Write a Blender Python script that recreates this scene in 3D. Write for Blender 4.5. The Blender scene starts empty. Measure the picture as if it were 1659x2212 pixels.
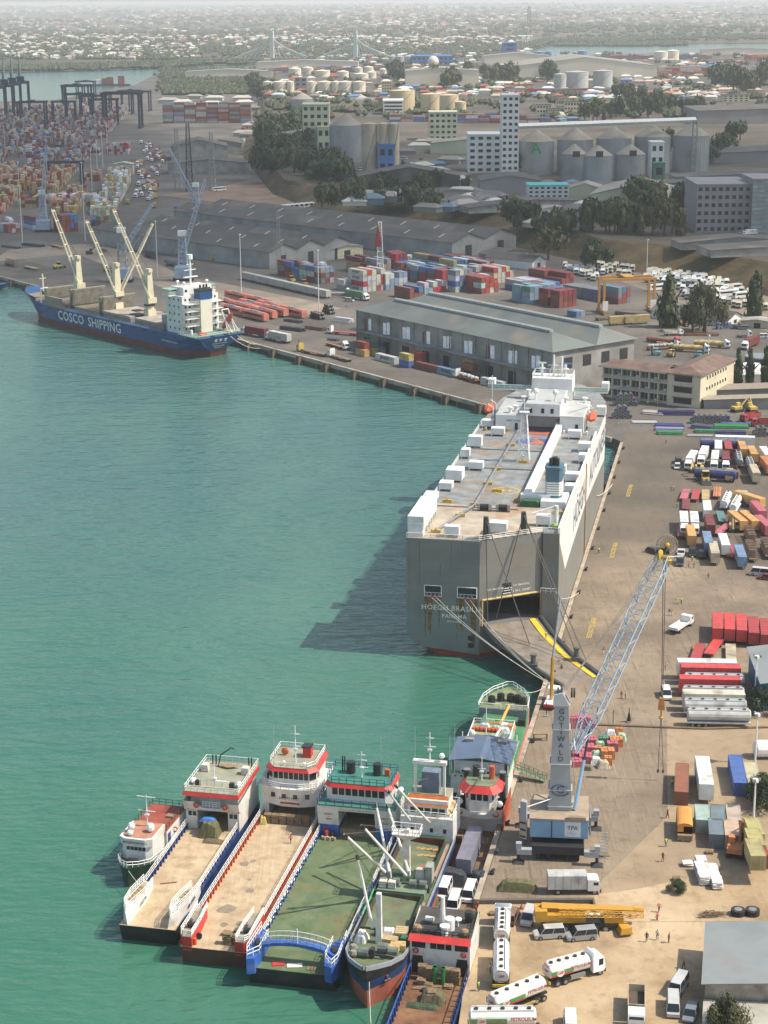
import bpy,bmesh,math,random
from mathutils import Vector,Matrix
R=random.Random(11)
PI=math.pi
S=bpy.context.scene
COL=S.collection
F,H,Y0,ROLL,CX,CY=3820.,137.,5.,math.radians(.35),829.5,1106.
TH=math.atan((CY-Y0)/F)
ct,st,cr,sr=math.cos(TH),math.sin(TH),math.cos(ROLL),math.sin(ROLL)
cam=bpy.data.cameras.new('camera')
camo=bpy.data.objects.new('camera',cam);COL.objects.link(camo)
cam.sensor_fit='VERTICAL';cam.sensor_height=24;cam.lens=24*F/2212
cam.clip_start=1;cam.clip_end=200000
_r0,_u0,_f=Vector((1,0,0)),Vector((0,st,ct)),Vector((0,ct,-st))
_r=cr*_r0-sr*_u0;_u=sr*_r0+cr*_u0
camo.matrix_world=Matrix(((_r.x,_u.x,-_f.x,0),(_r.y,_u.y,-_f.y,0),(_r.z,_u.z,-_f.z,H),(0,0,0,1)))
S.camera=camo
SUN_EL,SUN_AZ=math.radians(52),math.radians(98)
wd=bpy.data.worlds.new('World');S.world=wd;wd.use_nodes=True
nt=wd.node_tree
sky=nt.nodes.new('ShaderNodeTexSky');sky.sky_type='NISHITA';sky.sun_disc=False
sky.sun_elevation=SUN_EL;sky.sun_rotation=SUN_AZ;sky.air_density=1.4;sky.dust_density=1.5;sky.ozone_density=1
bg=nt.nodes['Background'];bg.inputs[1].default_value=.13
nt.links.new(sky.outputs[0],bg.inputs[0])
sl=bpy.data.lights.new('sun','SUN');sl.energy=4.4;sl.angle=math.radians(.5);sl.color=(1,.91,.76)
so=bpy.data.objects.new('sun',sl);COL.objects.link(so)
SUN_DIR=Vector((math.sin(SUN_AZ)*math.cos(SUN_EL),math.cos(SUN_AZ)*math.cos(SUN_EL),math.sin(SUN_EL)))
so.rotation_euler=SUN_DIR.to_track_quat('Z','Y').to_euler();so.location=(200,0,600)
S.view_settings.view_transform='Standard';S.view_settings.look='None'
S.view_settings.exposure=0.35;S.view_settings.gamma=1;S.view_settings.use_curve_mapping=False
S.render.engine='CYCLES'
S.cycles.max_bounces=5;S.cycles.diffuse_bounces=2;S.cycles.glossy_bounces=2;S.cycles.transmission_bounces=2
S.cycles.volume_bounces=1;S.cycles.transparent_max_bounces=8;S.cycles.sample_clamp_indirect=4
S.cycles.use_denoising=True
SURV=dict(a=(0,0,1/3),b=(553,0,1/3),c=(1106,0,1/3),d=(0,246.9,1/3),e=(553,192,1/3),f=(1106,192,1/3),g=(0,438.9,1/3),h=(553,466.3,1/3),i=(1106,493.7,1/3),j=(822.9,768,.3307),k=(1206.9,768,.2725),l=(822.9,1069.8,.2976),m=(1206.9,1124.6,.2725),n=(1042.3,1453.8,.2645),o=(1316.6,1453.8,.2063),p=(219.4,1563.5,.2645),q=(493.7,1563.5,.2645),r=(685.75,1618.4,.2645),s=(685.75,1892.7,.2811),t=(1014.9,1810.4,.3882),u=(252.4,1892.7,.3108),v=(960,1453.8,.1488),w=(1426.4,1289.2,.1402),x=(1398.9,932.6,.1567),y=(1344.1,630.9,.1898),z=(1426.4,1700.7,.1402),D=(0,0,1))
def W(k,x,y,z=3.):
 ox,oy,s=SURV[k]
 a,b=(ox+x*s-CX)/F,-(oy+y*s-CY)/F
 a,b=a*cr+b*sr,-a*sr+b*cr
 d=Vector((a,ct+b*st,-st+b*ct));t=(z-H)/d.z
 return Vector((d.x*t,d.y*t,z))
def WY(k,x,y,Y):
 p=W(k,x,y,0.);q=Vector((0,0,H))
 t=Y/p.y
 return q+(p-q)*t
def ang(p,q):
 return-math.atan2(q.x-p.x,q.y-p.y)
MATS={}
def mat(name,col=None,rough=.6,metal=0.,scale=1.,amt=.25,dirt=None,damt=.0,dscale=.3,bump=0.,bscale=20.,plates=None,wave=None):
 """procedural surface: base colour (None: the object's own colour) varied by noise, with blotches of dirt"""
 if name in MATS:return MATS[name]
 m=bpy.data.materials.new(name);m.use_nodes=True;MATS[name]=m
 n,L=m.node_tree.nodes,m.node_tree.links
 b=n['Principled BSDF'];b.inputs['Roughness'].default_value=rough;b.inputs['Metallic'].default_value=metal
 if col is None:
  c=n.new('ShaderNodeObjectInfo').outputs['Color']
 elif col=='attr':
  a=n.new('ShaderNodeAttribute');a.attribute_name='tint';c=a.outputs['Color']
 else:
  r=n.new('ShaderNodeRGB');r.outputs[0].default_value=(*col,1);c=r.outputs[0]
 geo=n.new('ShaderNodeNewGeometry')
 def noise(sc,det=4):
  t=n.new('ShaderNodeTexNoise');t.inputs['Scale'].default_value=sc;t.inputs['Detail'].default_value=det
  L.new(geo.outputs['Position'],t.inputs['Vector']);return t.outputs['Fac']
 def ramp(f,lo,hi,a,z):
  q=n.new('ShaderNodeMapRange');q.inputs[1].default_value=lo;q.inputs[2].default_value=hi
  q.inputs[3].default_value=a;q.inputs[4].default_value=z;L.new(f,q.inputs[0]);return q.outputs[0]
 def mix(f,a,z,mode='MIX'):
  q=n.new('ShaderNodeMix');q.data_type='RGBA';q.blend_type=mode
  if isinstance(f,float):q.inputs[0].default_value=f
  else:L.new(f,q.inputs[0])
  for s,v in((q.inputs[6],a),(q.inputs[7],z)):
   if isinstance(v,tuple):s.default_value=(*v,1)
   else:L.new(v,s)
  return q.outputs[2]
 if amt:
  v=ramp(noise(scale),.3,.7,1-amt,1+amt*.6)
  cc=n.new('ShaderNodeCombineColor');[L.new(v,cc.inputs[i])for i in range(3)]
  c=mix(1.,c,cc.outputs[0],'MULTIPLY')
 if damt:
  c=mix(ramp(noise(dscale,6),.52,.72,0.,damt),c,dirt)
 if plates:
  tc=n.new('ShaderNodeTexCoord');sx=n.new('ShaderNodeSeparateXYZ');L.new(tc.outputs['Object'],sx.inputs[0]);cx=n.new('ShaderNodeCombineXYZ')
  if plates[0]=='side':
   a_=n.new('ShaderNodeMath');L.new(sx.outputs[0],a_.inputs[0]);L.new(sx.outputs[1],a_.inputs[1]);L.new(a_.outputs[0],cx.inputs[0]);L.new(sx.outputs[2],cx.inputs[1])
  else:L.new(sx.outputs[1],cx.inputs[0]);L.new(sx.outputs[0],cx.inputs[1])
  bk=n.new('ShaderNodeTexBrick');bk.inputs['Scale'].default_value=1;bk.inputs['Brick Width'].default_value=plates[1];bk.inputs['Row Height'].default_value=plates[2];bk.inputs['Mortar Size'].default_value=.05
  bk.inputs['Color1'].default_value=(1,1,1,1);bk.inputs['Color2'].default_value=(1-plates[3]*.5,)*3+(1,);bk.inputs['Mortar'].default_value=(1-plates[3],)*3+(1,)
  L.new(cx.outputs[0],bk.inputs['Vector']);c=mix(1.,c,bk.outputs['Color'],'MULTIPLY')
 if wave:
  w=n.new('ShaderNodeTexWave');w.bands_direction=wave[0];w.inputs['Scale'].default_value=wave[1]
  tc=n.new('ShaderNodeTexCoord');L.new(tc.outputs['Object'],w.inputs['Vector'])
  bp=n.new('ShaderNodeBump');bp.inputs['Strength'].default_value=wave[2];bp.inputs['Distance'].default_value=.1
  L.new(w.outputs['Fac'],bp.inputs['Height']);L.new(bp.outputs[0],b.inputs['Normal'])
 elif bump:
  bp=n.new('ShaderNodeBump');bp.inputs['Strength'].default_value=bump;bp.inputs['Distance'].default_value=.2
  L.new(noise(bscale),bp.inputs['Height']);L.new(bp.outputs[0],b.inputs['Normal'])
 L.new(c,b.inputs['Base Color'])
 return m
GRIME=(.12,.095,.07)
PAINT=mat('worn_paint',None,.5,0,.6,.16,GRIME,.6,.35)
CLEANP=mat('car_paint',None,.3,0,.6,.06,GRIME,.2,.5)
RUSTP=mat('rusty_paint',None,.65,0,.7,.22,(.2,.09,.04),.75,.25)
CLOTH=mat('cloth',None,.9,0,2.,.2,GRIME,.2,1,.4,3)
SHEET=mat('sheet_roof',None,.55,0,.12,.22,(.16,.12,.09),.5,.06,wave=('X',2.2,.35))
VCOL=mat('mixed_colours','attr',.65,0,.3,.15)
GLASS=mat('dark_glass',(.02,.028,.035),.12,0,.5,.2)
TYRE=mat('tyre_rubber',(.02,.02,.02),.85,0,3,.2,(.15,.12,.09),.4,1.5)
STEEL=mat('grey_steel',(.3,.31,.32),.45,.4,.8,.2,(.15,.08,.05),.4,.5)
DARK=mat('dark_steel',(.035,.036,.04),.6,.2,.8,.25)
WOOD=mat('pallet_wood',(.3,.21,.12),.85,0,3,.35,(.12,.09,.06),.4,1.2)
WHITE=mat('white_paint',(.78,.77,.73),.5,0,.4,.08,(.35,.24,.15),.4,.22)
RAIL=mat('rail_paint',(.75,.75,.72),.5,0,.5,.1)
CONC=mat('concrete',(.36,.32,.26),.9,0,.25,.25,(.14,.12,.1),.6,.12,.3,6)
BUFF=mat('lettering_white',(.75,.73,.68),.6,0,1,.05)
class MB:
 def __init__(s):s.v=[];s.f=[];s.mi=[];s.c=[];s.cur=0;s.col=None;s.M=None
 def add(s,vs,fs):
  o=len(s.v)
  if s.M is not None:vs=[s.M@Vector(p)for p in vs]
  s.v.extend([tuple(p)for p in vs])
  for f in fs:
   s.f.append([i+o for i in f]);s.mi.append(s.cur)
   if s.col is not None:s.c.append(s.col)
  return s
 def box(s,x0,x1,y0,y1,z0,z1,tx=0,ty=0):
  return s.add([(x0,y0,z0),(x1,y0,z0),(x1,y1,z0),(x0,y1,z0),(x0+tx,y0+ty,z1),(x1-tx,y0+ty,z1),(x1-tx,y1-ty,z1),(x0+tx,y1-ty,z1)],[(3,2,1,0),(4,5,6,7),(0,1,5,4),(1,2,6,5),(2,3,7,6),(3,0,4,7)])
 def obox(s,c,size,rz=0):
  a,b,h=size[0]/2,size[1]/2,size[2];co,si=math.cos(rz),math.sin(rz)
  q=[(c[0]+x*co-y*si,c[1]+x*si+y*co)for x,y in((-a,-b),(a,-b),(a,b),(-a,b))]
  return s.prism(q,c[2],c[2]+h)
 def prism(s,poly,z0,z1,top=None):
  n=len(poly);t=top or poly
  return s.add([(*p,z0)for p in poly]+[(*p,z1)for p in t],[tuple(range(n-1,-1,-1)),tuple(range(n,2*n))]+[(i,(i+1)%n,n+(i+1)%n,n+i)for i in range(n)])
 def ext(s,prof,axis,a,b):
  n=len(prof)
  P=(lambda u,z,t:(t,u,z))if axis=='x' else(lambda u,z,t:(u,t,z))
  return s.add([P(u,z,a)for u,z in prof]+[P(u,z,b)for u,z in prof],[tuple(range(n-1,-1,-1)),tuple(range(n,2*n))]+[(i,(i+1)%n,n+(i+1)%n,n+i)for i in range(n)])
 def T(s,p,q,r,n=5,r2=None):
  p,q=Vector(p),Vector(q);d=q-p
  if d.length<1e-6:return s
  e=d.orthogonal().normalized();g=d.normalized().cross(e);r2=r if r2 is None else r2
  k=[(math.cos(2*PI*i/n+PI/4),math.sin(2*PI*i/n+PI/4))for i in range(n)]
  return s.add([p+e*a*r+g*b*r for a,b in k]+[q+e*a*r2+g*b*r2 for a,b in k],[tuple(range(n-1,-1,-1)),tuple(range(n,2*n))]+[(i,(i+1)%n,n+(i+1)%n,n+i)for i in range(n)])
 def cyl(s,x,y,z0,z1,r,n=12,r2=None):return s.T((x,y,z0),(x,y,z1),r,n,r2)
 def line(s,pts,r,n=4,closed=False):
  for a,b in zip(pts,pts[1:]+([pts[0]]if closed else[])):s.T(a,b,r,n)
  return s
 def loft(s,rings,cap=True,closed=True):
  n=len(rings[0]);vs=[p for r in rings for p in r];fs=[]
  for j in range(len(rings)-1):
   for i in range(n if closed else n-1):
    k=(i+1)%n
    fs.append((j*n+i,j*n+k,(j+1)*n+k,(j+1)*n+i))
  if cap:fs+=[tuple(range(n-1,-1,-1)),tuple(range((len(rings)-1)*n,len(rings)*n))]
  return s.add(vs,fs)
 def ball(s,c,rx,ry=None,rz=None,n=8,m=5):
  ry=ry or rx;rz=rz or rx
  rings=[[(c[0]+rx*math.sin(PI*j/m)*math.cos(2*PI*i/n),c[1]+ry*math.sin(PI*j/m)*math.sin(2*PI*i/n),c[2]-rz*math.cos(PI*j/m))for i in range(n)]for j in range(1,m)]
  return s.loft(rings)
 def quad(s,*p):return s.add(p,[tuple(range(len(p)))])
 def rail(s,pts,h=1.1,r=.045,step=1.6,bars=2):
  for a,b in zip(pts,pts[1:]):
   a,b=Vector(a),Vector(b);k=max(1,round((b-a).length/step))
   for i in range(bars):s.T(a+Vector((0,0,h*(i+1)/bars)),b+Vector((0,0,h*(i+1)/bars)),r,4)
   for i in range(k+1):
    p=a.lerp(b,i/k);s.T(p,p+Vector((0,0,h)),r,4)
  return s
 def lattice(s,p,q,w,w2=None,bays=8,r=.1,rd=None):
  p,q=Vector(p),Vector(q);d=(q-p).normalized();w2=w if w2 is None else w2;rd=rd or r*.6
  e=Vector((0,0,1)).cross(d)if abs(d.z)<.95 else Vector((1,0,0));e.normalize();g=d.cross(e)
  C=lambda t,i:p.lerp(q,t)+(e*(1,-1,-1,1)[i]+g*(1,1,-1,-1)[i])*(w+(w2-w)*t)/2
  for i in range(4):s.T(C(0,i),C(1,i),r,4)
  for k in range(bays):
   a,b=k/bays,(k+1)/bays
   for i in range(4):
    j=(i+1)%4
    s.T(C(a,i),C(b,j)if k%2 else C(b,j),rd,3);s.T(C(b,i),C(b,j),rd,3)
  return s
 def mesh(s,name,mats,smooth=False):
  me=bpy.data.meshes.new(name);me.from_pydata(s.v,[],s.f)
  ms=mats if isinstance(mats,(list,tuple))else[mats]
  for m in ms:me.materials.append(m)
  if len(ms)>1:me.polygons.foreach_set('material_index',s.mi)
  if s.c:
   ca=me.color_attributes.new('tint','FLOAT_COLOR','CORNER');buf=[]
   for p,c in zip(s.f,s.c):buf+=[*c,1.]*len(p)
   ca.data.foreach_set('color',buf)
  if smooth:me.polygons.foreach_set('use_smooth',[True]*len(me.polygons))
  me.update();return me
 def B(s,name,mats,parent=None,loc=None,rz=0,color=None,smooth=False,kind=None):
  return place(s.mesh(name,mats,smooth),name,parent,loc,rz,color,kind)
def place(me,name,parent=None,loc=None,rz=0,color=None,kind=None,scale=None):
 o=bpy.data.objects.new(name,me);COL.objects.link(o)
 if parent:o.parent=parent
 if loc is not None:o.location=loc
 if rz:o.rotation_euler=(0,0,rz)
 if color is not None:o.color=(*color[:3],1)
 if scale:o.scale=scale
 if kind:o['kind']=kind
 return o
def tag(o,label,cat,group=None):
 o['label']=label;o['category']=cat
 if group:o['group']=group
 return o
def thing(name,label,cat,loc=(0,0,0),rz=0,group=None):
 o=bpy.data.objects.new(name,None);COL.objects.link(o);o.location=loc;o.rotation_euler=(0,0,rz);o.empty_display_size=.2
 return tag(o,label,cat,group)
def kids(o):return[c for c in o.children]
def dup(root,loc,rz=None,label=None,group=None,colors=None,scale=None):
 """a copy of a thing with copies of its parts and sub-parts; colors: {part name: colour}"""
 r=root.copy();COL.objects.link(r);r.location=loc
 if rz is not None:r.rotation_euler=(0,0,rz)
 if label:r['label']=label
 if group:r['group']=group
 if scale:r.scale=scale if isinstance(scale,tuple)else(scale,)*3
 def walk(src,dst):
  for ch in list(src.children):
   c=ch.copy();COL.objects.link(c);c.parent=dst
   k=ch.name.split('.')[0]
   if colors and k in colors:c.color=(*colors[k],1)
   walk(ch,c)
 if colors and root.type=='MESH' and 'self' in colors:r.color=(*colors['self'],1)
 walk(root,r);return r
def parts(root,name,color):
 for c in root.children:
  if c.name.split('.')[0]==name:c.color=(*color,1)
TXT={}
def text(body,size,parent,loc,right,up,material,name='lettering',align='CENTER',space=1.):
 cu=bpy.data.curves.new(name,'FONT');cu.body=body;cu.size=size;cu.align_x=align;cu.align_y='CENTER';cu.extrude=.008
 cu.offset=size*.014;cu.space_character=space;cu.resolution_u=2;cu.materials.append(material)
 key=(body,size,align,space,material.name)
 if key not in TXT:
  t=bpy.data.objects.new('t',cu);COL.objects.link(t);me=bpy.data.meshes.new_from_object(t);me.name=name;bpy.data.objects.remove(t)
  me.materials.clear();me.materials.append(material);TXT[key]=me
 o=bpy.data.objects.new(name,TXT[key]);COL.objects.link(o);o.parent=parent
 x=Vector(right).normalized();y=Vector(up);y=(y-x*y.dot(x)).normalized();z=x.cross(y)
 o.matrix_local=Matrix(((x.x,y.x,z.x,loc[0]),(x.y,y.y,z.y,loc[1]),(x.z,y.z,z.z,loc[2]),(0,0,0,1)))
 return o
ORD=['first','second','third','fourth','fifth','sixth','seventh','eighth','ninth','tenth','eleventh','twelfth','thirteenth','fourteenth','fifteenth','sixteenth','seventeenth','eighteenth','nineteenth','twentieth','twenty-first','twenty-second','twenty-third','twenty-fourth','twenty-fifth','twenty-sixth','twenty-seventh','twenty-eighth','twenty-ninth','thirtieth']
for t_ in('thirty','forty','fifty'):ORD+=[t_+'-'+o for o in ORD[:9]]+[{'thirty':'fortieth','forty':'fiftieth','fifty':'sixtieth'}[t_]]
# SETTING: water, land, quays, haze, clouds
def ground_mat(name,stops,nscale,dark=None,dscale=.05,damt=.6,tracks=None,rough=.92,bump=.15,joints=None,asphalt=None):
 m=bpy.data.materials.new(name);m.use_nodes=True
 n,L=m.node_tree.nodes,m.node_tree.links;b=n['Principled BSDF'];b.inputs['Roughness'].default_value=rough
 b.inputs['Specular IOR Level'].default_value=.25
 geo=n.new('ShaderNodeNewGeometry')
 def noise(sc,det=6,stretch=None,rot=0,off=0):
  t=n.new('ShaderNodeTexNoise');t.inputs['Scale'].default_value=sc;t.inputs['Detail'].default_value=det;t.inputs['Roughness'].default_value=.62
  mp=n.new('ShaderNodeMapping');mp.inputs['Rotation'].default_value=(0,0,rot);mp.inputs['Scale'].default_value=stretch or(1,1,1);mp.inputs['Location'].default_value=(off,off,0)
  L.new(geo.outputs['Position'],mp.inputs[0]);L.new(mp.outputs[0],t.inputs['Vector']);return t.outputs['Fac']
 r=n.new('ShaderNodeValToRGB');L.new(noise(nscale),r.inputs[0]);e=r.color_ramp.elements
 e[0].position,e[0].color=stops[0][0],(*stops[0][1],1);e[1].position,e[1].color=stops[-1][0],(*stops[-1][1],1)
 for p,c in stops[1:-1]:q=e.new(p);q.color=(*c,1)
 c=r.outputs[0]
 def mixin(c,f,lo,hi,amt,col):
  q=n.new('ShaderNodeMapRange');q.inputs[1].default_value=lo;q.inputs[2].default_value=hi;q.inputs[4].default_value=amt;L.new(f,q.inputs[0])
  x=n.new('ShaderNodeMix');x.data_type='RGBA';L.new(q.outputs[0],x.inputs[0]);L.new(c,x.inputs[6]);x.inputs[7].default_value=(*col,1);return x.outputs[2]
 if dark:c=mixin(c,noise(dscale,8,None,0,31),.5,.68,damt,dark)
 for(sc,stretch,rot,lo,hi,amt,col)in tracks or[]:c=mixin(c,noise(sc,5,stretch,rot,7),lo,hi,amt,col)
 if joints:
  sx,rot,col=joints
  mp=n.new('ShaderNodeMapping');mp.inputs['Rotation'].default_value=(0,0,rot);L.new(geo.outputs['Position'],mp.inputs[0])
  bk=n.new('ShaderNodeTexBrick');bk.offset=0;bk.inputs['Scale'].default_value=1;bk.inputs['Mortar Size'].default_value=.045;bk.inputs['Brick Width'].default_value=sx;bk.inputs['Row Height'].default_value=sx
  L.new(mp.outputs[0],bk.inputs['Vector'])
  x=n.new('ShaderNodeMix');x.data_type='RGBA';mu=n.new('ShaderNodeMath');mu.operation='MULTIPLY';mu.inputs[1].default_value=.55
  L.new(bk.outputs['Fac'],mu.inputs[0]);L.new(mu.outputs[0],x.inputs[0]);L.new(c,x.inputs[6]);x.inputs[7].default_value=(*col,1);c=x.outputs[2]
 c=mixin(c,noise(.55,9,None,0,3),.52,.66,.32,tuple(v*.55 for v in stops[0][1]));c=mixin(c,noise(1.7,7,None,0,51),.58,.7,.3,tuple(v*1.25 for v in stops[-1][1]))
 if asphalt:
  sp_=n.new('ShaderNodeSeparateXYZ');L.new(geo.outputs['Position'],sp_.inputs[0]);q1=n.new('ShaderNodeMath');q1.operation='MULTIPLY_ADD';L.new(sp_.outputs[0],q1.inputs[0]);q1.inputs[1].default_value=-.2;L.new(sp_.outputs[1],q1.inputs[2])
  q2=n.new('ShaderNodeMath');q2.operation='MULTIPLY_ADD';L.new(noise(.03,7,None,0,17),q2.inputs[0]);q2.inputs[1].default_value=140.;L.new(q1.outputs[0],q2.inputs[2]);c=mixin(c,q2.outputs[0],asphalt[0],asphalt[1],.68,asphalt[2])
 L.new(c,b.inputs['Base Color'])
 bp=n.new('ShaderNodeBump');bp.inputs['Strength'].default_value=bump;L.new(noise(2.5),bp.inputs['Height']);L.new(bp.outputs[0],b.inputs['Normal'])
 return m
QA=math.radians(11.7)
APRON=ground_mat('apron_ground',[(.3,(.17,.13,.095)),(.5,(.25,.195,.14)),(.7,(.33,.26,.185))],.035,(.075,.065,.055),.022,.75,[(.5,(3,.12,1),QA,.55,.72,.6,(.085,.07,.058)),(1.2,(2.5,.08,1),QA+.25,.58,.75,.5,(.42,.34,.25)),(.25,(1,1,1),0,.62,.7,.35,(.1,.085,.07))],joints=(18.,QA,(.1,.08,.06)),asphalt=(445,500,(.085,.077,.068)))
DIRT=ground_mat('dirt_ground',[(.3,(.3,.21,.12)),(.5,(.42,.31,.19)),(.7,(.52,.4,.26))],.06,(.2,.14,.085),.09,.6,[(.6,(3,.12,1),-.5,.58,.76,.4,(.25,.18,.11)),(.9,(2.6,.1,1),.5,.6,.78,.35,(.56,.45,.31))])
YARD=ground_mat('yard_ground',[(.3,(.085,.077,.07)),(.5,(.13,.118,.104)),(.7,(.19,.17,.145))],.02,(.05,.046,.044),.012,.6,[(.3,(2.5,.15,1),-.6,.58,.76,.45,(.22,.195,.165))])
BANK=ground_mat('bank_grass',[(.3,(.05,.042,.02)),(.5,(.11,.078,.038)),(.7,(.19,.135,.075))],.05,(.035,.045,.018),.04,.8,bump=.6)
TOWN=ground_mat('town_ground',[(.3,(.06,.052,.042)),(.5,(.12,.1,.08)),(.7,(.18,.155,.12))],.012,(.045,.05,.028),.006,.85)
FAR=ground_mat('far_ground',[(.3,(.06,.056,.034)),(.5,(.13,.105,.068)),(.7,(.26,.19,.125))],.0016,(.035,.045,.024),.0035,.8,[(.02,(1,1,1),0,.52,.66,.7,(.04,.046,.026))])
wm=bpy.data.materials.new('harbour_water');wm.use_nodes=True
n,L=wm.node_tree.nodes,wm.node_tree.links;b=n['Principled BSDF']
b.inputs['Roughness'].default_value=.1;b.inputs['IOR'].default_value=1.33;b.inputs['Specular IOR Level'].default_value=.6
geo=n.new('ShaderNodeNewGeometry')
def wnoise(sc,det,stretch=(1,1,1),rot=0.):
 mp=n.new('ShaderNodeMapping');mp.inputs['Scale'].default_value=stretch;mp.inputs['Rotation'].default_value=(0,0,rot);L.new(geo.outputs['Position'],mp.inputs[0])
 t=n.new('ShaderNodeTexNoise');t.inputs['Scale'].default_value=sc;t.inputs['Detail'].default_value=det;L.new(mp.outputs[0],t.inputs['Vector']);return t.outputs['Fac']
sep=n.new('ShaderNodeSeparateXYZ');L.new(geo.outputs['Position'],sep.inputs[0])
ma=n.new('ShaderNodeMath');ma.operation='MULTIPLY_ADD';L.new(wnoise(.012,5),ma.inputs[0]);ma.inputs[1].default_value=330.;L.new(sep.outputs[1],ma.inputs[2])
rp=n.new('ShaderNodeMapRange');rp.inputs[1].default_value=420;rp.inputs[2].default_value=660;L.new(ma.outputs[0],rp.inputs[0])
mx=n.new('ShaderNodeMix');mx.data_type='RGBA';L.new(rp.outputs[0],mx.inputs[0]);mx.inputs[6].default_value=(.04,.145,.094,1);mx.inputs[7].default_value=(.045,.128,.118,1)
rq=n.new('ShaderNodeMapRange');rq.inputs[1].default_value=.45;rq.inputs[2].default_value=.75;rq.inputs[4].default_value=.6;L.new(wnoise(.02,6,(1,.5,1),.3),rq.inputs[0])
mz=n.new('ShaderNodeMix');mz.data_type='RGBA';L.new(rq.outputs[0],mz.inputs[0]);L.new(mx.outputs[2],mz.inputs[6]);mz.inputs[7].default_value=(.085,.2,.135,1)
fo=n.new('ShaderNodeMapRange');fo.inputs[1].default_value=.74;fo.inputs[2].default_value=.8;fo.inputs[4].default_value=.5;L.new(wnoise(.5,3,(1,2.2,1),.2),fo.inputs[0])
mf=n.new('ShaderNodeMix');mf.data_type='RGBA';L.new(fo.outputs[0],mf.inputs[0]);L.new(mz.outputs[2],mf.inputs[6]);mf.inputs[7].default_value=(.3,.42,.36,1)
L.new(mf.outputs[2],b.inputs['Base Color'])
ad=n.new('ShaderNodeMath');ad.operation='ADD';L.new(wnoise(.32,4,(.7,1.6,1),-.25),ad.inputs[0])
m2=n.new('ShaderNodeMath');m2.operation='MULTIPLY';m2.inputs[1].default_value=1.6;L.new(wnoise(.09,3,(.6,1.5,1),-.4),m2.inputs[0]);L.new(m2.outputs[0],ad.inputs[1])
bp=n.new('ShaderNodeBump');bp.inputs['Strength'].default_value=.45;bp.inputs['Distance'].default_value=1.3;L.new(ad.outputs[0],bp.inputs['Height']);L.new(bp.outputs[0],b.inputs['Normal'])
MB().quad((-6000,20,0),(6000,20,0),(6000,9000,0),(-6000,9000,0)).B('water',wm,kind='structure')
cornr=W('D',1322,945);bq0=W('D',0,596);bqd=(cornr-bq0).normalized();bqL=cornr-bqd*900
qe=W('D',1346,956);q1=W('D',1069,1837);qd=(q1-qe).normalized()
qs=q1+qd*((q1.y-247.)/-qd.y)
shore=[W('D',*p)for p in((-160,222),(0,219),(120,216),(225,195),(292,184),(353,151),(480,146),(560,145),(830,141),(1000,132),(1180,122),(1300,117),(1659,111),(1900,108))]
def flat(name,pts,z,m,skirt=None):
 mb=MB();P=[(p[0],p[1])for p in pts]
 if skirt is None:mb.add([(*p,z)for p in P],[tuple(range(len(P)))])
 else:mb.prism(P,skirt,z)
 o=mb.B(name,m,kind='structure')
 if o.data.polygons[0].normal.z<0 and skirt is None:o.data.flip_normals()
 return o
flat('port_ground',[bqL,cornr,qe,qs,(32,247),(32,240),(3000,240),(3000,3000)]+[p for p in reversed(shore)],3.,YARD,-4)
low=[(13.3,243),(9.7,212.6),(3.,150),(60,60),(400,60),(400,239.99),(32.01,239.99),(31.99,246.99),(qs.x+.01,246.99)]
flat('dirt_ground',low,2.3,DIRT,-4)
MB().add([(32.02,240.01,3.004),(400,240.01,3.004),(400,236.5,2.304),(31.9,236.5,2.304)],[(0,3,2,1)]).B('dirt_ramp',DIRT,kind='structure')
apr=[qe+Vector((-.5,-3,0)),qs+Vector((.3,.6,0)),Vector((120,247.6,0)),Vector((190,360,0)),Vector((150,545,0)),Vector((96,566,0)),W('D',1345,940)]
flat('apron',apr,3.008,APRON)
flat('apron_of_the_back_quay',[bqL+Vector((2,3,0)),cornr+Vector((-2,5,0)),cornr+Vector((8,30,0)),bqL+Vector((30,36,0))],3.006,ground_mat('back_apron_ground',[(.3,(.09,.082,.074)),(.5,(.135,.12,.104)),(.7,(.19,.165,.135))],.03,(.06,.055,.05),.03,.6))
flat('sandy_ground',[W('g',-60,380),W('g',500,330),W('g',860,470),W('g',1180,600),W('g',1480,740),W('h',330,640),W('h',560,600),W('h',330,545),W('h',-300,420),W('g',1200,480),W('g',900,330),W('g',600,260),W('g',60,300)],3.012,ground_mat('sandy_ground',[(.3,(.21,.17,.13)),(.6,(.32,.26,.2))],.03,(.14,.115,.09),.05,.6))
flat('dirt_lot',[W('d',1010,520),W('e',200,790),W('e',640,810),W('e',560,690),W('e',300,600),W('e',0,580),W('d',1300,500)],3.014,ground_mat('lot_ground',[(.3,(.2,.14,.1)),(.6,(.31,.21,.145))],.04,(.13,.1,.07),.05,.6))
flat('truck_park_ground',[W('i',330,260),W('i',600,250),W('i',1659,430),W('i',1750,700),W('i',1000,450),W('i',700,340)],3.01,ground_mat('park_ground',[(.3,(.16,.13,.1)),(.6,(.25,.2,.155))],.04,(.11,.09,.075),.05,.6))
flat('dirt_yard',[W('o',600,470),W('o',1800,430),W('o',2400,900),W('t',1800,330),W('t',900,345),W('t',640,330),W('o',610,1500)],3.016,ground_mat('yard_dirt',[(.3,(.27,.2,.13)),(.6,(.37,.28,.185))],.05,(.2,.15,.1),.09,.5,[(.6,(3,.1,1),.3,.58,.76,.4,(.2,.15,.105))]))
flat('dirt_strip',[(32.3,240.05),(400,240.05),(400,263),(70,263),(40,250.5),(32.3,248.5)],3.02,DIRT)
ZP=14.
top=[W('D',*p,ZP)for p in((575,214),(572,250),(556,320),(615,388),(740,408),(920,434),(1106,462),(1300,516),(1469,532),(1659,566),(2000,640))]
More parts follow.
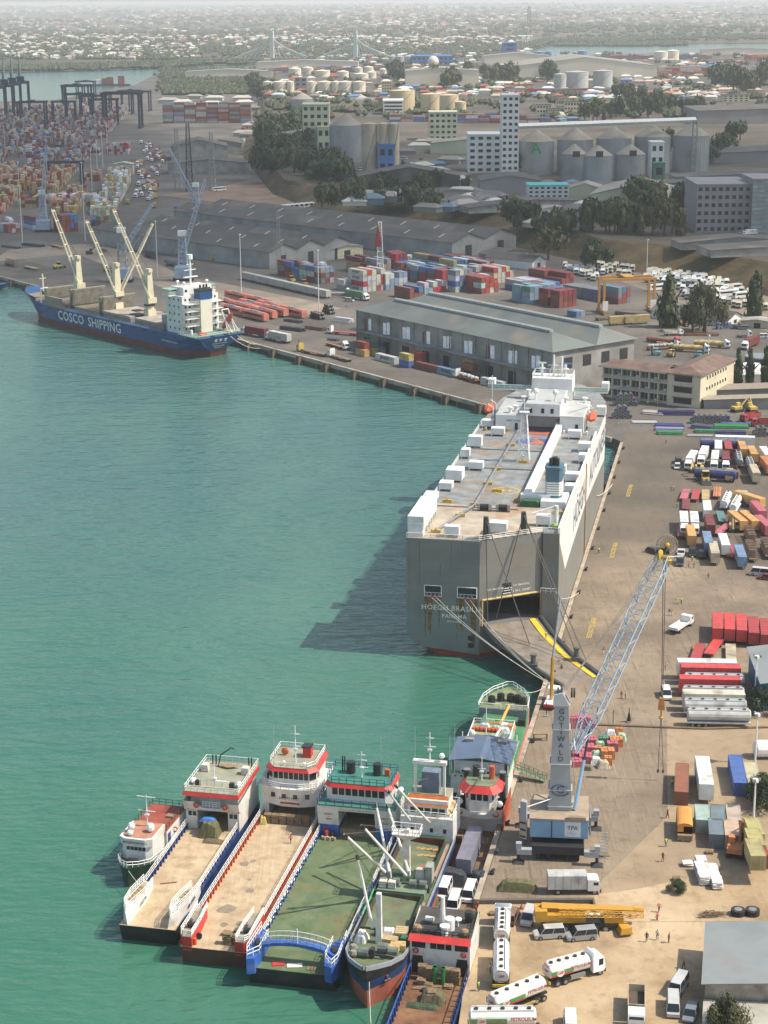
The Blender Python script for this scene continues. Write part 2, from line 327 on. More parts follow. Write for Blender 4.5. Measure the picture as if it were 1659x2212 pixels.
bas=[W('D',*p,3)for p in((560,214),(548,252),(520,335),(590,420),(700,462),(910,486),(1100,530),(1290,574),(1469,602),(1659,640),(2000,730))]
mb=MB();k=6
for i in range(len(top)-1):
 for sgm in range(k):
  ring=[]
  for j in range(7):
   a=top[i].lerp(top[i+1],sgm/k).lerp(bas[i].lerp(bas[i+1],sgm/k),j/6);c=top[i].lerp(top[i+1],(sgm+1)/k).lerp(bas[i].lerp(bas[i+1],(sgm+1)/k),j/6)
   w=(lambda p,j:p+Vector((0,0,(0 if j in(0,6)else 1)*(math.sin(p.x*.11)*.7+math.sin(p.y*.083+p.x*.04)*.8))))
   ring.append((w(a,j),w(c,j)))
  for j in range(6):mb.quad(ring[j][0],ring[j+1][0],ring[j+1][1],ring[j][1])
bk=mb.B('bank_terrain',BANK,kind='structure')
flat('plateau_ground',top+[Vector((3000,800,0)),Vector((3000,2900,0)),W('D',1659,124),W('D',1180,138),W('D',830,156),W('D',600,165)],ZP+.01,TOWN)
mb=MB();bq=[W('D',600,165,ZP),W('D',830,156,ZP),W('D',1180,138,ZP),W('D',1659,124,ZP)];be=[p*1.02 for p in bq]
mb.add([(*p.xy,ZP)for p in bq]+[(*p.xy,3.02)for p in be],[(i,i+1,5+i,4+i)for i in range(3)]).B('plateau_back_slope',BANK,kind='structure')
fsh=[W('D',*p,1.2)for p in((-200,160),(0,156),(200,152),(365,147),(430,141),(560,138.5),(700,136.5),(830,133),(1000,122),(1130,112),(1184,97.5),(1330,98),(1400,94.5),(1659,93),(1900,92))]
mb=MB();cols=[]
NR=26
def far_z(x,y):
 d=math.hypot(x,y);t=max(0,min(1,(d-5500)/24000));t=t*t*(3-2*t)
 bump=10*math.sin(x*.0009+1)+8*math.sin(y*.0011)+7*math.sin(x*.0021+y*.0007)
 return 1.2+t*92+bump*min(1,max(0,(d-4500)/4000))*.8+max(0,min(1,(d-4300)/600))*5
for p in fsh:
 col=[]
 for j in range(NR):
  q=p*(1+9.*(j/(NR-1))**2.2);q=Vector((q.x,q.y,1.2 if j==0 else far_z(q.x,q.y)));col.append(q)
 cols.append(col)
fine=[]
for i in range(len(cols)-1):
 for s_ in range(4):fine.append([cols[i][j].lerp(cols[i+1][j],s_/4)if j else cols[i][j].lerp(cols[i+1][j],s_/4)for j in range(NR)])
fine.append(cols[-1])
for c in fine:
 for j in range(1,NR):c[j].z=far_z(c[j].x,c[j].y)
mb.add([p for c in fine for p in c],[(i*NR+j,(i+1)*NR+j,(i+1)*NR+j+1,i*NR+j+1)for i in range(len(fine)-1)for j in range(NR-1)])
mb.B('far_shore_terrain',FAR,kind='structure',smooth=True)
hm=bpy.data.materials.new('haze');hm.use_nodes=True;hn=hm.node_tree;hn.nodes.remove(hn.nodes['Principled BSDF'])
pv=hn.nodes.new('ShaderNodeVolumePrincipled');pv.inputs['Color'].default_value=(.93,.95,.98,1);pv.inputs['Density'].default_value=6.5e-5;pv.inputs['Anisotropy'].default_value=0.
hn.links.new(pv.outputs[0],hn.nodes['Material Output'].inputs['Volume'])
MB().box(-48000,48000,-60,64000,-6,178).B('haze',hm,kind='stuff')
cm=bpy.data.materials.new('cloud_vapour');cm.use_nodes=True;cn=cm.node_tree;cn.nodes.remove(cn.nodes['Principled BSDF'])
cv=cn.nodes.new('ShaderNodeVolumePrincipled');cv.inputs['Color'].default_value=(.97,.97,.97,1);cv.inputs['Density'].default_value=.0125;cv.inputs['Anisotropy'].default_value=.5
cn.links.new(cv.outputs[0],cn.nodes['Material Output'].inputs['Volume'])
CH=900.;off=SUN_DIR*(CH/SUN_DIR.z);sm=lambda t:(lambda u:u*u*(3-2*u))(max(0,min(1,t)))
from mathutils import noise as mnoise
def cover(x,y):
 w_=90*mnoise.noise(Vector((x*.004,y*.004,1)))+40*mnoise.noise(Vector((x*.013,y*.013,5)))
 far=1640+w_*1.4+sm((-150-x)/200)*750
 return sm((y-800+w_)/170)*sm((far-y)/170)*sm((x+900)/200)*sm((1000-x)/200)*(.75+.5*mnoise.noise(Vector((x*.006,y*.006,9))))
NX,NY,ST=52,46,38
g_=[[cover(-940+i*ST,700+j*ST)for i in range(NX)]for j in range(NY)]
mb=MB();vt_=[(-940+i*ST+off.x,700+j*ST+off.y,CH+g_[j][i]*95)for j in range(NY)for i in range(NX)];vb_=[(x,y,CH-(z-CH)*.45-.01)for x,y,z in vt_];nv_=len(vt_)
fc=[]
for j in range(NY-1):
 for i in range(NX-1):
  q=(j*NX+i,j*NX+i+1,(j+1)*NX+i+1,(j+1)*NX+i);fc+=[q,tuple(nv_+k for k in reversed(q))]
rim=[i for i in range(NX)]+[j*NX+NX-1 for j in range(1,NY)]+[(NY-1)*NX+i for i in range(NX-2,-1,-1)]+[j*NX for j in range(NY-2,0,-1)]
fc+=[(rim[k],nv_+rim[k],nv_+rim[(k+1)%len(rim)],rim[(k+1)%len(rim)])for k in range(len(rim))]
mb.add(vt_+vb_,fc);mb.B('cloud',cm,smooth=True,kind='stuff')
# quay furniture of the back quay and the near quay
qn=Vector((bqd.y,-bqd.x,0));qn=qn if qn.dot(Vector((-1,-1,0)))>0 else-qn
FEND=MB().box(-1.3,1.3,0,1.5,-2.2,2.2).B('bearing_block',mat('fender_frame',(.13,.1,.075),.85,0,1.2,.3),None)
qo=bpy.data.objects.new('quay_fender',None);COL.objects.link(qo);FEND.parent=qo
for sx in(-1,1):MB().box(sx*1.1-.25,sx*1.1+.25,1.45,2.,-2.6,1.6).B('timber',mat('fender_timber',(.2,.15,.11),.9,0,2,.3),qo)
pilem=mat('pile_concrete',(.16,.14,.11),.95,0,.6,.3)
MB().add([],[])
bql=(cornr-bq0).length;face=MB();piles=[]
mb=MB();mb.obox((0,0,0),(1,1,1))
qz=-math.atan2(-bqd.y,bqd.x)
fr=Matrix.Translation(bq0.xy.to_3d())@Matrix.Rotation(qz,4,'Z')
q=MB();q.M=fr;sg=1 if(fr.to_3x3()@Vector((0,1,0))).dot(qn)>0 else-1
q.box(-420,bql+.5,*sorted((.02*sg,1.1*sg)),1.6,3.1);q.B('quay_edge_beam',CONC,kind='structure')
def label_run(i,n,what,where):return '%s %s from the %s'%(ORD[i],what,where)
npil=0
for i in range(36):
 s=-60+i*(bql+55)/35
 p=fr@Vector((s,.1*sg,0))
 o=MB().cyl(0,0,-6,1.65,.55,8).B('quay_pile',pilem,None,p+qn*.45)
 tag(o,'round concrete pile, %s along the back quay from the bow end'%ORD[i],'pile','piles under the back quay')
qo_used=False
for i in range(26):
 s=-20+i*(bql+12)/25;p=fr@Vector((s,0,0))+qn*1.2;p.z=1.1
 rz=math.atan2(qn.y,qn.x)-PI/2
 lb='rust-brown fender block on the back quay, %s from its far end'%ORD[i]
 if not qo_used:qo.location=p;qo.rotation_euler=(0,0,rz);tag(qo,lb,'fender','fender blocks on the back quay');qo_used=True
 else:dup(qo,p,rz,lb)
rq_=Vector((qd.y,-qd.x,0));rq_=rq_ if rq_.x<0 else-rq_
nlen=(qs-qe).length;q=MB();q.M=Matrix.Translation(qe.xy.to_3d())@Matrix.Rotation(math.atan2(qd.y,qd.x),4,'Z')
sg2=1 if(q.M.to_3x3()@Vector((0,1,0))).dot(rq_)>0 else-1
q.box(0,nlen,*sorted((.0,.9*sg2)),.9,3.15);q.B('quay_edge_beam',mat('quay_edge',(.4,.33,.25),.9,0,.4,.25,(.15,.11,.08),.6,.3),kind='structure')
bol=MB().cyl(0,0,0,.35,.42,10).cyl(0,0,.3,.62,.24,10).T((0,0,.5),(.5,0,.72),.2,8).B('bollard',DARK)
for i in range(17):
 p=qe.lerp(qs,(i+.5)/17)-rq_*.7;p.z=3.1
 lb='black mooring bollard on the quay edge, %s back from the car carrier bow'%ORD[i]
 if i==0:bol.location=p;tag(bol,lb,'bollard','bollards along the quay edge')
 else:dup(bol,p,.5,lb)
fm=MB()
for k in range(12):
 a,c=2*PI*k/12,2*PI*(k+1)/12
 fm.T((0,math.cos(a)*1.,math.sin(a)*1.),(0,math.cos(c)*1.,math.sin(c)*1.),.42,6)
tf=fm.B('tyre_fender',TYRE)
for i in range(12):
 p=qe.lerp(q1,.02+i*.078)+rq_*1.35;p.z=1.6
 lb='black rubber tyre fender hanging on the near quay wall, %s from the bow'%ORD[i]
 if i==0:tf.location=p;tf.rotation_euler=(0,0,-QA);tag(tf,lb,'fender','tyre fenders on the quay wall')
 else:dup(tf,p,-QA,lb)
for pos,body in((W('m',262,850),'RESTRICTED AREA'),(W('m',437,235),'RESTRICTED AREA'),(W('k',562,1070),'RESTRICTED AREA')):
 dq=-qd
 o=text(body,1.6,None,(pos.x,pos.y,3.03),dq,(-dq.y,dq.x,0),mat('yellow_marking',(.5,.36,.08),.8,0,2,.35),'road_marking','CENTER')
 o['kind']='structure';o['label']='worn yellow lettering painted on the apron'
HO=Vector((20.4,360,0));hs=thing('car_carrier','huge boxy grey and white car carrier ship with its stern ramp lowered to the quay','ship',HO,-QA)
GREY=mat('hull_grey',(.225,.225,.21),.5,0,.12,.16,(.2,.14,.07),.6,.12,plates=('side',9,2.4,.16))
HW=mat('hull_white',(.76,.75,.72),.5,0,.15,.08,(.4,.28,.17),.4,.12,plates=('side',9,2.4,.08))
DECKP=mat('weather_deck',(.25,.265,.265),.75,0,.3,.35,(.3,.18,.09),.75,.13,plates=('top',8,2.2,.22))
HBOX=mat('vent_white',(.74,.74,.72),.55,0,.4,.1,(.36,.23,.13),.35,.35)
ZD=26.5
hull=MB()
hull.ext([(-16,ZD),(-16,6.4),(-15.4,4.4),(-14.3,3.),(-12.4,2.1),(-10,1.7),(0,.9),(0,ZD)],'y',0,22)
hull.prism([(0.001,.5),(12.5,9.5),(12.5,8.7),(16,8.7),(16,22),(0.001,22)],13.0,ZD)
hull.prism([(0.001,.5),(12.5,9.5),(12.5,8.7),(16,8.7),(16,22),(0.001,22)],1.0,7.2)
hull.box(12.4,16,8.7,22,7.2,13.0)
bow=[(16,22),(16,128),(15,142),(12,154),(6.5,164),(0,169),(-6.5,164),(-12,154),(-15,142),(-16,128),(-16,22)]
hull.prism(bow,1.2,ZD)
hull.B('hull',GREY,hs)
MB().prism([(-8.8,.35),(0,.6),(12,9.4),(15.9,8.9),(15.9,128),(12,153),(0,167),(-12,153),(-15.4,128),(-15.4,22),(-12,4)],-2,1.19).B('boot_topping',mat('antifoul_red',(.32,.055,.03),.6,0,.3,.2),hs)
dk=MB();dk.add([(x,y,ZD+.02)for x,y in[(-15.9,.1),(0,.6),(12.4,9.6),(15.9,8.9)]+[(p[0]*.99,p[1])for p in bow[1:-1]]],[tuple(range(13))]);dk.B('weather_deck',DECKP,hs)
MB().add([(-15.8,.3,ZD+.035),(0,.75,ZD+.035),(12.3,9.9,ZD+.035),(12.3,28,ZD+.035),(-15.8,28,ZD+.035)],[(0,1,2,3,4)]).B('rusty_deck_area',mat('rusty_deck',(.42,.36,.28),.8,0,.4,.25,(.34,.17,.07),.85,.16),hs)
MB().box(.4,12.2,9.6,21.9,7.21,7.3).B('car_deck',mat('car_deck_floor',(.12,.11,.1),.9),hs)
dfr=MB();wl=lambda x:.5+x*9/12.5
dfr.T((.5,wl(.5)-.15,7.2),(.5,wl(.5)-.15,13.1),.22,4).T((12.2,wl(12.2)-.15,7.2),(12.2,wl(12.2)-.15,13.1),.22,4).T((.5,wl(.5)-.15,13.1),(12.2,wl(12.2)-.15,13.1),.28,4)
dfr.B('door_frame',mat('door_yellow',(.5,.36,.12),.6,0,.6,.3),hs)
MB().add([(16.03,y,z)for y,z in[(9.,ZD),(9.2,24.5),(22.4,14.2),(30,14.6),(70.5,16),(70.5,16),(128,13.2),(128,ZD)]],[tuple(range(8))]).B('white_topside',HW,hs)
MB().add([(16.03,128,13.2),(15.03,142,13.6),(12.04,154,14),(6.54,164,14.6),(0,169.05,15),(0,169.05,ZD),(6.54,164,ZD),(12.04,154,ZD),(15.03,142,ZD),(16.03,128,ZD)],[(0,1,8,9),(1,2,7,8),(2,3,6,7),(3,4,5,6)]).B('white_bow_side',HW,hs)
MB().box(-16.04,-16.0,6,128,15,ZD).B('white_topside',HW,hs)
MB().box(16.02,16.25,69.8,70.6,3,ZD).B('rubbing_post',mat('rust_streak',(.42,.2,.08),.8,0,.5,.3),hs)
LETB=mat('lettering_slate',(.1,.13,.17),.6,0,.5,.15)
text('HÖEGH',8.,hs,(16.06,54,20.2),(0,1,0),(0,0,1),LETB,space=1.05)
text('AUTOLINERS',8.,hs,(16.06,105,20.2),(0,1,0),(0,0,1),LETB,space=1.02)
text('HÖEGH BRASILIA',1.6,hs,(-6.,-.03,11.1),(1,0,0),(0,0,1),mat('lettering_cream',(.8,.7,.55),.6,0,1,.1),space=1.1)
text('PANAMA',1.25,hs,(-5.5,-.03,9.3),(1,0,0),(0,0,1),BUFF,space=1.1)
text('IMO 9318498',.55,hs,(-5.5,-.03,8.1),(1,0,0),(0,0,1),BUFF)
wd_=Vector((12.5,9,0)).normalized();wn=Vector((wd_.y,-wd_.x,0))
on=lambda t,z:Vector((t,wl(t),z))+wn*.04
text('NO SMOKING',.62,hs,on(3.1,15.2),wd_,(0,0,1),BUFF);text('NO SMOKING',.62,hs,on(8.2,15.4),wd_,(0,0,1),BUFF);text('S.W.L.100MT',.75,hs,on(8.3,14.1),wd_,(0,0,1),BUFF,space=1.1)
for i,(x0,x1)in enumerate(((-12,-8.3),(-4.8,-.6))):
 f_=MB();f_.box(x0,x1,-.05,.0,13.7,16.1);o=f_.B('mooring_port',DARK,hs)
 g_=MB();g_.line([(x0,-.1,13.7),(x1,-.1,13.7),(x1,-.1,16.1),(x0,-.1,16.1)],.1,4,True).T((x0,-.1,14.5),(x1,-.1,14.5),.06,4);g_.B('frame',RAIL,o)
 for k in range(4):MB().box(x0+.4+k*.85,x0+.85+k*.85,-.16,-.05,13.75,14.3).B('roller',STEEL,o)
f_=MB();f_.add([on(t,z)for t,z in((4.4,13.9),(6.2,13.9),(6.2,16.2),(4.4,16.2))],[(0,1,2,3)]);f_.B('pilot_port',DARK,hs)
f_=MB();[f_.T(on(4.3,z),on(6.3,z),.07,4)for z in(13.9,14.5,15)];f_.B('port_rail_frame',RAIL,hs)
MB().ball((-1.8,-.05,4.6),.7,.12,.7).B('fairlead',DARK,hs);MB().ball((-1.8,-.05,2.9),.7,.12,.7).B('fairlead',DARK,hs)
MB().rail([(-15.9,.15,ZD),(-.3,.15,ZD),(12.4,9.3,ZD),(15.8,9,ZD)],1.2,.06,1.8,3).B('stern_rail_frame',RAIL,hs)
MB().rail([(-15.9,30,ZD),(-15.9,110,ZD)],1.2,.06,2.5,3).B('side_rail_frame',RAIL,hs)
MB().box(15.6,16,9.2,100,ZD,ZD+1.3).B('bulwark',HW,hs)
for x0,x1,z0,z1 in((-11.6,-10.2,5,13.4),(-4.6,-3.2,6,13.5),(-2.2,-.4,2.2,13.4),(-13.2,-13.05,15,26),(-8.7,-8.5,18,21),(-12,-11.6,4,13.6),(-5,-4.8,3,13.6),(-9,-8.6,6,13.5),(-15.4,-15.3,10,26),(-6.2,-6.1,19,26),(-3.9,-3.8,21,26)):
 pts=[(x0,z1),(x1,z1),(x1-(x1-x0)*.3,z0),(x0+(x1-x0)*.35,z0+1)]
 MB().add([(x,-.012,z)for x,z in pts],[(0,3,2,1)]).B('rust_stain',mat('rust_stain',(.2,.12,.05),.8,0,1.5,.6),hs)
HI=Matrix.Translation(HO)@Matrix.Rotation(-QA,4,'Z');HI=HI.inverted()
hl=lambda k,x,y,z:HI@W(k,x,y,z)
for x0,x1,yt,yb,dp in((658,735,412,475,4),(717,805,462,528,4),(569,658,512,605,4),(522,578,600,675,4),(571,667,683,752,4),(421,531,705,828,7),(377,465,802,887,5),(275,360,920,965,7),(1219,1306,480,548,4),(1286,1372,543,633,5),(1289,1335,635,707,5),(1113,1207,706,780,4),(1200,1292,742,830,5),(1200,1260,820,905,5),(412,511,1098,1188,3.2),(705,822,1075,1170,4.5),(1395,1468,322,400,4),(1012,1105,1030,1118,3.5)):
 a=hl('j',x0,yb,ZD);b_=hl('j',x1,yb,ZD);w_=b_.x-a.x;px=(x1-x0)*.3307/w_;hgt=(yb-yt)*.3307/px*.86
 dp2=dp*.62
 if x0 in(421,377,275,1200,1286):hgt*=.8
 v=MB().box(-w_/2,w_/2,0,dp2,.55 if w_<5 else 1.,max(1.9,hgt)).B('vent_house',HBOX,hs,(a.x+w_/2,a.y,ZD))
 lg=MB();[lg.box(sx*(w_/2-.2)-.12,sx*(w_/2-.2)+.12,yy-.12,yy+.12,0,1.)for sx in(-1,1)for yy in(.2,dp2-.2)];lg.B('support_frame',HBOX,v)
v=MB().box(-15.9,-12.4,1.,17.5,1.6+ZD,4.6+ZD).B('vent_house',HBOX,hs)
MB().box(-15.8,-12.6,.9,3.8,ZD,ZD+3.).B('vent_house',HBOX,hs)
for y in(6,9,12,15,17):MB().box(-12.7,-12.45,y,y+.3,ZD,ZD+1.6).B('leg',HBOX,v)
MB().box(5.,6.6,33,104,ZD,ZD+2.2).box(4.6,6.9,103,108,ZD,ZD+2.3).B('casing',HBOX,hs)
MB().box(4.6,11.4,31,33.2,ZD,ZD+2.3).B('casing',HBOX,hs)
gr=MB();gr.ext([(4.8,ZD),(4.8,ZD+1.),(5.5,ZD+1.5),(8.5,ZD+1.5),(9.2,ZD+1.),(9.2,ZD)],'y',28.4,30.6);gr.B('tarpaulin_bundle',mat('green_tarp',(.03,.12,.05),.8,0,2,.35),hs)
pp=MB().line([(-10.4,4.5,ZD+.6),(-5.4,25,ZD+.7),(-5.2,25,ZD+.7),(-4.8,102,ZD+.7)],.32,7);pp.B('deck_pipe',STEEL,hs)
YEL=mat('safety_yellow',(.62,.4,.05),.6,0,1,.2,(.2,.12,.06),.4,.8)
for x,y in((-10.4,4.8),(-7.2,18),(-5.3,27.5),(-5.1,46),(-5.,60),(-4.9,85),(-4.9,102),(-12,29),(-2,40),(4,33),(0.5,68),(14,24)):
 b_=MB().box(-1.1,1.1,-.25,.25,0,.75).T((0,0,0),(0,0,1.2),.14,5).B('pipe_saddle',YEL,hs,(x,y,ZD))
for y in(25.5,61,80):MB().box(-14,4.8,y,y+.35,ZD,ZD+.3).B('deck_girder',STEEL,hs)
for k,(x,y)in enumerate(((-2.6,24),(1.6,24.2))):
 wv=MB().box(-1.6,1.6,-.8,.8,0,.3).B('winch',DARK,hs,(x,y,ZD))
 for sx in(-1.3,1.3):MB().box(sx-.3,sx+.3,-.8,.8,.3,1.7).B('winch_frame',STEEL,wv)
 MB().T((-1,0,1),(1,0,1),.62,10).B('drum',DARK,wv)
def ring(cx,cy,r0,r1,z,n=30,a0=0,a1=2*PI):
 v=[];
 for i in range(n+1):
  a=a0+(a1-a0)*i/n;v+=[(cx+r0*math.cos(a),cy+r0*math.sin(a),z),(cx+r1*math.cos(a),cy+r1*math.sin(a),z)]
 return MB().add(v,[(2*i,2*i+1,2*i+3,2*i+2)for i in range(n)])
HY=mat('heli_yellow',(.55,.36,.05),.8,0,1.5,.35,(.36,.37,.36),.5,.8)
ring(0,41.6,2.75,3.35,ZD+.05).B('helicopter_circle',HY,hs)
text('H',3.4,hs,(0,41.6,ZD+.05),(1,0,0),(0,1,0),HY,'helicopter_letter')
FB=mat('flag_blue',(.05,.1,.3),.8,0,1.5,.3,(.36,.37,.36),.4,.5);FR=mat('flag_red',(.5,.13,.06),.8,0,1.5,.3,(.4,.36,.3),.4,.5)
for y0,m,pts in((0,FB,[(-4.2,88),(4.2,88),(4.2,94),(1.6,94),(-2.5,94),(-4.2,92)]),(0,FB,[(-3,98.5),(4.3,98.5),(4.3,104),(-3.6,104)])):
 MB().add([(x,y,ZD+.05)for x,y in pts],[tuple(range(len(pts)))]).B('deck_emblem',m,hs)
for pts in([(-.6,88.2),(3.8,88.2),(2.6,91.5),(1,93.5)],[(-2,99),(3.8,99),(3.9,103.8),(1.5,101),(-2.6,103.8)],[(-1,95.5),(1.6,95.5),(1.8,97),(-.8,97)]):
 MB().add([(x,y,ZD+.07)for x,y in pts],[tuple(range(len(pts)))]).B('deck_emblem',FR,hs)
lm=MB();b0,t0=(.4,70,ZD),(.4,70,ZD+12.5)
cs=[(-1.5,-1.2),(1.5,-1.2),(1.5,1.2),(-1.5,1.2)];cv=lambda i,t:Vector((.4+cs[i][0]*(1-.62*t),70+cs[i][1]*(1-.62*t),ZD+12.5*t))
for i in range(4):
 lm.T(cv(i,0),cv(i,1),.13,4)
 for k in range(6):lm.T(cv(i,k/6),cv((i+1)%4,(k+1)/6),.075,3);lm.T(cv((i+1)%4,k/6),cv(i,(k+1)/6),.075,3);lm.T(cv(i,(k+1)/6),cv((i+1)%4,(k+1)/6),.085,3)
lm.box(-.8,1.6,69.2,70.8,ZD+12.5,ZD+12.7).T((-1.2,70,ZD+13.6),(2,70,ZD+13.6),.07,4).T((.4,70,ZD+12.5),(.4,70,ZD+15.5),.1,4);lm.B('signal_mast_lattice',RAIL,hs)
fb=mat('funnel_blue',(.07,.16,.22),.5,0,.6,.12)
fn=lambda x,y,a,b,z:[(x+a*s1,y+b*s2,z)for s1,s2 in((-.7,-1),(.7,-1),(1,-.6),(1,.6),(.7,1),(-.7,1),(-1,.6),(-1,-.6))]
fo_=MB().loft([fn(12,34,1.9,2.6,ZD),fn(12,34,1.9,2.6,ZD+8.6)]).B('funnel',fb,hs)
for k in range(6):MB().loft([fn(12,34,1.94,2.64,ZD+2.2+k*.55),fn(12,34,1.94,2.64,ZD+2.6+k*.55)]).B('white_band',RAIL,fo_)
MB().loft([fn(12,34,2.05,2.75,ZD+8.2),fn(12,34,2.05,2.75,ZD+8.8)]).B('funnel_rim',fb,fo_)
for dx,dy,r in((0,.3,.75),(-.8,-.9,.4),(.8,-.9,.4)):MB().cyl(12+dx,34+dy,ZD+8.8,ZD+10.6,r,10).B('exhaust_pipe',DARK,fo_)
MB().box(9.5,15.2,28.5,37,ZD,ZD+1.6).B('funnel_base',HBOX,hs)
GD=mat('ramp_gallows',(.07,.07,.065),.7,0,.8,.3)
for x,y in((1.,3.2),(8.4,8.4)):
 MB().add([(x-.7,y-1.4,ZD),(x+.7,y-1.4,ZD),(x+.7,y+1.8,ZD),(x-.7,y+1.8,ZD),(x-.45,y-2.2,ZD+5.2),(x+.45,y-2.2,ZD+5.2),(x+.45,y-1.2,ZD+5.2),(x-.45,y-1.2,ZD+5.2)],[(3,2,1,0),(4,5,6,7),(0,1,5,4),(1,2,6,5),(2,3,7,6),(3,0,4,7)]).B('ramp_post',GD,hs)
cb=mat('wire_cable',(.14,.13,.12),.6,.3)
for a,b_ in(((1,1.2,ZD+4.8),(11.5,-4,5.4)),((1,1.2,ZD+4.8),(2.2,-2,7.6)),((8.4,6.4,ZD+4.8),(21.6,-6.5,5.4)),((8.4,6.4,ZD+4.8),(3.5,1.,9)),((8.4,6.4,ZD+4.8),(24,-9.5,5.))):
 MB().T(a,b_,.11,5).B('ramp_stay',cb,hs)
MB().T((9.5,13,ZD+3),(14.6,14.5,ZD+4.6),.22,6).cyl(14.6,14.5,ZD,ZD+4.7,.5,8).B('provision_crane',HBOX,hs)
MB().ball((14.6,12.4,ZD+.7),.8,.8,.7).B('green_drum',mat('drum_green',(.3,.45,.1),.6),hs)
su=MB().box(-11.2,-3.4,101.5,124,ZD,ZD+4.4).box(5.9,12.2,102.5,124,ZD,ZD+4.4).box(-3.4,5.9,108,124,ZD,ZD+4.4).B('deckhouse',HW,hs)
MB().box(-3.3,5.95,101.6,124.01,ZD+4.42,ZD+7.6).B('deckhouse',HW,hs)
MB().box(-3.2,5.85,101.7,121,ZD+7.62,ZD+7.7).B('house_top',mat('house_top',(.42,.43,.43),.7,0,.3,.15),hs)
for a,b_ in((-11.1,-3.5),(6.,12.1)):MB().box(a,b_,102,123.9,ZD+4.42,ZD+4.5).B('house_top',mat('house_top',None),hs)
br=MB().box(-4,7.2,121,128.5,ZD+4.42,ZD+10.6).B('bridge_house',HW,hs)
for sx,a in((-1,-4),(1,7.2)):
 w_=12.3 if sx<0 else 9.6
 wg=MB().box(*sorted((a+.01*sx,a+sx*w_)),122.5,127,ZD+6.6,ZD+7.).B('bridge_wing',HW,hs)
 MB().box(*sorted((a+.3*sx,a+sx*w_)),122.5,122.6,ZD+7.0,ZD+8.2).B('windscreen',mat('pale_glass',(.35,.5,.45),.3),wg)
 MB().box(*sorted((a+sx*(w_-1.7),a+sx*(w_+.2))),123,126,ZD+7.01,ZD+9.4).B('wing_cab',HW,wg)
 MB().rail([(a,122.4,ZD+7),(a+sx*w_,122.4,ZD+7),(a+sx*w_,127,ZD+7)],1.2,.06,1.6).B('rail_frame',RAIL,wg)
MB().rail([(-3.9,121.1,ZD+10.6),(7.1,121.1,ZD+10.6),(7.1,128.3,ZD+10.6),(-3.9,128.3,ZD+10.6),(-3.9,121.1,ZD+10.6)],1.2,.06,1.4).B('rail_frame',RAIL,hs)
ms_=MB().cyl(1.6,125,ZD+10.6,ZD+16.5,.28,6).line([(0,125,ZD+13.6),(3.2,125,ZD+13.6)],.12,4).line([(.2,125,ZD+10.6),(1.6,125,ZD+14.4),(3,125,ZD+10.6)],.12,4);ms_.B('radar_mast',RAIL,hs)
for x,rr in((-1.6,1.1),(4.9,1.6)):
 p_=MB().cyl(x,125,ZD+10.6,ZD+14,.4,6).cyl(x,125,ZD+12.6,ZD+12.8,.9,8).B('radar_post',RAIL,hs)
 MB().box(x-rr,x+rr,124.8,125.2,ZD+14,ZD+14.35).B('radar_bar',RAIL if rr<1.5 else mat('radar_blue',(.1,.25,.5),.5),p_)
MB().cyl(3.9,124.4,ZD+10.6,ZD+16.2,.3,6).B('exhaust_post',RAIL,hs)
for x,y in((-1.2,107),(4.2,106)):MB().cyl(x,y,ZD+7.7,ZD+9.4,.3,6,.15).ball((x,y,ZD+10.1),.8).B('radome',RAIL,hs)
for x,y,z in((-6.4,106,4.5),(-3.7,112,7.7),(-5.8,118,4.5),(11,119,4.5),(7.2,104,7.7),(-7.6,104,4.5)):MB().cyl(x,y,ZD+z,ZD+z+1.3,.45,8).cyl(x,y,ZD+z+1.3,ZD+z+1.6,.75,8).B('mushroom_vent',RAIL,hs)
for x in(-2.2,1,3.5):MB().box(x,x+.8,101.52,101.6,ZD+5.2,ZD+6.5).B('window',GLASS,hs)
for x in(-8.5,-6,7.4,10):MB().box(x,x+.8,101.42 if x<0 else 102.4,101.5 if x<0 else 102.5,ZD+.4,ZD+2.3).B('door',GLASS if x in(-6,10)else HBOX,hs)
text('SAFETY IS FIRST',.6,hs,(-6.2,101.45,ZD+2.9),(1,0,0),(0,0,1),LETB)
ORG=mat('lifeboat_orange',(.55,.1,.04),.5,0,1,.15)
for i,(x,y)in enumerate(((-14.6,113),(13.9,108))):
 rings=[[(x+1.35*f_*math.cos(a),y+t_,ZD+3.4+1.2*f_*math.sin(a))for a in[2*PI*k/8 for k in range(8)]]for t_,f_ in((-4,.15),(-3.2,.7),(-1.5,1),(1.5,1),(3.2,.7),(4,.15))]
 lb_=MB().loft(rings).B('lifeboat',ORG,hs,smooth=False);tag(lb_,'x','lifeboat')if False else None
 dv=MB()
 for t_ in(-2.6,2.6):
  dv.T((x+(1.6 if x<0 else-1.6),y+t_,ZD),(x+(1.3 if x<0 else-1.3),y+t_,ZD+4.4),.2,5).T((x+(1.3 if x<0 else-1.3),y+t_,ZD+4.4),(x,y+t_,ZD+5.2),.17,5)
 dv.B('davit_frame',RAIL,hs)
MB().T((13,116,ZD+4.4),(9.8,106,ZD+7.4),.18,5).B('boom',RAIL,hs);MB().cyl(-15,121,ZD,ZD+11,.12,5).B('flag_staff',RAIL,hs)
for x in range(-14,15,3):
 if abs(x)>6:MB().box(x,x+.5,100.5,101.3,ZD,ZD+.9).B('deck_locker',HBOX if x%2 else YEL,hs)
RP=mat('ramp_plate',(.23,.19,.15),.85,0,.5,.25,(.1,.08,.06),.6,.35)
RG=mat('ramp_grey',(.12,.125,.12),.7,0,.5,.25)
rl=[((.8,1.2,7.25),(12.3,8.4,7.25)),((3.6,-2.3,5.9),(15.6,2.3,5.9)),((11.6,-11.5,4.2),(20.6,-5.2,4.2)),((20.4,-20.6,3.04),(27.3,-13.2,3.04))]
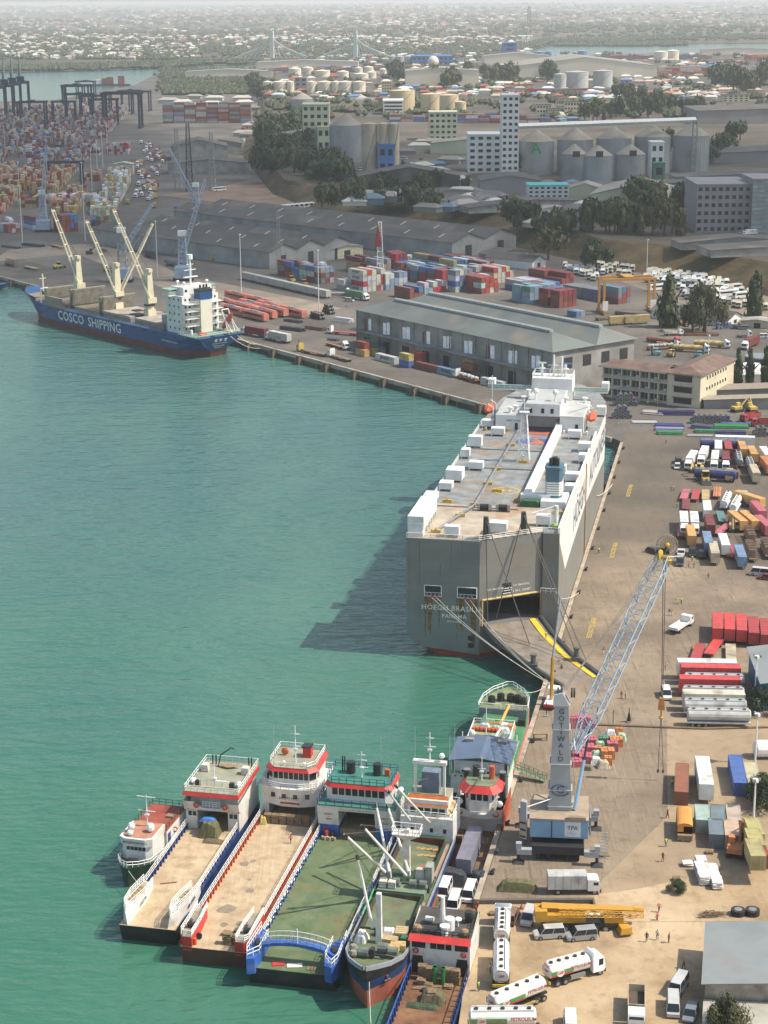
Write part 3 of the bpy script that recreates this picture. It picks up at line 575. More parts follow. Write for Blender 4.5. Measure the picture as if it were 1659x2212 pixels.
ramp=None
for i in range(3):
 (a,b_),(c,d)=rl[i],rl[i+1];th=(1.0,1.0,.8)[i];th2=(1.,.8,.04)[i]
 dn=lambda p,h:(p[0],p[1],p[2]-h)
 mb=MB().add([a,b_,d,c,dn(a,th),dn(b_,th),dn(d,th2),dn(c,th2)],[(3,2,1,0),(4,5,6,7),(0,1,5,4),(1,2,6,5),(2,3,7,6),(3,0,4,7)])
 o=mb.B('ramp_leaf',RP,hs)
 k_=MB().T(Vector(a)+Vector((0,0,.35)),Vector(c)+Vector((0,0,.35)),.3,4).T(Vector(b_)+Vector((0,0,.45)),Vector(d)+Vector((0,0,.45)),.4,4);k_.B('side_kerb_frame',RG,o)
 ys_=MB();e=[Vector(b_).lerp(Vector(a),.1),Vector(b_).lerp(Vector(a),.2),Vector(d).lerp(Vector(c),.2),Vector(d).lerp(Vector(c),.1)]
 ys_.add([q_+Vector((0,0,.14))for q_ in e],[(0,3,2,1)]).B('yellow_walkway',mat('walk_yellow',(.75,.48,.02),.7,0,1,.15),o)
for p in((13.4,-13.2,4.),(21.8,-7.6,4.)):
 t_=MB().box(-.9,.9,-.9,.9,-.6,.9).cyl(0,0,.9,2.6,.6,10).cyl(0,0,2.6,2.9,.75,10).B('ramp_support',RG,hs,p)
MB().rail([(12.2,8.2,13.),(15.6,8.2,13.)],1.2,.06,1).B('balcony_frame',RAIL,hs)
rope=mat('mooring_rope',(.62,.58,.5),.9);RED=mat('signal_red',(.55,.04,.03),.5)
def sag(a,b_,drop,r,name,label,group,m=None,n=10):
 a,b_=Vector(a),Vector(b_);pts=[a.lerp(b_,i/n)-Vector((0,0,drop*4*(i/n)*(1-i/n)))for i in range(n+1)]
 o=MB().line(pts,r,4).B(name,m or rope,None);return tag(o,label,'rope',group)
hw=lambda x,y,z:HI.inverted()@Vector((x,y,z))
shoreb=W('l',1225,1370,3.7)
for i,x in enumerate((-10.8,-9.7,-3.6,-2.3)):
 a=hw(x,-.2,13.8)
 sag(a,shoreb+Vector((.15*i,-.2*i,0)),1.2+.2*i,.075,'mooring_line','pale stern mooring rope of the car carrier, %s mooring port'%('outermost of the outer','inner one from the outer','outer one from the inner','innermost of the inner')[i],'stern lines of the car carrier')
 MB().T(a+(shoreb-a).normalized()*.6,a+(shoreb-a).normalized()*.66,.4,10).B('rat_guard',RED,hs).matrix_parent_inverse=HI
sag(hw(16.1,10,11.5),W('l',1435,708,3.6),.6,.08,'mooring_line','pale breast rope from the car carrier corner to a quay bollard','breast lines of the car carrier')
sag(hw(16.1,104,9),W('k',425,1020,3.4),.8,.1,'mooring_line','rusty forward spring rope of the car carrier beside the quay edge','breast lines of the car carrier')
# THE BLUE BULK CARRIER AT THE BACK QUAY
CO=Vector((-64.9,701.7,0));CA=math.radians(41.3)
cs_=thing('bulk_carrier','blue geared cargo ship with cream deck cranes and white house moored at back quay','ship',CO,CA);cs_.scale=(1.12,1.05,1)
CM=Matrix.Translation(CO)@Matrix.Rotation(CA,4,'Z')@Matrix.Diagonal((1.12,1.05,1,1));CI=CM.inverted()
cl=lambda k,x,y,z:CI@W(k,x,y,z)
clY=lambda k,x,y,Y:CI@WY(k,x,y,Y)
BLUE=mat('hull_blue',(.012,.075,.24),.45,0,.1,.18,(.08,.09,.12),.4,.15,plates=('side',8,2.2,.2))
CREAM=mat('crane_cream',(.66,.6,.43),.5,0,.4,.12,(.35,.2,.1),.4,.4)
HATCH=mat('hatch_steel',(.27,.25,.19),.8,0,.3,.25,(.2,.1,.06),.7,.3)
HOLD=mat('hold_rust',(.09,.07,.055),.9,0,.4,.3)
CDECK=mat('cargo_deck',(.25,.2,.17),.85,0,.3,.3,(.2,.08,.05),.6,.2)
def hullrings(ys,zs):
 """ys: (y, half beam at deck, half beam at water, deck height); rings of a ship hull from keel line up"""
 rings=[]
 for y,bd,bw,zd in ys:
  r=[]
  for z,t in zs(zd):w_=bw+(bd-bw)*t;r.append((w_,z))
  rings.append((y,r))
 return rings
def hull_shell(mb,ys,z0,zsplit,upper):
 """upper: between zsplit and the deck; lower: z0..zsplit"""
 out=[]
 for(y,yw,bd,bw,zd)in ys:
  lo=[(bw,yw,z0),(bw+(bd-bw)*.15,yw+(y-yw)*.2,zsplit)];f=.15
  if upper:a=lo[1];b_=(bd,y,zd);c=((a[0]+b_[0])/2+.0*bd,(a[1]+b_[1])/2,(a[2]+zd)/2);ring=[a,c,b_]
  else:ring=lo
  out.append([(-p[0],p[1],p[2])for p in reversed(ring)]+[p for p in ring])
 return mb.loft(out,cap=True,closed=True)
st_=[(0,4,9.6,2.,8.6),(6,8,10.3,7.5,8.6),(14,14,10.5,10.2,8.6),(110,110,10.5,10.3,8.2),(120,119,10.,8,9.5),(128,125,8.4,5.2,11.3),(134,129,6.2,3.,11.6),(139,131,3.2,1.2,12.),(141,132,.5,.3,12.2)]
hull_shell(MB(),st_,-1.5,2.7,True).B('hull',BLUE,cs_)
hull_shell(MB(),[(a,b,c-.02,d,e)for a,b,c,d,e in st_],-1.5,2.69,False).B('boot_topping',mat('boot_red',(.13,.035,.03),.65,0,.2,.25),cs_)
text('COSCO',5.6,cs_,(-10.52,90,5.5),(0,-1,0),(-.05,0,1),BUFF,space=1.05);text('SHIPPING',5.6,cs_,(-10.52,64.5,5.5),(0,-1,0),(-.05,0,1),BUFF,space=1.05)
MB().add([(-9.2,-.06,8.3),(9.2,-.06,8.3),(6.6,1.5,5),(2.2,3.2,2.8),(-2.2,3.2,2.8),(-6.6,1.5,5)],[(5,4,3,2,1,0)]).B('transom',BLUE,cs_)
tu=(0,-.5,1)
for bd_,sz,z in(('CN',1.3,6.9),('ZI JING SONG',.95,5.6),('MONROVIA',.85,4.5),('IMO 9474254',.5,3.7)):
 yy=-.1+(8.3-z)*.5
 if bd_=='CN':
  for q in range(3):
   cx=-2.1+q*2.1;g_=MB()
   for(x0,z0,x1,z1)in((-.6,.4,.6,.4),(0,.65,0,-.6),(-.5,0,.5,0),(-.6,-.6,0,0),(.6,-.6,0,0),(-.35,-.35,.35,-.35)):
    g_.T((cx+x0,yy-.12-z0*.5,z+z0),(cx+x1,yy-.12-z1*.5,z+z1),.08,4)
   g_.B('lettering',BUFF,cs_)
 else:text(bd_,sz,cs_,(0,yy-.12,z),(1,0,0),tu,BUFF,space=1.1)
MB().add([(x,y,8.25)for x,y in((-9.4,.3),(9.4,.3),(10.4,14),(10.4,110),(-10.4,110),(-10.4,14))],[tuple(range(6))]).B('main_deck',CDECK,cs_)
MB().add([(-10,119.5,11.),(10,119.5,11.),(8.2,128,11.25),(3.,138.5,11.8),(-3.,138.5,11.8),(-8.2,128,11.25)],[tuple(range(6))]).B('forecastle_deck',CDECK,cs_)
MB().box(-9.9,9.9,118.6,119.4,8.3,11.).B('forecastle_bulkhead',HATCH,cs_)
for y0,y1,opened in((27,47,False),(50,70,False),(73,92,True),(96,114,True)):
 k_=MB().box(-7.4,-7.1,y0,y1,8.26,10).box(7.1,7.4,y0,y1,8.26,10).box(-7.1,7.1,y0,y0+.3,8.26,10).box(-7.1,7.1,y1-.3,y1,8.26,10).B('hatch_coaming_frame',HATCH,cs_)
 if opened:MB().box(-7,7,y0+.3,y1-.3,8.27,8.6).B('hold',HOLD,cs_)
 else:
  for q in range(2):MB().box(-7.6,7.6,y0+q*(y1-y0)/2+.1,y0+(q+1)*(y1-y0)/2-.1,10.02,10.9).B('hatch_cover',mat('hatch_pale',(.36,.31,.27),.8,0,.25,.25,(.2,.09,.06),.6,.2),cs_)
def leafp(y,x0,x1,h,lean=.6):
 o=MB().box(x0,x1,0,.9,0,h).B('hatch_cover',HATCH,cs_,(0,y,10.));o.rotation_euler=(lean*.25,0,0)
 MB().box(x0+.3,x1-.3,-.12,-.01,.4,h-.4).B('stiffener_panel',mat('hatch_web',(.2,.19,.15),.85,0,.5,.3,(.16,.08,.05),.7,.4),o)
for y,h in((70.5,6.8),(72.6,6.4),(93,7.4),(95,7.),(115,5.2)):leafp(y,-7.4,7.2,h)
def deck_crane(y,jibs,h=13.5):
 p_=MB().box(-1.9,1.9,y-1.9,y+1.9,8.3,13.5,.25,.25).cyl(0,y,13.5,14.9,1.7,12).B('crane_pedestal',CREAM,cs_)
 MB().cyl(0,y,14.9,15.6,2.1,12).B('slew_ring',DARK,p_)
 t_=MB().box(-1.5,1.5,y-1.4,y+1.4,15.6,15.6+h,.5,.35).box(-.8,.8,y-1.8,y+1,15.6+h,17+h).B('crane_tower',CREAM,cs_)
 MB().box(-1.9,1.9,y-2.4,y-1.4,16.2,18.4).B('crane_cab',CREAM,t_)
 for a,tip in jibs:
  j_=MB()
  d=(Vector(tip)-Vector(a));s_=d.normalized().cross(Vector((0,0,1))).normalized()
  for q in(-1,1):
   u_=d.normalized().cross(s_)
   j_.T(Vector(a)+s_*q*1.1,Vector(tip)+s_*q*.55,.42,4,.3)
  for t in(.06,.2,.36,.52,.68,.84,.97):j_.T(Vector(a)+d*t+s_*1.,Vector(a)+d*t-s_*1.,.3,4)
  j_.B('crane_jib',CREAM,cs_)
  w_=MB().T(Vector((0,y,16.5+h)),tip,.07,4).T(Vector((.4,y,16.5+h)),Vector(tip)+s_*.3,.07,4);w_.B('hoist_cable',cb,cs_)
def tipof(k,x,y,base,dy):return clY(k,x,y,(CM@Vector((0,base,0))).y+dy)
y1,y2,y3=101.,71.5,48.
deck_crane(y1,[((0,y1-1.6,18.5),tipof('g',340,38,y1,6))])
deck_crane(y2,[((-1,y2-1.6,18.5),tipof('g',560,112,y2,4)),((1.3,y2-1,18.5),tipof('g',990,132,y2,10))])
deck_crane(y3,[((0,y3-1.6,18.5),tipof('g',735,40,y3,6))])
WH2=mat('house_white',(.72,.72,.68),.5,0,.25,.1,(.42,.3,.18),.4,.2)
h_=MB().box(-8,8,13,23.5,8.6,23.8).B('deckhouse',WH2,cs_)
MB().box(-10.3,10.3,2,12.99,8.62,9.0).B('poop_deck',mat('poop_green',(.12,.2,.16),.8,0,.4,.3),cs_)
b_=MB().box(-6.2,6.2,14.5,23.,23.8,27).B('wheelhouse',WH2,cs_)
for sx in(-1,1):
 w_=MB().box(*sorted((6.21*sx,10.4*sx)),18,22.6,23.6,24.1).B('bridge_wing',WH2,cs_);MB().box(*sorted((6.21*sx,10.5*sx)),17.8,22.8,26.2,26.45).B('awning',mat('awning_green',(.25,.4,.34),.7),w_)
 MB().rail([(6.3*sx,18,24.1),(10.4*sx,18,24.1),(10.4*sx,22.6,24.1)],1.1,.06).B('rail_frame',RAIL,w_)
MB().box(-6.25,6.25,19.5,23.05,25.2,26.4).B('window_band',GLASS,b_)
for x in(-5.6,2.6,4.6):MB().box(x,x+.9,14.4,14.5,25.2,26.2).B('window',GLASS,b_)
fu=MB().box(-2.4,2.6,9.2,12.95,9.02,22.5).B('engine_casing',mat('casing_cream',(.7,.66,.55),.55,0,.3,.12,(.42,.28,.15),.5,.3),cs_)
MB().box(-2.6,2.8,9.,13.1,22.52,26.2).B('funnel',BLUE,cs_);MB().box(-2.65,2.85,8.95,13.15,25.5,26.5).B('funnel_top',DARK,cs_)
for x in(-1.2,.3,1.6):MB().cyl(x,11,26.5,28.2,.4,8).B('exhaust_pipe',DARK,cs_)
for lv in range(5):
 z=9.1+lv*2.95
 if lv:
  for x0,x1 in((-8,-2.5),(2.7,8)):
   q=MB().box(x0,x1,9.6,12.9,z-.15,z).B('balcony_deck',WH2,cs_);MB().rail([(x0,12.9,z),(x0,9.6,z),(x1,9.6,z)],1.1,.05).B('rail_frame',RAIL,q)
 for x in(-6.9,-5.,4.,6.2):MB().box(x,x+.7,12.93,13.,z+1.,z+1.9).B('window',GLASS,h_)
 for y in(15,18,21):MB().box(-8.06,-8.,y,y+.7,z+1.,z+1.9).B('window',GLASS,h_)
MB().box(-3.9,-3,12.92,12.99,9.1,11.1).B('door',DARK,h_)
for sx in(-1,1):MB().box(3*sx-.4,3*sx+.4,.3,2.,8.62,9).B('mooring_chock',DARK,cs_)
MB().rail([(-10.2,12.9,9),(-10.2,4,9),(-9.2,1.,9),(9.2,1.,9),(10.2,4,9),(10.2,12.9,9)],1.2,.06).B('rail_frame',RAIL,cs_)
MB().rail([(-10.4,24,8.3),(-10.4,110,8.3)],1.1,.05,2.2).B('rail_frame',mat('rail_dull',(.4,.38,.3),.7),cs_)
mm=MB().cyl(0,19,27,37.5,.35,6).line([(-2.6,19,33.2),(2.6,19,33.2)],.14,4).line([(-1.6,19,35.4),(1.6,19,35.4)],.12,4).box(-3,3,18.4,19.6,30.2,30.5).cyl(0,19,37.5,39.4,1.1,8).B('radar_mast',RAIL,cs_)
for x,y in((-4.4,21),(4.8,15.5),(-5,16)):MB().cyl(x,y,27,28.2,.2,5).ball((x,y,28.7),.65).B('radome',RAIL,cs_)
gt=[[(x,y+2.6*math.cos(a),11+3.4*max(0,math.sin(a))**.7)for a in[PI*k/8 for k in range(9)]]for x,y in((-6,27.5),(4,27.5))]
MB().ext([(27+2.4*math.cos(PI*k/8),9.+5.2*math.sin(PI*k/8))for k in range(9)],'x',-3.5,5.5).B('green_cover',mat('cover_green',(.06,.09,.06),.8,0,.5,.3),cs_)
MB().box(-6.8,-3.6,24.6,29,8.3,14.5).B('stair_tower_frame',STEEL,cs_)
rings=[[(7.4+1.25*f_*math.cos(a),6.4+t_*.75,13+t_*-.85+1.25*f_*math.sin(a))for a in[2*PI*k/8 for k in range(8)]]for t_,f_ in((-4,.2),(-3.2,.75),(-1.5,1),(1.8,1),(3.4,.7),(4,.2))]
MB().loft(rings).B('free_fall_lifeboat',ORG,cs_)
MB().line([(6,4,9),(6,8,17.5),(9,8,17.5),(9,4,9)],.22,4).line([(6,1.4,9),(6,8,16)],.16,4).line([(9,1.4,9),(9,8,16)],.16,4).B('davit_frame',RAIL,cs_)
MB().box(-6,-3.4,4,6.5,9.01,9.9).B('rescue_boat',ORG,cs_);MB().cyl(-7.6,8,9,11,.5,8).B('vent',RAIL,cs_);MB().box(5,7.5,2.5,4,9.01,9.8).B('locker',YEL,cs_)
MB().box(-11.2,-10.55,12.5,23,5.2,5.8).B('accommodation_ladder',STEEL,cs_)
for x,y in((-4,122),(4,122),(0,127)):MB().T((x-.8,y,12),(x+.8,y,12),.7,8).B('windlass',DARK,cs_)
MB().cyl(0,130,11.3,19,.35,6).line([(-1.5,130,17),(1.5,130,17)],.15,4).B('foremast',CREAM,cs_)
MB().box(-9.4,-8.2,98,112,8.3,12.5,.2,.2).B('side_house',HATCH,cs_);MB().line([(-9,116,8.3),(-9,116,15),(-5,117,15)],.25,4).B('ladder_frame',CREAM,cs_)
for y in range(14,112,7):MB().box(-10.62,-10.5,y,y+2,7.4,7.9).B('freeing_port',DARK,cs_)
for x,y,s_ in((-3,52,1.3),(2,60,1.),(4,36,.9)):MB().box(x-1.6*s_,x+1.6*s_,y-2*s_,y+2*s_,10.95,11.3).B('grab',DARK,cs_)
sag(CM@Vector((7,.2,8.3)),W('g',1660,915,3.3),1.,.1,'mooring_line','pale stern rope of the blue cargo ship leading off along the quay','lines of the blue cargo ship')
sag(CM@Vector((4,.2,8.2)),W('g',1690,940,3.3),1.6,.1,'mooring_line','slacker stern rope of the blue cargo ship close above the water','lines of the blue cargo ship')
tg=thing('tugboat','small blue tug with a white and blue deckhouse beyond the cargo ship bow','tugboat',W('g',20,560,0),PI/2-.3)
hull_shell(MB(),[(-2,0,3.,1.5,3.2),(3,3,3.6,3.2,2.8),(16,15,3.4,2.6,3),(22,19,1.6,.8,3.8),(24,20,.3,.2,4.2)],-1,.8,True).B('hull',BLUE,tg)
MB().box(-1.8,1.8,5,12,2.9,6).B('deckhouse',RAIL,tg);MB().box(-1.4,1.4,7.5,11,6.01,9.2).B('wheelhouse',BLUE,tg);MB().cyl(0,8,9.2,14,.15,5).B('mast',RAIL,tg)
# FERRIES AND COASTERS AT THE NEAR BERTHS
SANDD=ground_mat('sandy_deck',[(.3,(.36,.26,.15)),(.5,(.47,.36,.23)),(.7,(.57,.45,.3))],.35,(.25,.15,.08),.12,.35,[(1.2,(3.5,.06,1),-.21,.5,.7,.35,(.62,.5,.35)),(.6,(5,.1,1),-.21,.6,.75,.35,(.26,.18,.1))])
SANDP=ground_mat('planked_deck',[(.3,(.38,.28,.17)),(.5,(.48,.37,.24)),(.7,(.55,.44,.29))],.4,(.24,.19,.13),.11,.25,[(2.2,(3.5,.035,1),-.21,.48,.62,.45,(.33,.24,.15))])
GREEND=ground_mat('green_deck',[(.3,(.085,.13,.065)),(.5,(.12,.165,.085)),(.7,(.17,.2,.12))],.3,(.24,.15,.07),.1,.55,[(.7,(3,.1,1),-.21,.6,.75,.35,(.06,.1,.05))])
RUSTD=ground_mat('rusty_plate_deck',[(.3,(.12,.055,.03)),(.5,(.2,.1,.055)),(.7,(.28,.16,.09))],.35,(.08,.055,.04),.2,.6,[(.8,(3,.1,1),-.24,.58,.75,.4,(.33,.21,.12))])
NAVY=mat('navy_paint',(.02,.055,.2),.5,0,.5,.2,(.2,.14,.1),.4,.5)
REDP=mat('red_paint',(.55,.035,.03),.5,0,.5,.15,(.4,.2,.12),.3,.6)
ORED=mat('orange_red',(.5,.09,.035),.6,0,.5,.2,(.2,.1,.06),.5,.5)
WP=mat('boat_white',(.72,.71,.67),.5,0,.5,.1,(.4,.26,.13),.5,.4,plates=('side',3,1.2,.08))
TEAL=mat('teal_deck',(.05,.2,.15),.6,0,.4,.2)
GDECK=mat('grey_green_deck',(.3,.3,.22),.8,0,.4,.25,(.3,.2,.12),.5,.3)
BLK=mat('black_hull',(.02,.022,.024),.5,0,.4,.2,(.1,.06,.04),.4,.4)
BUOY=mat('buoy_red',(.5,.06,.03),.6)
def boat(name,label,org,deg,cat='ferry',lift=0.):return thing(name,label,cat,(org[0]*(1-lift/137),org[1]*(1-lift/137),lift),-math.radians(deg))
def buoy(parent,p,r=.42):
 m_=MB()
 for k in range(10):
  a,c=2*PI*k/10,2*PI*(k+1)/10
  m_.T((p[0]+r*math.cos(a),p[1],p[2]+r*math.sin(a)),(p[0]+r*math.cos(c),p[1],p[2]+r*math.sin(c)),.13,5)
 return m_.B('lifebuoy',BUOY,parent)
STAN={}
def side_wall(b,w,y0,y1,colour,postc,z=1.6,h=1.15,rails=True,step=1.35):
 for sx in(-1,1):
  x=sx*w/2
  s_=MB().box(*sorted((x,x-.14*sx)),y0,y1,z-.5,z+h*.55).B('bulwark',colour,b)
  n_=int((y1-y0)/step);key=(postc.name,h,sx)
  if key not in STAN:STAN[key]=MB().box(*sorted((-.14*sx,-.42*sx)),-.11,.11,.01,h).mesh('stanchion',postc)
  for k in range(n_+1):place(STAN[key],'stanchion',b,(x,y0+.1+k*(y1-y0-.2)/n_,z))
  if rails:
   r_=MB()
   for k,zz in enumerate((z+h,z+h+.45,z+h+.9)):r_.T((x-.22*sx,y0,zz),(x-.22*sx,y1,zz),.055,4)
   for k in range(0,n_+1):y=y0+.1+k*(y1-y0-.2)/n_;r_.T((x-.22*sx,y,z+h),(x-.22*sx,y,z+h+.9),.05,4)
   r_.B('guard_rail_frame',RAIL,b)
def craft_hull(b,w,L_,colour,deckm,z=1.6,y0=0.,low=BLK):
 MB().ext([(-w/2,z),(w/2,z),(w/2,.6),(w/2-.6,-2.),(-w/2+.6,-2.),(-w/2,.6)],'y',y0+3.2,L_).B('hull',colour,b)
 MB().add([(-w/2,y0+3.19,z-.02),(w/2,y0+3.19,z-.02),(w/2,y0+3.19,-2.),(-w/2,y0+3.19,-2.),(-w/2+.2,y0,z-.02),(w/2-.2,y0,z-.02),(w/2-.3,y0+.9,-1.6),(-w/2+.3,y0+.9,-1.6)],[(0,1,5,4),(3,2,6,7),(4,5,6,7),(0,4,7,3),(1,2,6,5)]).B('bow_plate',low,b)
 MB().box(-w/2+.15,w/2-.15,y0+.05,L_-1,z,z+.03).B('vehicle_deck',deckm,b)
def wheelhouse_windows(p,x0,x1,y,z0,z1,n,m=GLASS,name='window'):
 s_=(x1-x0)/n
 for k in range(n):MB().box(x0+k*s_+s_*.1,x0+(k+1)*s_-s_*.1,y-.06,y,z0,z1).B(name,m,p)
def mast(p,x,y,z,h,arms=((.55,1.),(.8,.7)),m=RAIL):
 q=MB().cyl(x,y,z,z+h,.14,6,.07)
 for t,w_ in arms:q.T((x-w_,y,z+h*t),(x+w_,y,z+h*t),.07,4)
 q.box(x-.35,x+.35,y-.25,y+.25,z+h*.35,z+h*.35+.25);return q.B('mast',m,p)
def whip(p,x,y,z,h):MB().T((x,y,z),(x,y,z+h),.04,3).B('antenna',RAIL,p)
f1=boat('landing_ferry','landing ferry with bare sandy deck, white bow cheeks and olive tarpaulin bundle',(-36.5,241.6),12,'ferry',1.3);w=9.3
craft_hull(f1,w,46,NAVY,SANDD);side_wall(f1,w,11,33,NAVY,NAVY)
for sx in(-1,1):
 x=lambda t:sx*t
 ck=MB().add([(x(w/2),12,1.6),(x(w/2),12,2.8),(x(w/2+.1),6,3.6),(x(w/2-.3),2,4.),(x(w/2-1.1),.4,3.8),(x(w/2-1.5),.2,1.5),(x(w/2-1.7),3,3.8),(x(w/2-1.9),7,3.2),(x(w/2-1.5),12,2.4),(x(w/2-1.7),3,1.6),(x(w/2-1.9),7,1.6),(x(w/2-1.5),12,1.6),(x(w/2-.1),2,0),(x(w/2),7,0)],[(0,1,2,13),(13,2,3,12),(12,3,4,5),(5,4,6,9),(9,6,7,10),(10,7,8,11),(1,8,7,2),(2,7,6,3),(3,6,4),(0,11,8,1)]).B('bow_cheek',WP,f1)
 MB().add([(x(w/2-1.3),11.5,2.62),(x(w/2-.2),11.5,2.92),(x(w/2-.2),6,3.66),(x(w/2-1.75),7,3.3)],[(0,1,2,3)]).B('side_deck',GDECK,ck)
 MB().rail([(x(w/2),12,2.8),(x(w/2),6,3.6),(x(w/2-.4),2,4.),(x(w/2-1.1),.5,3.8)],1.1,.06,1.1,3).rail([(x(w/2-1.5),12,2.5),(x(w/2-1.85),7,3.2),(x(w/2-1.7),3,3.8),(x(w/2-1.2),.6,3.8)],1.1,.06,1.1,3).B('rail_frame',RAIL,ck)
 for k in range(5):
  MB().ball((x(w/2-.8),4.+k*1.2,3.9-.14*k),.45,.5,.4,6,4).B('rope_coil',mat('rope_coil',(.38,.24,.12),.95,0,3,.4),ck)
text('MV ZARA',.85,f1,(w/2+.12,7.2,2.6),(0,1,0),(0,0,1),NAVY)
text('MV ZARA',.7,f1,(-w/2+2.0,6,2.6),(0,-1,0),(0,0,1),NAVY)
y=33.5
MB().box(-w/2,-2.7,y,y+12,1.64,5.2).box(2.7,w/2,y,y+12,1.64,5.2).B('deckhouse_wall',WP,f1)
MB().box(-w/2+.2,w/2-.2,y+8,y+8.2,1.64,5.2).B('tunnel_back',DARK,f1)
dk_=MB().add([(-w/2-.2,y-.3,5.2),(-3.,y-.3,5.2),(3.,y-.3,5.2),(w/2+.2,y-.3,5.2),(-w/2-.2,y-.9,7),(-2.9,y-.9,7),(-1.5,y-.7,5.9),(1.5,y-.7,5.9),(2.9,y-.9,7),(w/2+.2,y-.9,7)],[(0,1,6,5,4),(1,2,7,6),(2,3,9,8,7)]).box(-w/2-.2,w/2+.2,y-.25,y+13,5.2,5.5).add([(-w/2-.2,y-.9,7),(-w/2-.2,y+6,7),(-w/2-.2,y+6,5.3),(-w/2-.2,y-.3,5.3)],[(0,1,2,3)]).add([(w/2+.2,y-.9,7),(w/2+.2,y+10,7.6),(w/2+.2,y+10,5.3),(w/2+.2,y-.3,5.3)],[(3,2,1,0)]).B('bridge_front',WP,f1)
MB().rail([(-1.5,y-.6,5.9),(1.5,y-.6,5.9)],1.1,.05,.6,3).B('rail_frame',RAIL,f1)
MB().box(-w/2+.5,w/2-.5,y+1.2,y+12,5.5,8.5).B('wheelhouse',mat('wheelhouse_pale',(.5,.55,.5),.5),f1)
wheelhouse_windows(f1,-w/2+.6,w/2-.6,y+1.2,6.9,8.3,7)
MB().box(-w/2-.1,w/2+.1,y-.6,y+12.4,8.5,8.62).B('roof_deck',GDECK,f1)
MB().add([(-w/2-.12,y-.75,8.64),(w/2+.12,y-.75,8.64),(w/2+.3,y-1.,8.),(-w/2-.3,y-1.,8.),(-w/2-.3,y+12,8.),(-w/2-.12,y+12,8.64),(w/2+.3,y+12,8.),(w/2+.12,y+12,8.64)],[(3,2,1,0),(3,0,5,4),(1,2,6,7)]).B('visor',REDP,f1)
MB().rail([(-w/2,y-.5,8.62),(w/2,y-.5,8.62),(w/2,y+12.2,8.62),(-w/2,y+12.2,8.62),(-w/2,y-.5,8.62)],1.1,.055,1.2,2).B('rail_frame',RAIL,f1)
MB().rail([(-2.6,y+1.6,8.62),(2.6,y+1.6,8.62)],1.3,.08,1.3,1).B('light_rack_frame',RAIL,f1);mast(f1,0,y+1.7,8.62,4.5,((.3,2.2),));
for x_,y_ in((-3.6,y+8),(3.6,y+8)):
 q=MB().box(x_-.6,x_+.6,y_-.6,y_+.6,8.63,9.9).B('liquid_tote',mat('tote_white',(.6,.58,.5),.6,0,2,.15),f1)
 MB().line([(x_-.63,y_-.63,8.7),(x_+.63,y_-.63,8.7),(x_+.63,y_-.63,9.3),(x_-.63,y_-.63,9.3)],.04,4,True).B('cage_frame',STEEL,q)
for x_ in(-4,4):MB().ball((x_,y+2.6,9.2),.5,.8,.45).B('liferaft',RAIL,f1);MB().box(x_*.75-.4,x_*.75+.4,y+1.5,y+2.1,8.63,9.7).B('speaker_box',DARK,f1)
for x_ in(-3.2,-2.6,3.3,3.8):MB().cyl(x_,y+11,8.62,10.3,.13,5).B('exhaust_pipe',BLK,f1)
MB().loft([[(-2.2+t,y+10+.0,9.1),(0+t*.2,y+10.9,9.0),(2.2-t,y+10,9.1),(0,y+9.1,9.0)]for t in(0,.3)]).B('rowing_boat',WOOD,f1)
MB().line([(-2,y+10.4,8.6),(-1.6,y+10.4,10.6),(.4,y+10.4,12.2),(1.,y+10.4,12)],.12,5).B('davit',BLK,f1)
for x_ in(-2.5,2.5):buoy(f1,(x_,y-.95,6.4));MB().ball((x_,y-.9,6.4),.3,.1,.3).B('light_disc',mat('brass',(.5,.3,.12),.4),f1)
for x_ in(-4,3.2):wheelhouse_windows(f1,x_-.3,x_+1.2,y-.0,4.,4.8,2)
text('SAFETY FIRST',.52,f1,(-2.9,y-.36,5.4),(1,0,0),(0,0,1),mat('letter_red',(.45,.05,.03),.6));text('USALAMA KWANZA',.52,f1,(2.6,y-.36,5.4),(1,0,0),(0,0,1),mat('letter_red',(1,1,1)))
OLIVE=mat('olive_tarp',(.13,.125,.055),.9,0,1.5,.3,(.2,.16,.1),.4,1,.5,2)
def tarp_heap(name,label,p,sx,sy,h,m=OLIVE,rz=0,cat='tarpaulin',seed=0,nx=9,ny=7):
 rr=random.Random(seed);mb=MB();g_=[]
 for j in range(ny):
  for i in range(nx):
   u_,v_=i/(nx-1)*2-1,j/(ny-1)*2-1;e=max(abs(u_),abs(v_))
   z=h*(1-max(0,(e-.62)/.38)**1.2)*(1 if e<.7 else 1)+rr.uniform(-.09,.09)*h
   g_.append((u_*sx/2*(1+rr.uniform(-.04,.04)),v_*sy/2*(1+rr.uniform(-.04,.04)),max(.03,z if e<.99 else .03)))
 mb.add(g_,[(j*nx+i,j*nx+i+1,(j+1)*nx+i+1,(j+1)*nx+i)for j in range(ny-1)for i in range(nx-1)]+[tuple(range(nx)),tuple(i*nx for i in reversed(range(ny))),tuple(i*nx+nx-1 for i in range(ny)),tuple(reversed(range((ny-1)*nx,ny*nx)))])
 return tag(mb.B(name,m,None,p,rz),label,cat)
FM=lambda b:Matrix.Translation(b.location)@Matrix.Rotation(b.rotation_euler.z,4,'Z')
on1=lambda b,x,y,z:FM(b)@Vector((x,y,z))
tarp_heap('tarpaulin_bundle','olive tarpaulin draped over a tall load in the ferry doorway',on1(f1,.1,31.5,1.65),3.4,3.,2.6,OLIVE,f1.rotation_euler.z,seed=2)
tarp_heap('tarpaulin','blue plastic sheet crumpled on top of the olive bundle',on1(f1,-.3,31.9,4.1),2.6,1.4,.5,mat('blue_sheet',(.05,.17,.5),.7,0,1,.2),f1.rotation_euler.z,seed=3)
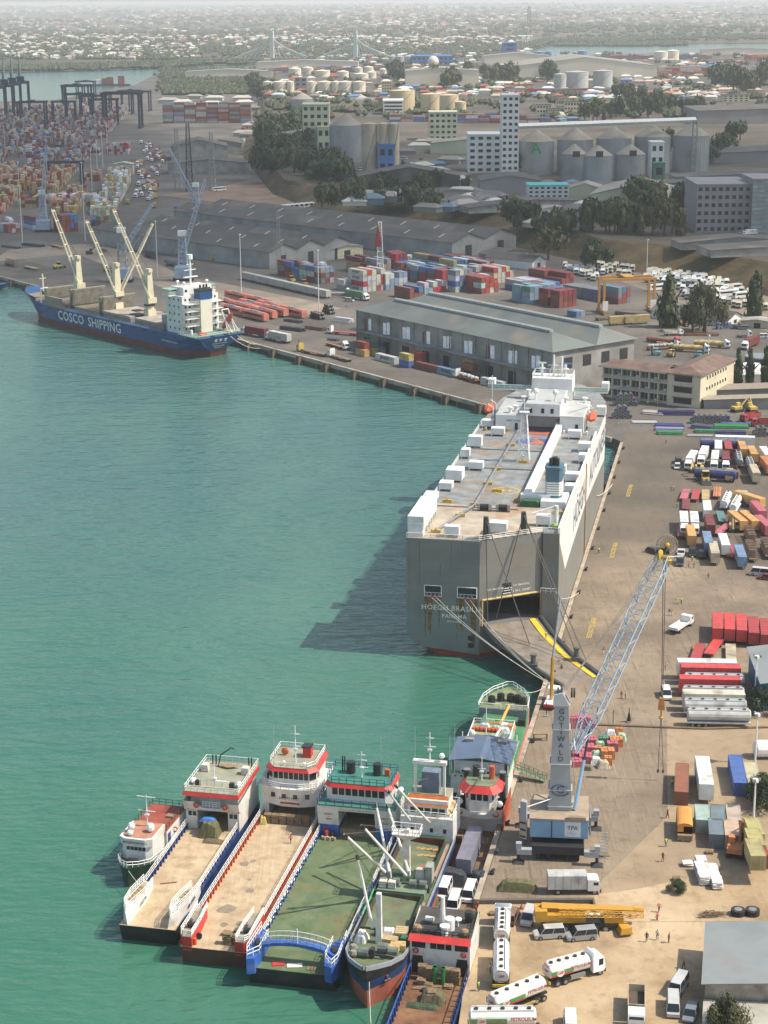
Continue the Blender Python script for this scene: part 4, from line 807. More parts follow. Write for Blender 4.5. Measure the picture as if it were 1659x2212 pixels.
tarp_heap('net_heap','flat brown net heap lying on the deck before the olive bundle',on1(f1,1.3,29.2,1.65),3.4,1.6,.35,mat('net_brown',(.16,.12,.07),.95,0,3,.4),f1.rotation_euler.z,'net',4)
tag(MB().box(-1.3,1.3,-.1,.1,0,.12).B('timber_beam',mat('beam_rust',(.2,.08,.04),.9),None,on1(f1,-1.3,14,1.64),.2),'loose rust red beam lying on the sandy ferry deck','beam')
f2=boat('landing_ferry','middle landing ferry with long planked sandy deck, red posts and pallets',(-25.85,234.9),12.3,'ferry',1.3);w=10.6
craft_hull(f2,w,54,NAVY,SANDP,low=mat('bow_rust',(.1,.045,.03),.8,0,.4,.3));side_wall(f2,w,8,45,ORED,ORED,rails=True)
for sx in(-1,1):
 x=lambda t:sx*t
 ck=MB().prism([(x(w/2),9),(x(w/2),1.),(x(w/2-.6),.1),(x(w/2-2),.1),(x(w/2-2),4.5),(x(w/2-1.6),9)][::sx],1.0,3.2).B('bow_cheek',REDP,f2)
 MB().add([(x(w/2-.1),9,3.22),(x(w/2-.1),1.,3.22),(x(w/2-.6),.2,3.22),(x(w/2-1.9),.2,3.22),(x(w/2-1.9),4.5,3.22),(x(w/2-1.5),9,3.22)][::sx],[tuple(range(6))]).B('side_deck',GDECK,ck)
 MB().rail([(x(w/2-.1),9,3.2),(x(w/2-.1),1.,3.2),(x(w/2-.6),.2,3.2),(x(w/2-1.9),.2,3.2),(x(w/2-1.9),4.5,3.2),(x(w/2-1.6),9,3.2)],1.1,.06,1.,3).B('rail_frame',RAIL,ck)
 MB().T((x(w/2-1.4),3,3.7),(x(w/2-.5),3,3.7),.4,8).B('winch',DARK,ck);MB().ball((x(w/2-1),5,3.5),.7,.9,.4,7,4).B('rope_coil',mat('rope_grey',(.25,.24,.2),.95,0,3,.3),ck)
 MB().box(*sorted((x(w/2-.02),x(w/2+.12))),.6,9,1.6,2.1).B('rub_strip',ORED,ck)
y=45
MB().box(-w/2,w/2,y+7.6,y+8,1.64,6.4).box(-w/2,-w/2+1.2,y,y+8,1.64,6.2).box(w/2-1.2,w/2,y,y+8,1.64,6.2).B('deckhouse_wall',WP,f2)
fr_=[(-w/2-.1,y),(-w/2+1.6,y-1.2),(-1.5,y-1.9),(1.5,y-1.9),(w/2-1.6,y-1.2),(w/2+.1,y),(w/2+.1,y+8),(-w/2-.1,y+8)]
MB().prism([(a,b_+.6)for a,b_ in fr_],4.2,7.6,fr_).B('bridge_front',WP,f2)
up=[(-w/2+1.1,y+.8),(-w/2+2.1,y-.3),(w/2-2.1,y-.3),(w/2-1.1,y+.8),(w/2-1.1,y+7),(-w/2+1.1,y+7)]
wh_=MB().prism(up,7.6,10.4).B('wheelhouse',WP,f2)
wheelhouse_windows(wh_,-w/2+2.2,w/2-2.2,y-.31,8.9,10.1,7)
for sx in(-1,1):
 g_=MB().add([(sx*(w/2-2.05),y-.3,8.9),(sx*(w/2-1.15),y+.68,8.9),(sx*(w/2-1.15),y+.68,10.1),(sx*(w/2-2.05),y-.3,10.1)],[(0,1,2,3)]);g_.v=[(a+sx*.05,b_-.05,c)for a,b_,c in g_.v];g_.B('window',GLASS,wh_)
 MB().box(*sorted((sx*(w/2-1.09),sx*(w/2-1.03))),y+1.4,y+2.4,8.7,10).B('window',GLASS,wh_)
vs=[(-w/2+.6,y+.6),(-w/2+1.9,y-1),(w/2-1.9,y-1),(w/2-.6,y+.6),(w/2-.6,y+7.4),(-w/2+.6,y+7.4)]
MB().prism(vs,10.4,11.,[(a*.86,b_+.35)for a,b_ in vs]).B('visor',REDP,f2)
MB().prism([(a*.85,b_+.4)for a,b_ in vs],11.01,11.06).B('roof_deck',GDECK,f2)
MB().rail([(a*.85,b_+.4,11.05)for a,b_ in vs+vs[:1]],1.,.055,1.2,2).B('rail_frame',RAIL,f2)
MB().rail([(a,b_+.1,7.6)for a,b_ in fr_+fr_[:1]],1.1,.06,1.2,3).B('rail_frame',RAIL,f2)
for k in range(4):MB().box(-3.3+k*2.,-2.6+k*2.,y-1.75 if k in(1,2)else y-1.45,y-1.6 if k in(1,2)else y-1.2,5.9,6.7).B('window',GLASS,f2)
text('SAFETY FIRST',.62,f2,(0,y-1.75,5.9),(1,0,0),(0,.17,1),LETB);MB().add([(-1.7,y-1.44,4.75),(1.7,y-1.44,4.75),(1.7,y-1.5,5.1),(-1.7,y-1.5,5.1)],[(0,1,2,3)]).B('sign_strip',mat('letter_red',(1,1,1)),f2)
mast(f2,.3,y+1.8,11.05,6.8,((.45,.9),(.78,.8)));MB().box(1.,2.4,y+4,y+5.6,11.06,12.9).B('funnel',REDP,f2);MB().box(.8,2.5,y+3.9,y+5.7,12.91,13.1).B('funnel_top',BLK,f2)
MB().ball((-2.3,y+4.5,11.8),.7,.3,.7).B('orange_buoy',ORG,f2);whip(f2,-3.8,y+3,11,6);MB().ball((-1.4,y+.4,11.6),.3).B('light_ball',RAIL,f2);MB().ball((2.2,y+.4,11.6),.3).B('light_ball',RAIL,f2)
MB().box(-4.9,-4.1,y+2,y+5,7.65,8.6).B('locker',DARK,f2);MB().ball((-4.7,y+.6,5.3),.4).B('liferaft',ORG,f2)
for x,y_,r in((-1.6,12,1.5),(.2,18.5,.75),(-3.2,27,.9),(-2.1,28.2,.6),(-.6,7.4,.7),(1.6,8.2,.7),(3.6,14,.4),(-.9,22,.4)):
 MB().add([(x+r*R.uniform(.7,1.1)*math.cos(a),y_+r*1.1*R.uniform(.7,1.1)*math.sin(a),1.637)for a in[PI*k/7 for k in range(14)]],[tuple(range(14))]).B('repair_patch',mat('patch_grey',(.25,.2,.15),.9,0,1,.2),f2)
f3=boat('landing_ferry','landing ferry with green deck, blue bow gantry and white portal house',(-14.05,228.6),12.2,'ferry',1.3);w=13.2
craft_hull(f3,w,51,NAVY,GREEND,low=BLK)
BRB=mat('bright_blue',(.03,.11,.4),.5,0,.5,.15,(.3,.3,.3),.3,.6)
side_wall(f3,w,6,43,NAVY,BRB)
for sx in(-1,1):
 x=lambda t:sx*t
 MB().line([(x(w/2-.2),8+k*1.0,2.+.5*(k%2))for k in range(34)],.1,4).B('mooring_swag_frame',RAIL,f3)
 ck=MB().prism([(x(w/2),8),(x(w/2+.3),1.2),(x(w/2-.3),-.8),(x(w/2-1.4),-.4),(x(w/2-1.8),1.2),(x(w/2-1.8),6),(x(w/2-.5),8)][::sx],.9,3.4).B('bow_cheek',BRB,f3)
 MB().add([(x(w/2+.25),1.2,.88),(x(w/2-.3),-.75,.88),(x(w/2-1.6),1.2,.88),(x(w/2-.6),1.6,-.6),(x(w/2-1.4),2.6,-.6),(x(w/2),4,-.6),(x(w/2),7,.88)],[(0,1,3),(1,2,4,3),(0,3,5,6)]).B('bow_foot',BRB,ck)
 MB().rail([(x(w/2-.1),8,3.4),(x(w/2+.15),1.2,3.4),(x(w/2-.35),-.6,3.4),(x(w/2-1.7),1.2,3.4),(x(w/2-1.7),6,3.4)],1.2,.06,1.,2).B('rail_frame',RAIL,ck)
 MB().ball((x(w/2-.9),3.4,3.9),.6,.8,.5,7,4).B('winch',DARK,ck)
 for yy in(12,21,30,38):MB().ball((x(w/2-.1),yy,2.6),.25,.25,.45,6,4).B('yellow_float',YEL,f3)
ar=MB();P_=[((-w/2+.6+t*(w-1.2)),2.2,3.5+1.4*math.sin(PI*t)**.6)for t in[k/12 for k in range(13)]]
for a,b_ in zip(P_,P_[1:]):
 ar.add([a,b_,(b_[0],3.6,b_[2]),(a[0],3.6,a[2]),(a[0],2.2,a[2]-.5),(b_[0],2.2,b_[2]-.5),(b_[0],3.6,b_[2]-.5),(a[0],3.6,a[2]-.5)],[(0,1,2,3),(7,6,5,4),(4,5,1,0),(3,2,6,7)])
ar.B('bow_gantry',BRB,f3)
MB().rail([p for p in P_[1:-1]],1.2,.06,1.2,2).rail([(p[0],3.6,p[2])for p in P_[1:-1]],1.2,.05,1.2,2).B('rail_frame',RAIL,f3)
MB().cyl(.5,2.4,4.9,7.2,.09,5).B('light_pole',RAIL,f3)
text('II',.5,f3,(-.8,1.4,.85),(1,0,0),(0,.6,1),BUFF)
y=43
for a_,b_ in((w/2-3.4,w/2-.05),(-w/2+.05,-w/2+3.4)):MB().box(a_,b_,y+.1,y+7,1.64,3.7).B('lower_house',BRB,f3)
pf=MB()
for x0,x1 in((-w/2-.05,-3.1),(3.1,w/2+.05)):pf.add([(x0,y+.2,3.7),(x1,y+.2,3.7),(x1,y-.6,7.4),(x0,y-.6,7.4),(x0,y+7,3.7),(x1,y+7,3.7),(x1,y+7,7.4),(x0,y+7,7.4)],[(0,1,2,3),(1,5,6,2),(4,0,3,7),(3,2,6,7),(0,4,5,1)])
pf.add([(-3.1,y-.4,6.6),(3.1,y-.4,6.6),(3.1,y-.6,7.4),(-3.1,y-.6,7.4),(-3.1,y+7,6.6),(3.1,y+7,6.6),(3.1,y+7,7.4),(-3.1,y+7,7.4)],[(0,1,2,3),(3,2,6,7),(4,5,1,0)]);pf.B('portal_front',WP,f3)
MB().box(-3.1,3.1,y+5.5,y+5.7,1.64,6.6).B('tunnel_back',DARK,f3)
MB().box(-3.1,3.1,y+.7,y+5.4,1.65,2.9).B('cargo_pallets_in_tunnel',WOOD,f3)
MB().box(-w/2,w/2,y-.55,y+7.2,7.41,7.6).B('bridge_deck',TEAL,f3)
MB().rail([(-w/2,y-.5,7.6),(w/2,y-.5,7.6),(w/2,y+7,7.6)],1.1,.06,1.4,2).rail([(-w/2,y-.5,7.6),(-w/2,y+7,7.6)],1.1,.06,1.4,2).B('rail_frame',mat('rail_blue',(.03,.09,.22),.5),f3)
up=[(-w/2+1.,y+2),(-w/2+2,y+1.2),(w/2-2,y+1.2),(w/2-1,y+2),(w/2-1,y+7),(-w/2+1,y+7)]
wh_=MB().prism(up,7.6,10.3).B('wheelhouse',WP,f3);wheelhouse_windows(wh_,-w/2+2.05,w/2-2.05,y+1.2,8.8,10.,8)
vs=[(-w/2+.7,y+1.6),(-w/2+1.7,y+.6),(w/2-1.7,y+.6),(w/2-.7,y+1.6),(w/2-.7,y+7.2),(-w/2+.7,y+7.2)]
MB().prism(vs,10.3,10.9,[(a*.93,b_+.35)for a,b_ in vs]).B('visor',REDP,f3);MB().prism([(a*.93,b_+.4)for a,b_ in vs],10.91,11.0).B('roof_deck',TEAL,f3)
MB().rail([(a*.92,b_+.45,11)for a,b_ in vs+vs[:1]],1.1,.06,1.3,2).B('rail_frame',mat('rail_blue',None),f3)
mast(f3,0,y+4,11,4.6,((.4,1.1),(.68,.9),(.88,.6)))
for x_ in(-2.2,2.4):q=MB().cyl(x_,y+5.5,11,13,.75,12).B('water_tank',BLK,f3);[MB().cyl(x_,y+5.5,11.3+k*.5,11.45+k*.5,.8,12).B('tank_rib',BLK,q)for k in range(4)]
for x_ in(-3.8,-3.4):MB().cyl(x_,y+6,11,13.6,.13,5).B('exhaust_pipe',BLK,f3)
MB().box(3.7,4.5,y+5,y+5.6,11.01,12.2).B('lifejacket_box',ORG,f3);whip(f3,3.1,y+5,11,7);MB().T((w/2,y+3,9.2),(w/2,y+4.5,9.2),.5,8).B('liferaft',RAIL,f3)
text('ALLAH IBARIK',.62,f3,(0,y-.52,7.0),(1,0,0),(0,.21,1),mat('letter_grey',(.3,.3,.3),.7),space=1.5)
for x_ in(-4.8,4.8):
 for t_,z in(('SAFETY',5.8),('+',5.3),('FIRST',4.8)):text(t_,.45,f3,(x_,y+.2-(z-3.7)*.216-.05,z),(1,0,0),(0,-.21,1),mat('letter_red',(1,1,1)))
buoy(f3,(-5.4,y+.05,2.8));MB().cyl(-5.,y-.7,1.63,3.,.35,8).B('gas_bottle',ORG,f3);MB().cyl(-4.,y-.7,1.63,2.8,.35,8).B('drum',DARK,f3)
for k in range(6):tag(MB().cyl(0,0,0,.55,.22,7).B('can',mat('can_cream',(.5,.38,.25),.7),None,on1(f3,-5.6+k*.42,y-1.3-.2*(k%2),1.64)),'small cream can in the row by the blue ferry house, %s along'%ORD[k],'can','cans beside the green ferry deck')
tag(MB().box(-.9,.9,-.5,.5,0,.12).B('cloth',REDP,None,on1(f3,-2.2,1.6,1.64),.1),'red cloth spread on the green deck inside the bow ramp','cloth')
tag(MB().box(-1.1,1.1,-.55,.55,0,.1).B('cloth',mat('cloth_white',(.7,.66,.62),.9,0,2,.2,(.5,.1,.08),.6,1.5),None,on1(f3,.2,1.7,1.64),.05),'white cloth with red print drying on the green deck','cloth')
PLM=MB()
for k in range(7):PLM.box(-.6+k*.18,-.48+k*.18,-.5,.5,.09,.12)
for yy in(-.48,-.05,.38):PLM.box(-.6,.6,yy,yy+.1,0,.085)
PLM=PLM.mesh('pallet',WOOD)
def pallet_at(p,rz,label,group):return tag(place(PLM,'pallet',None,p,rz),label,'pallet',group)
pallet_at(on1(f3,2.8,1.3,1.64),-.2,'single wooden pallet flat on the green deck by the ramp lip','loose pallets')
tier=['lowest','second','third','fourth','fifth','sixth','seventh','eighth','ninth','tenth','eleventh','twelfth']
for si,(x,y_,n_)in enumerate([(-3.6+i*1.35,42.4,11)for i in range(6)]):
 for k in range(n_):pallet_at(on1(f2,x+R.uniform(-.05,.05),y_+R.uniform(-.06,.06),1.64+k*.15),f2.rotation_euler.z+R.uniform(-.05,.05),'%s pallet up in the %s stack before the middle ferry house'%(tier[k],ORD[si]),'pallets stacked under the ferry bridge')
for si,(x,y_,n_)in enumerate([(1.6,2.2,12),(2.8,2.6,9),(2.3,5.2,5),(3.2,6.6,3),(.8,4.6,4)]):
 for k in range(n_):pallet_at(on1(f2,x+R.uniform(-.1,.1),y_+R.uniform(-.1,.1),1.64+k*.15),f2.rotation_euler.z+R.uniform(-.2,.2),'%s pallet up in the %s stack by the red ferry ramp'%(tier[k],ORD[si]),'pallets stacked by the red bow ramp')
tag(MB().T((0,-.2,.5),(0,.2,.5),.5,12).B('tyre',TYRE,None,on1(f2,-3.,2.6,1.64)),'old black tyre standing by the red bow cheek','tyre');tag(MB().cyl(0,0,0,1.,.3,8).B('gas_bottle',ORG,None,on1(f2,-3.1,1.,1.64)),'orange gas bottle at the ramp of the red bow','gas bottle')
tarp_heap('sack_heap','yellow and grey sacks piled beside the pallets on the middle ferry',on1(f2,-4.3,42,1.64),1.3,1.8,1.2,mat('sack_yellow',(.5,.42,.1),.9,0,2,.3,(.3,.35,.4),.8,1.2),0,'sacks',9)
mj=boat('workboat','small dark green workboat with red deck roof and white wheelhouse',(-41.7,257.2),14.5,'boat')
st2=[(-.2,.5,.25,.1,3.6),(1.2,1.6,1.6,.7,3.4),(3.2,3.2,2.8,2.,3.1),(6,6,3.4,3.,2.7),(18,18,3.5,3.3,2.4),(20.5,20,3.2,2.6,2.5)]
HGR=mat('hull_green',(.02,.055,.035),.45,0,.4,.2,(.12,.1,.08),.3,.4)
hull_shell(MB(),st2,-.8,.35,True).B('hull',HGR,mj);hull_shell(MB(),[(a,b_,c,d,e)for a,b_,c,d,e in st2],-.8,.34,False).B('boot_topping',mat('boot_brown',(.12,.05,.03),.8),mj)
MB().add([(-.2,.1,3.45),(.2,.1,3.45),(1.5,1.3,3.3),(2.7,3.2,3.),(3.3,6,2.66),(3.4,18,2.42),(-3.4,18,2.42),(-3.3,6,2.66),(-2.7,3.2,3.),(-1.5,1.3,3.3)],[tuple(range(10))]).B('deck',GDECK,mj)
fw=[(-2.6,4.9),(-1.6,4.2),(1.6,4.2),(2.6,4.9),(2.6,10),(-2.6,10)]
h2=MB().prism(fw,2.5,6.2).B('wheelhouse',WP,mj);MB().prism([(a*1.06,b_-.35 if b_<9 else b_)for a,b_ in fw],5.5,6.9,[(a*1.1,b_-.5 if b_<9 else b_)for a,b_ in fw]).B('name_board',WP,mj)
wheelhouse_windows(h2,-1.7,1.7,4.19,4.7,5.3,5);
text('MOJANGAYA 2',.62,mj,(0,3.72,6.2),(1,0,0),(0,-.1,1),LETB)
MB().prism([(a*.98,b_)for a,b_ in fw],6.91,6.96).B('roof_deck',mat('roof_pink',(.42,.2,.13),.8,0,.6,.2),mj)
MB().box(-3.,3.,10.2,19,2.45,5.6).B('after_house',WP,mj);MB().box(-3.1,3.1,10,19.3,5.61,5.75).B('roof_deck',mat('roof_red',(.3,.07,.045),.7,0,.5,.2),mj)
MB().rail([(-3,10.2,5.75),(-3,19.2,5.75),(3,19.2,5.75),(3,10.2,5.75)],1.,.05,1.3,2).B('rail_frame',DARK,mj)
MB().rail([(-3.3,8,2.6),(-2.8,3.2,3.),(-1.5,1.3,3.3),(0,.1,3.6),(1.5,1.3,3.3),(2.8,3.2,3.),(3.3,8,2.6),(3.4,18,2.5)],1.,.06,1.1,2).B('rail_frame',RAIL,mj)
mast(mj,.3,8.6,6.9,5.6,((.5,1.5),(.95,1.6)));MB().ball((-1.5,6.2,7.9),.65).cyl(-1.5,6.2,6.9,7.4,.3,6).B('radome',RAIL,mj);MB().ball((1.6,6.8,7.7),.7,.7,.8).B('radome',RAIL,mj);MB().ball((-1.2,4.8,7.4),.6,.5,.5).B('liferaft',RAIL,mj)
for x_ in(-1.9,1.9):MB().box(x_-.7,x_+.7,14.5 if x_>0 else 11,15.5 if x_>0 else 12,5.76,6.1).B('hatch',WOOD,mj)
MB().box(3.01,3.06,10.6,11.8,3.2,4.9).B('door',NAVY,mj);buoy(mj,(3.2,13.4,4.4));MB().T((-.7,2.6,3.6),(.7,2.6,3.6),.5,8).B('windlass',DARK,mj)
sag(on1(mj,.1,.2,3.2),on1(f1,-w/2+3.2,10,1.6),.2,.06,'mooring_line','thin rope from the green workboat bow to the ferry side','lines of small boats')
co=boat('coaster','old black and blue coaster with white derrick booms and orange banded bridge',(-3.1,222.4),12.6,'ship',1.2)
cM=FM(co);cI2=cM.inverted();cp=lambda k,x,y,z:cI2@W(k,x,y,z);cpY=lambda k,x,y,Y:cI2@WY(k,x,y,Y)
st3=[(-.6,1.2,.3,.1,5.6),(.8,2.4,1.6,.8,5.3),(2.8,4,3.1,2.1,4.9),(6,6.6,4.3,3.6,4.3),(11,11,4.6,4.4,3.6),(46,46,4.6,4.4,3.4),(53,52,3.6,2.8,4)]
CB=mat('coaster_blue',(.02,.06,.18),.5,0,.4,.2,(.03,.03,.035),.9,.3);CR_=mat('coaster_red',(.42,.12,.07),.65,0,.4,.2,(.16,.07,.05),.6,.4)
def banded(b,st,zlist,mats):
 names=('boot_topping','hull_band','hull')
 for i,m in enumerate(mats):
  rr=[]
  for y,yw,bd,bw,zd in st:
   z0,z1=zlist[i],(zlist[i+1]if i+1<len(zlist)else zd);f=lambda z:(max(0,min(1,(z+1)/(zd+1))))
   pts=[(bw+(bd-bw)*f(z),yw+(y-yw)*f(z),z)for z in(z0,z1)]
   rr.append([(-p[0],p[1],p[2])for p in reversed(pts)]+pts)
  MB().loft(rr,True,True).B(names[i],m,b)
banded(co,st3,[-2.2,2.,3.5],[CR_,CB,BLK])
wr=MB();edge=[(s*bd,y,zd)for y,yw,bd,bw,zd in st3 for s in(1,)]
for s in(-1,1):
 pts=[(s*bd,y,zd)for y,yw,bd,bw,zd in st3]
 for a,b_ in zip(pts,pts[1:]):wr.add([a,b_,(b_[0],b_[1],b_[2]+.7),(a[0],a[1],a[2]+.7),(a[0]-s*.15,a[1]+.1,a[2]),(b_[0]-s*.15,b_[1]+.1,b_[2]),(b_[0]-s*.15,b_[1]+.1,b_[2]+.7),(a[0]-s*.15,a[1]+.1,a[2]+.7)],[(0,1,2,3),(7,6,5,4),(3,2,6,7)])
wr.B('bulwark',mat('bulwark_grey',(.3,.32,.36),.5,0,.5,.15),co)
MB().add([(s*bd*.97,y+.1,zd+.02)for s in(1,)for y,yw,bd,bw,zd in st3]+[(-bd*.97,y+.1,zd+.02)for y,yw,bd,bw,zd in reversed(st3)],[tuple(range(14))]).B('deck',mat('coaster_deck',(.13,.16,.09),.85,0,.4,.3,(.15,.08,.05),.6,.5),co)
for z in range(6):text('%d'%(2+z*2),.34,co,(2.62+z*.02,4.2,.2+z*.42),(.75,.6,0),(.1,0,1),BUFF)
MB().T((2.2,3.1,3.4),(2.7,2.7,3.2),.2,6).T((2.3,2.3,2.7),(3.,3.,2.8),.13,4).T((2.65,2.6,3.3),(2.65,2.6,2.7),.1,4).B('anchor',mat('anchor_rust',(.2,.1,.06),.8),co)
GC=mat('coaming_green',(.025,.06,.03),.6,0,.5,.25,(.2,.12,.08),.4,.6);RH=mat('hold_red',(.13,.03,.02),.8,0,.6,.4)
for y0,y1 in((12.5,23.5),(31,43)):
 MB().box(-3.6,-3.4,y0,y1,3.5,5.).box(3.4,3.6,y0,y1,3.5,5.).box(-3.4,3.4,y0,y0+.2,3.5,5).box(-3.4,3.4,y1-.2,y1,3.5,5.).B('hatch_coaming_frame',GC,co)
 MB().box(-3.38,3.38,y0+.2,y1-.2,3.62,3.7).box(-3.39,-3.37,y0+.2,y1-.2,3.7,4.95).box(3.37,3.39,y0+.2,y1-.2,3.7,4.95).box(-3.37,3.37,y1-.24,y1-.21,3.7,4.95).B('hold',RH if y0>20 else mat('hold_brown',(.12,.08,.045),.9,0,.5,.35),co)
 for sx in(-1,1):MB().box(*sorted((sx*3.65,sx*4.1)),y0+.5,y1-.5,3.55,4.2).B('hatch_beam',mat('beam_pink',(.36,.24,.18),.8,0,1,.25),co)
MB().box(-3.7,3.7,23.8,26.2,4.2,5.15).B('hatch_cover',mat('cover_palegreen',(.17,.23,.15),.7,0,.5,.25),co)
tag(MB().box(-1,1,-.8,.8,0,.3).T((-.6,-.6,.5),(.6,.5,.8),.25,6).B('net_heap',ORG,None,on1(co,1.,33.4,3.72)),'orange cargo net lying in the red hold of the coaster','net')
for k in range(10):tag(MB().box(-.5,.5,-.3,.3,0,.32).B('crate',mat('crate_gold',(.42,.27,.1),.85,0,2,.3),None,on1(co,-1.8+(k%5)*1.,38.5+(k//5)*2.3,3.72),R.uniform(-.3,.3)),'golden crate in the red coaster hold, %s in the %s row'%(ORD[k%5],('front','rear')[k//5]),'crate','crates in the coaster hold')
mst=MB().box(-.55,.55,28.4,29.4,3.6,13.2,.12,.1).B('derrick_mast',WP,co)
MB().add([(-2.2,27.8,12.6),(2.2,27.8,12.6),(2.2,30,12.6),(-2.2,30,12.6),(-.6,28.4,11.6),(.6,28.4,11.6),(.6,29.4,11.6),(-.6,29.4,11.6)],[(0,1,2,3),(1,0,4,5),(2,1,5,6),(3,2,6,7),(0,3,7,4)]).B('mast_platform',WP,mst)
MB().rail([(-2.2,27.8,12.6),(2.2,27.8,12.6),(2.2,30,12.6),(-2.2,30,12.6),(-2.2,27.8,12.6)],1.1,.06,1.,2).B('rail_frame',RAIL,mst)
MB().box(-4.,4.,26.4,30.4,3.5,5.3).B('winch_house',GC,co);
for x in(-3,-1,1.6,3.2):q=MB().T((x-.5,25.6,5.9),(x+.5,25.6,5.9),.55,9).box(x-.7,x+.7,25.1,26.1,5.16,5.5).B('winch',mat('winch_grey',(.16,.18,.16),.6,0,1,.3),co)
for x in(-3.,2.4):MB().box(x-.8,x+.8,27.2,28,5.3,7.4,.2,0).B('winch_cover',mat('winch_white',(.5,.5,.45),.7,0,1,.2),co)
MB().box(3.2,4.3,27,29,5.3,8).B('locker',mat('locker_grey',(.33,.33,.3),.7),co)
ym=on1(co,0,28.4,0).y
def boom(p,q,r=.24):
 o=MB().T(p,q,r,7,r*.8).B('derrick_boom',WP,co);p,q=Vector(p),Vector(q)
 MB().T(q-(q-p)*.07,q,r*1.1,6).B('boom_head',BLK,o);return o
def cable(p,q,r=.04):MB().T(p,q,r,3).B('rigging_cable',cb,co)
heel={}
for(a,b_,Y)in((('r',725,1030),('r',358,618),ym-5),(('r',552,1003),('r',218,692),ym-7),(('r',587,1000),('r',478,440),ym+6),(('r',745,1000),('r',568,448),ym+7)):
 p=cpY(*a,ym-1.2);q=cpY(*b_,Y);boom(p,q);cable(q,(0,28.9,13.2));cable(q,(q.x*.6,26,5.4))
for(a,b_)in((('r',755,580),('r',572,340)),(('r',915,600),('r',632,292))):
 y_=on1(co,0,44.2,0).y;p=cpY(*a,y_);q=cpY(*b_,y_-7);boom(p,q,.2);cable(q,(0,46,14))
p=cpY('s',425,400,on1(co,0,9.4,0).y);q=cpY('r',322,862,on1(co,0,13,0).y);boom(p,q,.24);cable(q,(0,9,9))
MB().box(-.45,.45,8.7,9.6,4,12.6,.1,.1).B('foremast',WP,co)
for x,y,r in((1.2,6.2,.75),(-1.2,4.6,.7),(2.8,5.6,.6)):MB().T((x-.7,y,5.6),(x+.7,y,5.6),r,10).B('windlass_drum',mat('winch_grey',None),co)
MB().T((-2,4.8,5.2),(2,4.8,5.2),.18,6).box(-.3,.3,4.3,5.2,4.9,6.2).B('windlass',DARK,co)
for x,y in((-2.6,4.2),(-3,5.8)):MB().ball((x,y,5.4),.7,.6,.6,7,4).B('rope_coil',mat('rope_grey',None),co)
for k,(x,y,z,sx,sy,h,m,c)in enumerate([(-2.6,9.2,4.1,2,2.4,1.8,'w','white wrapped bale by the fore mast'),(.9,11.4,4.6,2.4,1.8,1.2,'w','white wrapped bale at the hatch edge'),(2.8,11.6,4.8,1.8,2.2,.8,'t','tan carton stack at the hatch edge'),(1.4,9.4,4.4,2.4,1.4,1.,'t','tan carton pile before the hatch'),(3.,8.2,4.4,2.2,1.4,.9,'y','yellow timber bundle on the fore deck'),(2.4,6.9,4.9,2.,.8,.7,'y','yellow plank bundle by the winch drum'),(-.7,11.2,4.2,1.2,1.2,1.5,'k','black bag between the bales'),(3.6,10,4.6,.9,1.3,.9,'g','green chest on the cartons'),(-3.2,11.4,4,1.4,1.8,1.,'w','low white bale at the port rail')]):
 mm_={'w':mat('wrap_white',(.68,.66,.62),.8,0,1.2,.15,(.3,.25,.2),.3,1),'t':mat('carton_tan',(.48,.36,.2),.9,0,1,.2),'y':mat('timber_yellow',(.55,.4,.17),.9,0,2,.25),'k':BLK,'g':mat('chest_green',(.05,.17,.1),.7)}[m]
 if m in 'wk':tarp_heap('bale',c,on1(co,x,y,z),sx,sy,h,mm_,co.rotation_euler.z+R.uniform(-.2,.2),'bale',k+40)
 else:
  o=MB().box(-sx/2,sx/2,-sy/2,sy/2,0,h).B('carton' if m=='t' else 'timber_bundle' if m=='y' else 'chest',mm_,None,on1(co,x,y,z),co.rotation_euler.z+R.uniform(-.15,.15));tag(o,c,'cargo')
  for q in range(4):MB().box(-sx/2,sx/2,-sy/2+q*sy/4+.03,-sy/2+(q+1)*sy/4-.03,h+.005,h+.12).B('top_layer',mm_,o)
for k,x in enumerate((-2.9,-1.5)):
 o=MB().box(-.55,.55,-.55,.55,0,1.1).B('liquid_tote',mat('tote_white',(.6,.58,.5)),None,on1(co,x,24.9,5.16),co.rotation_euler.z);tag(o,('outer','inner')[k]+' white liquid tote on the pale green hatch cover','liquid tote')
 MB().line([(-.58,-.58,.1),(.58,-.58,.1),(.58,-.58,1.1),(-.58,-.58,1.1)],.04,4,True).line([(-.58,-.58,.6),(.58,-.58,.6)],.04,4).B('cage_frame',STEEL,o)
MB().line([(-4.2,16+k,4.9+.15*math.sin(k))for k in range(9)],.14,5).B('green_hose',mat('hose_green',(.08,.4,.12),.5),co)
MB().box(-4.4,4.4,44.5,51,3.5,7.6).B('deckhouse',WP,co);MB().box(-3.3,3.3,45.4,50.5,7.6,10.4).B('bridge_house',WP,co)
MB().add([(-3.5,45.2,9.4),(3.5,45.2,9.4),(3.3,46.2,11),(-3.3,46.2,11)],[(0,1,2,3)]).B('orange_band',mat('band_orange',(.6,.16,.03),.6),co)
MB().box(-3.4,3.4,46.2,50.6,10.41,10.5).B('roof_deck',GDECK,co);wheelhouse_windows(co,-3.,3.,45.4,8.1,9.,5)
for x in(-2.6,0.6,2.8):MB().box(x,x+.5,44.4,44.5,5.2,5.9).B('window',GLASS,co)
MB().box(-4,-3.2,44.4,44.5,3.6,5.6).B('door',DARK,co);text('SAFETY FIRST',.5,co,(0,45.33,7.75),(1,0,0),(0,0,1),LETB)
gp=MB().box(-2.6,-2.2,47,47.6,10.5,16).box(2.2,2.6,47,47.6,10.5,16).box(-2.8,2.8,46.8,47.8,16,16.6).B('goalpost_mast',WP,co)
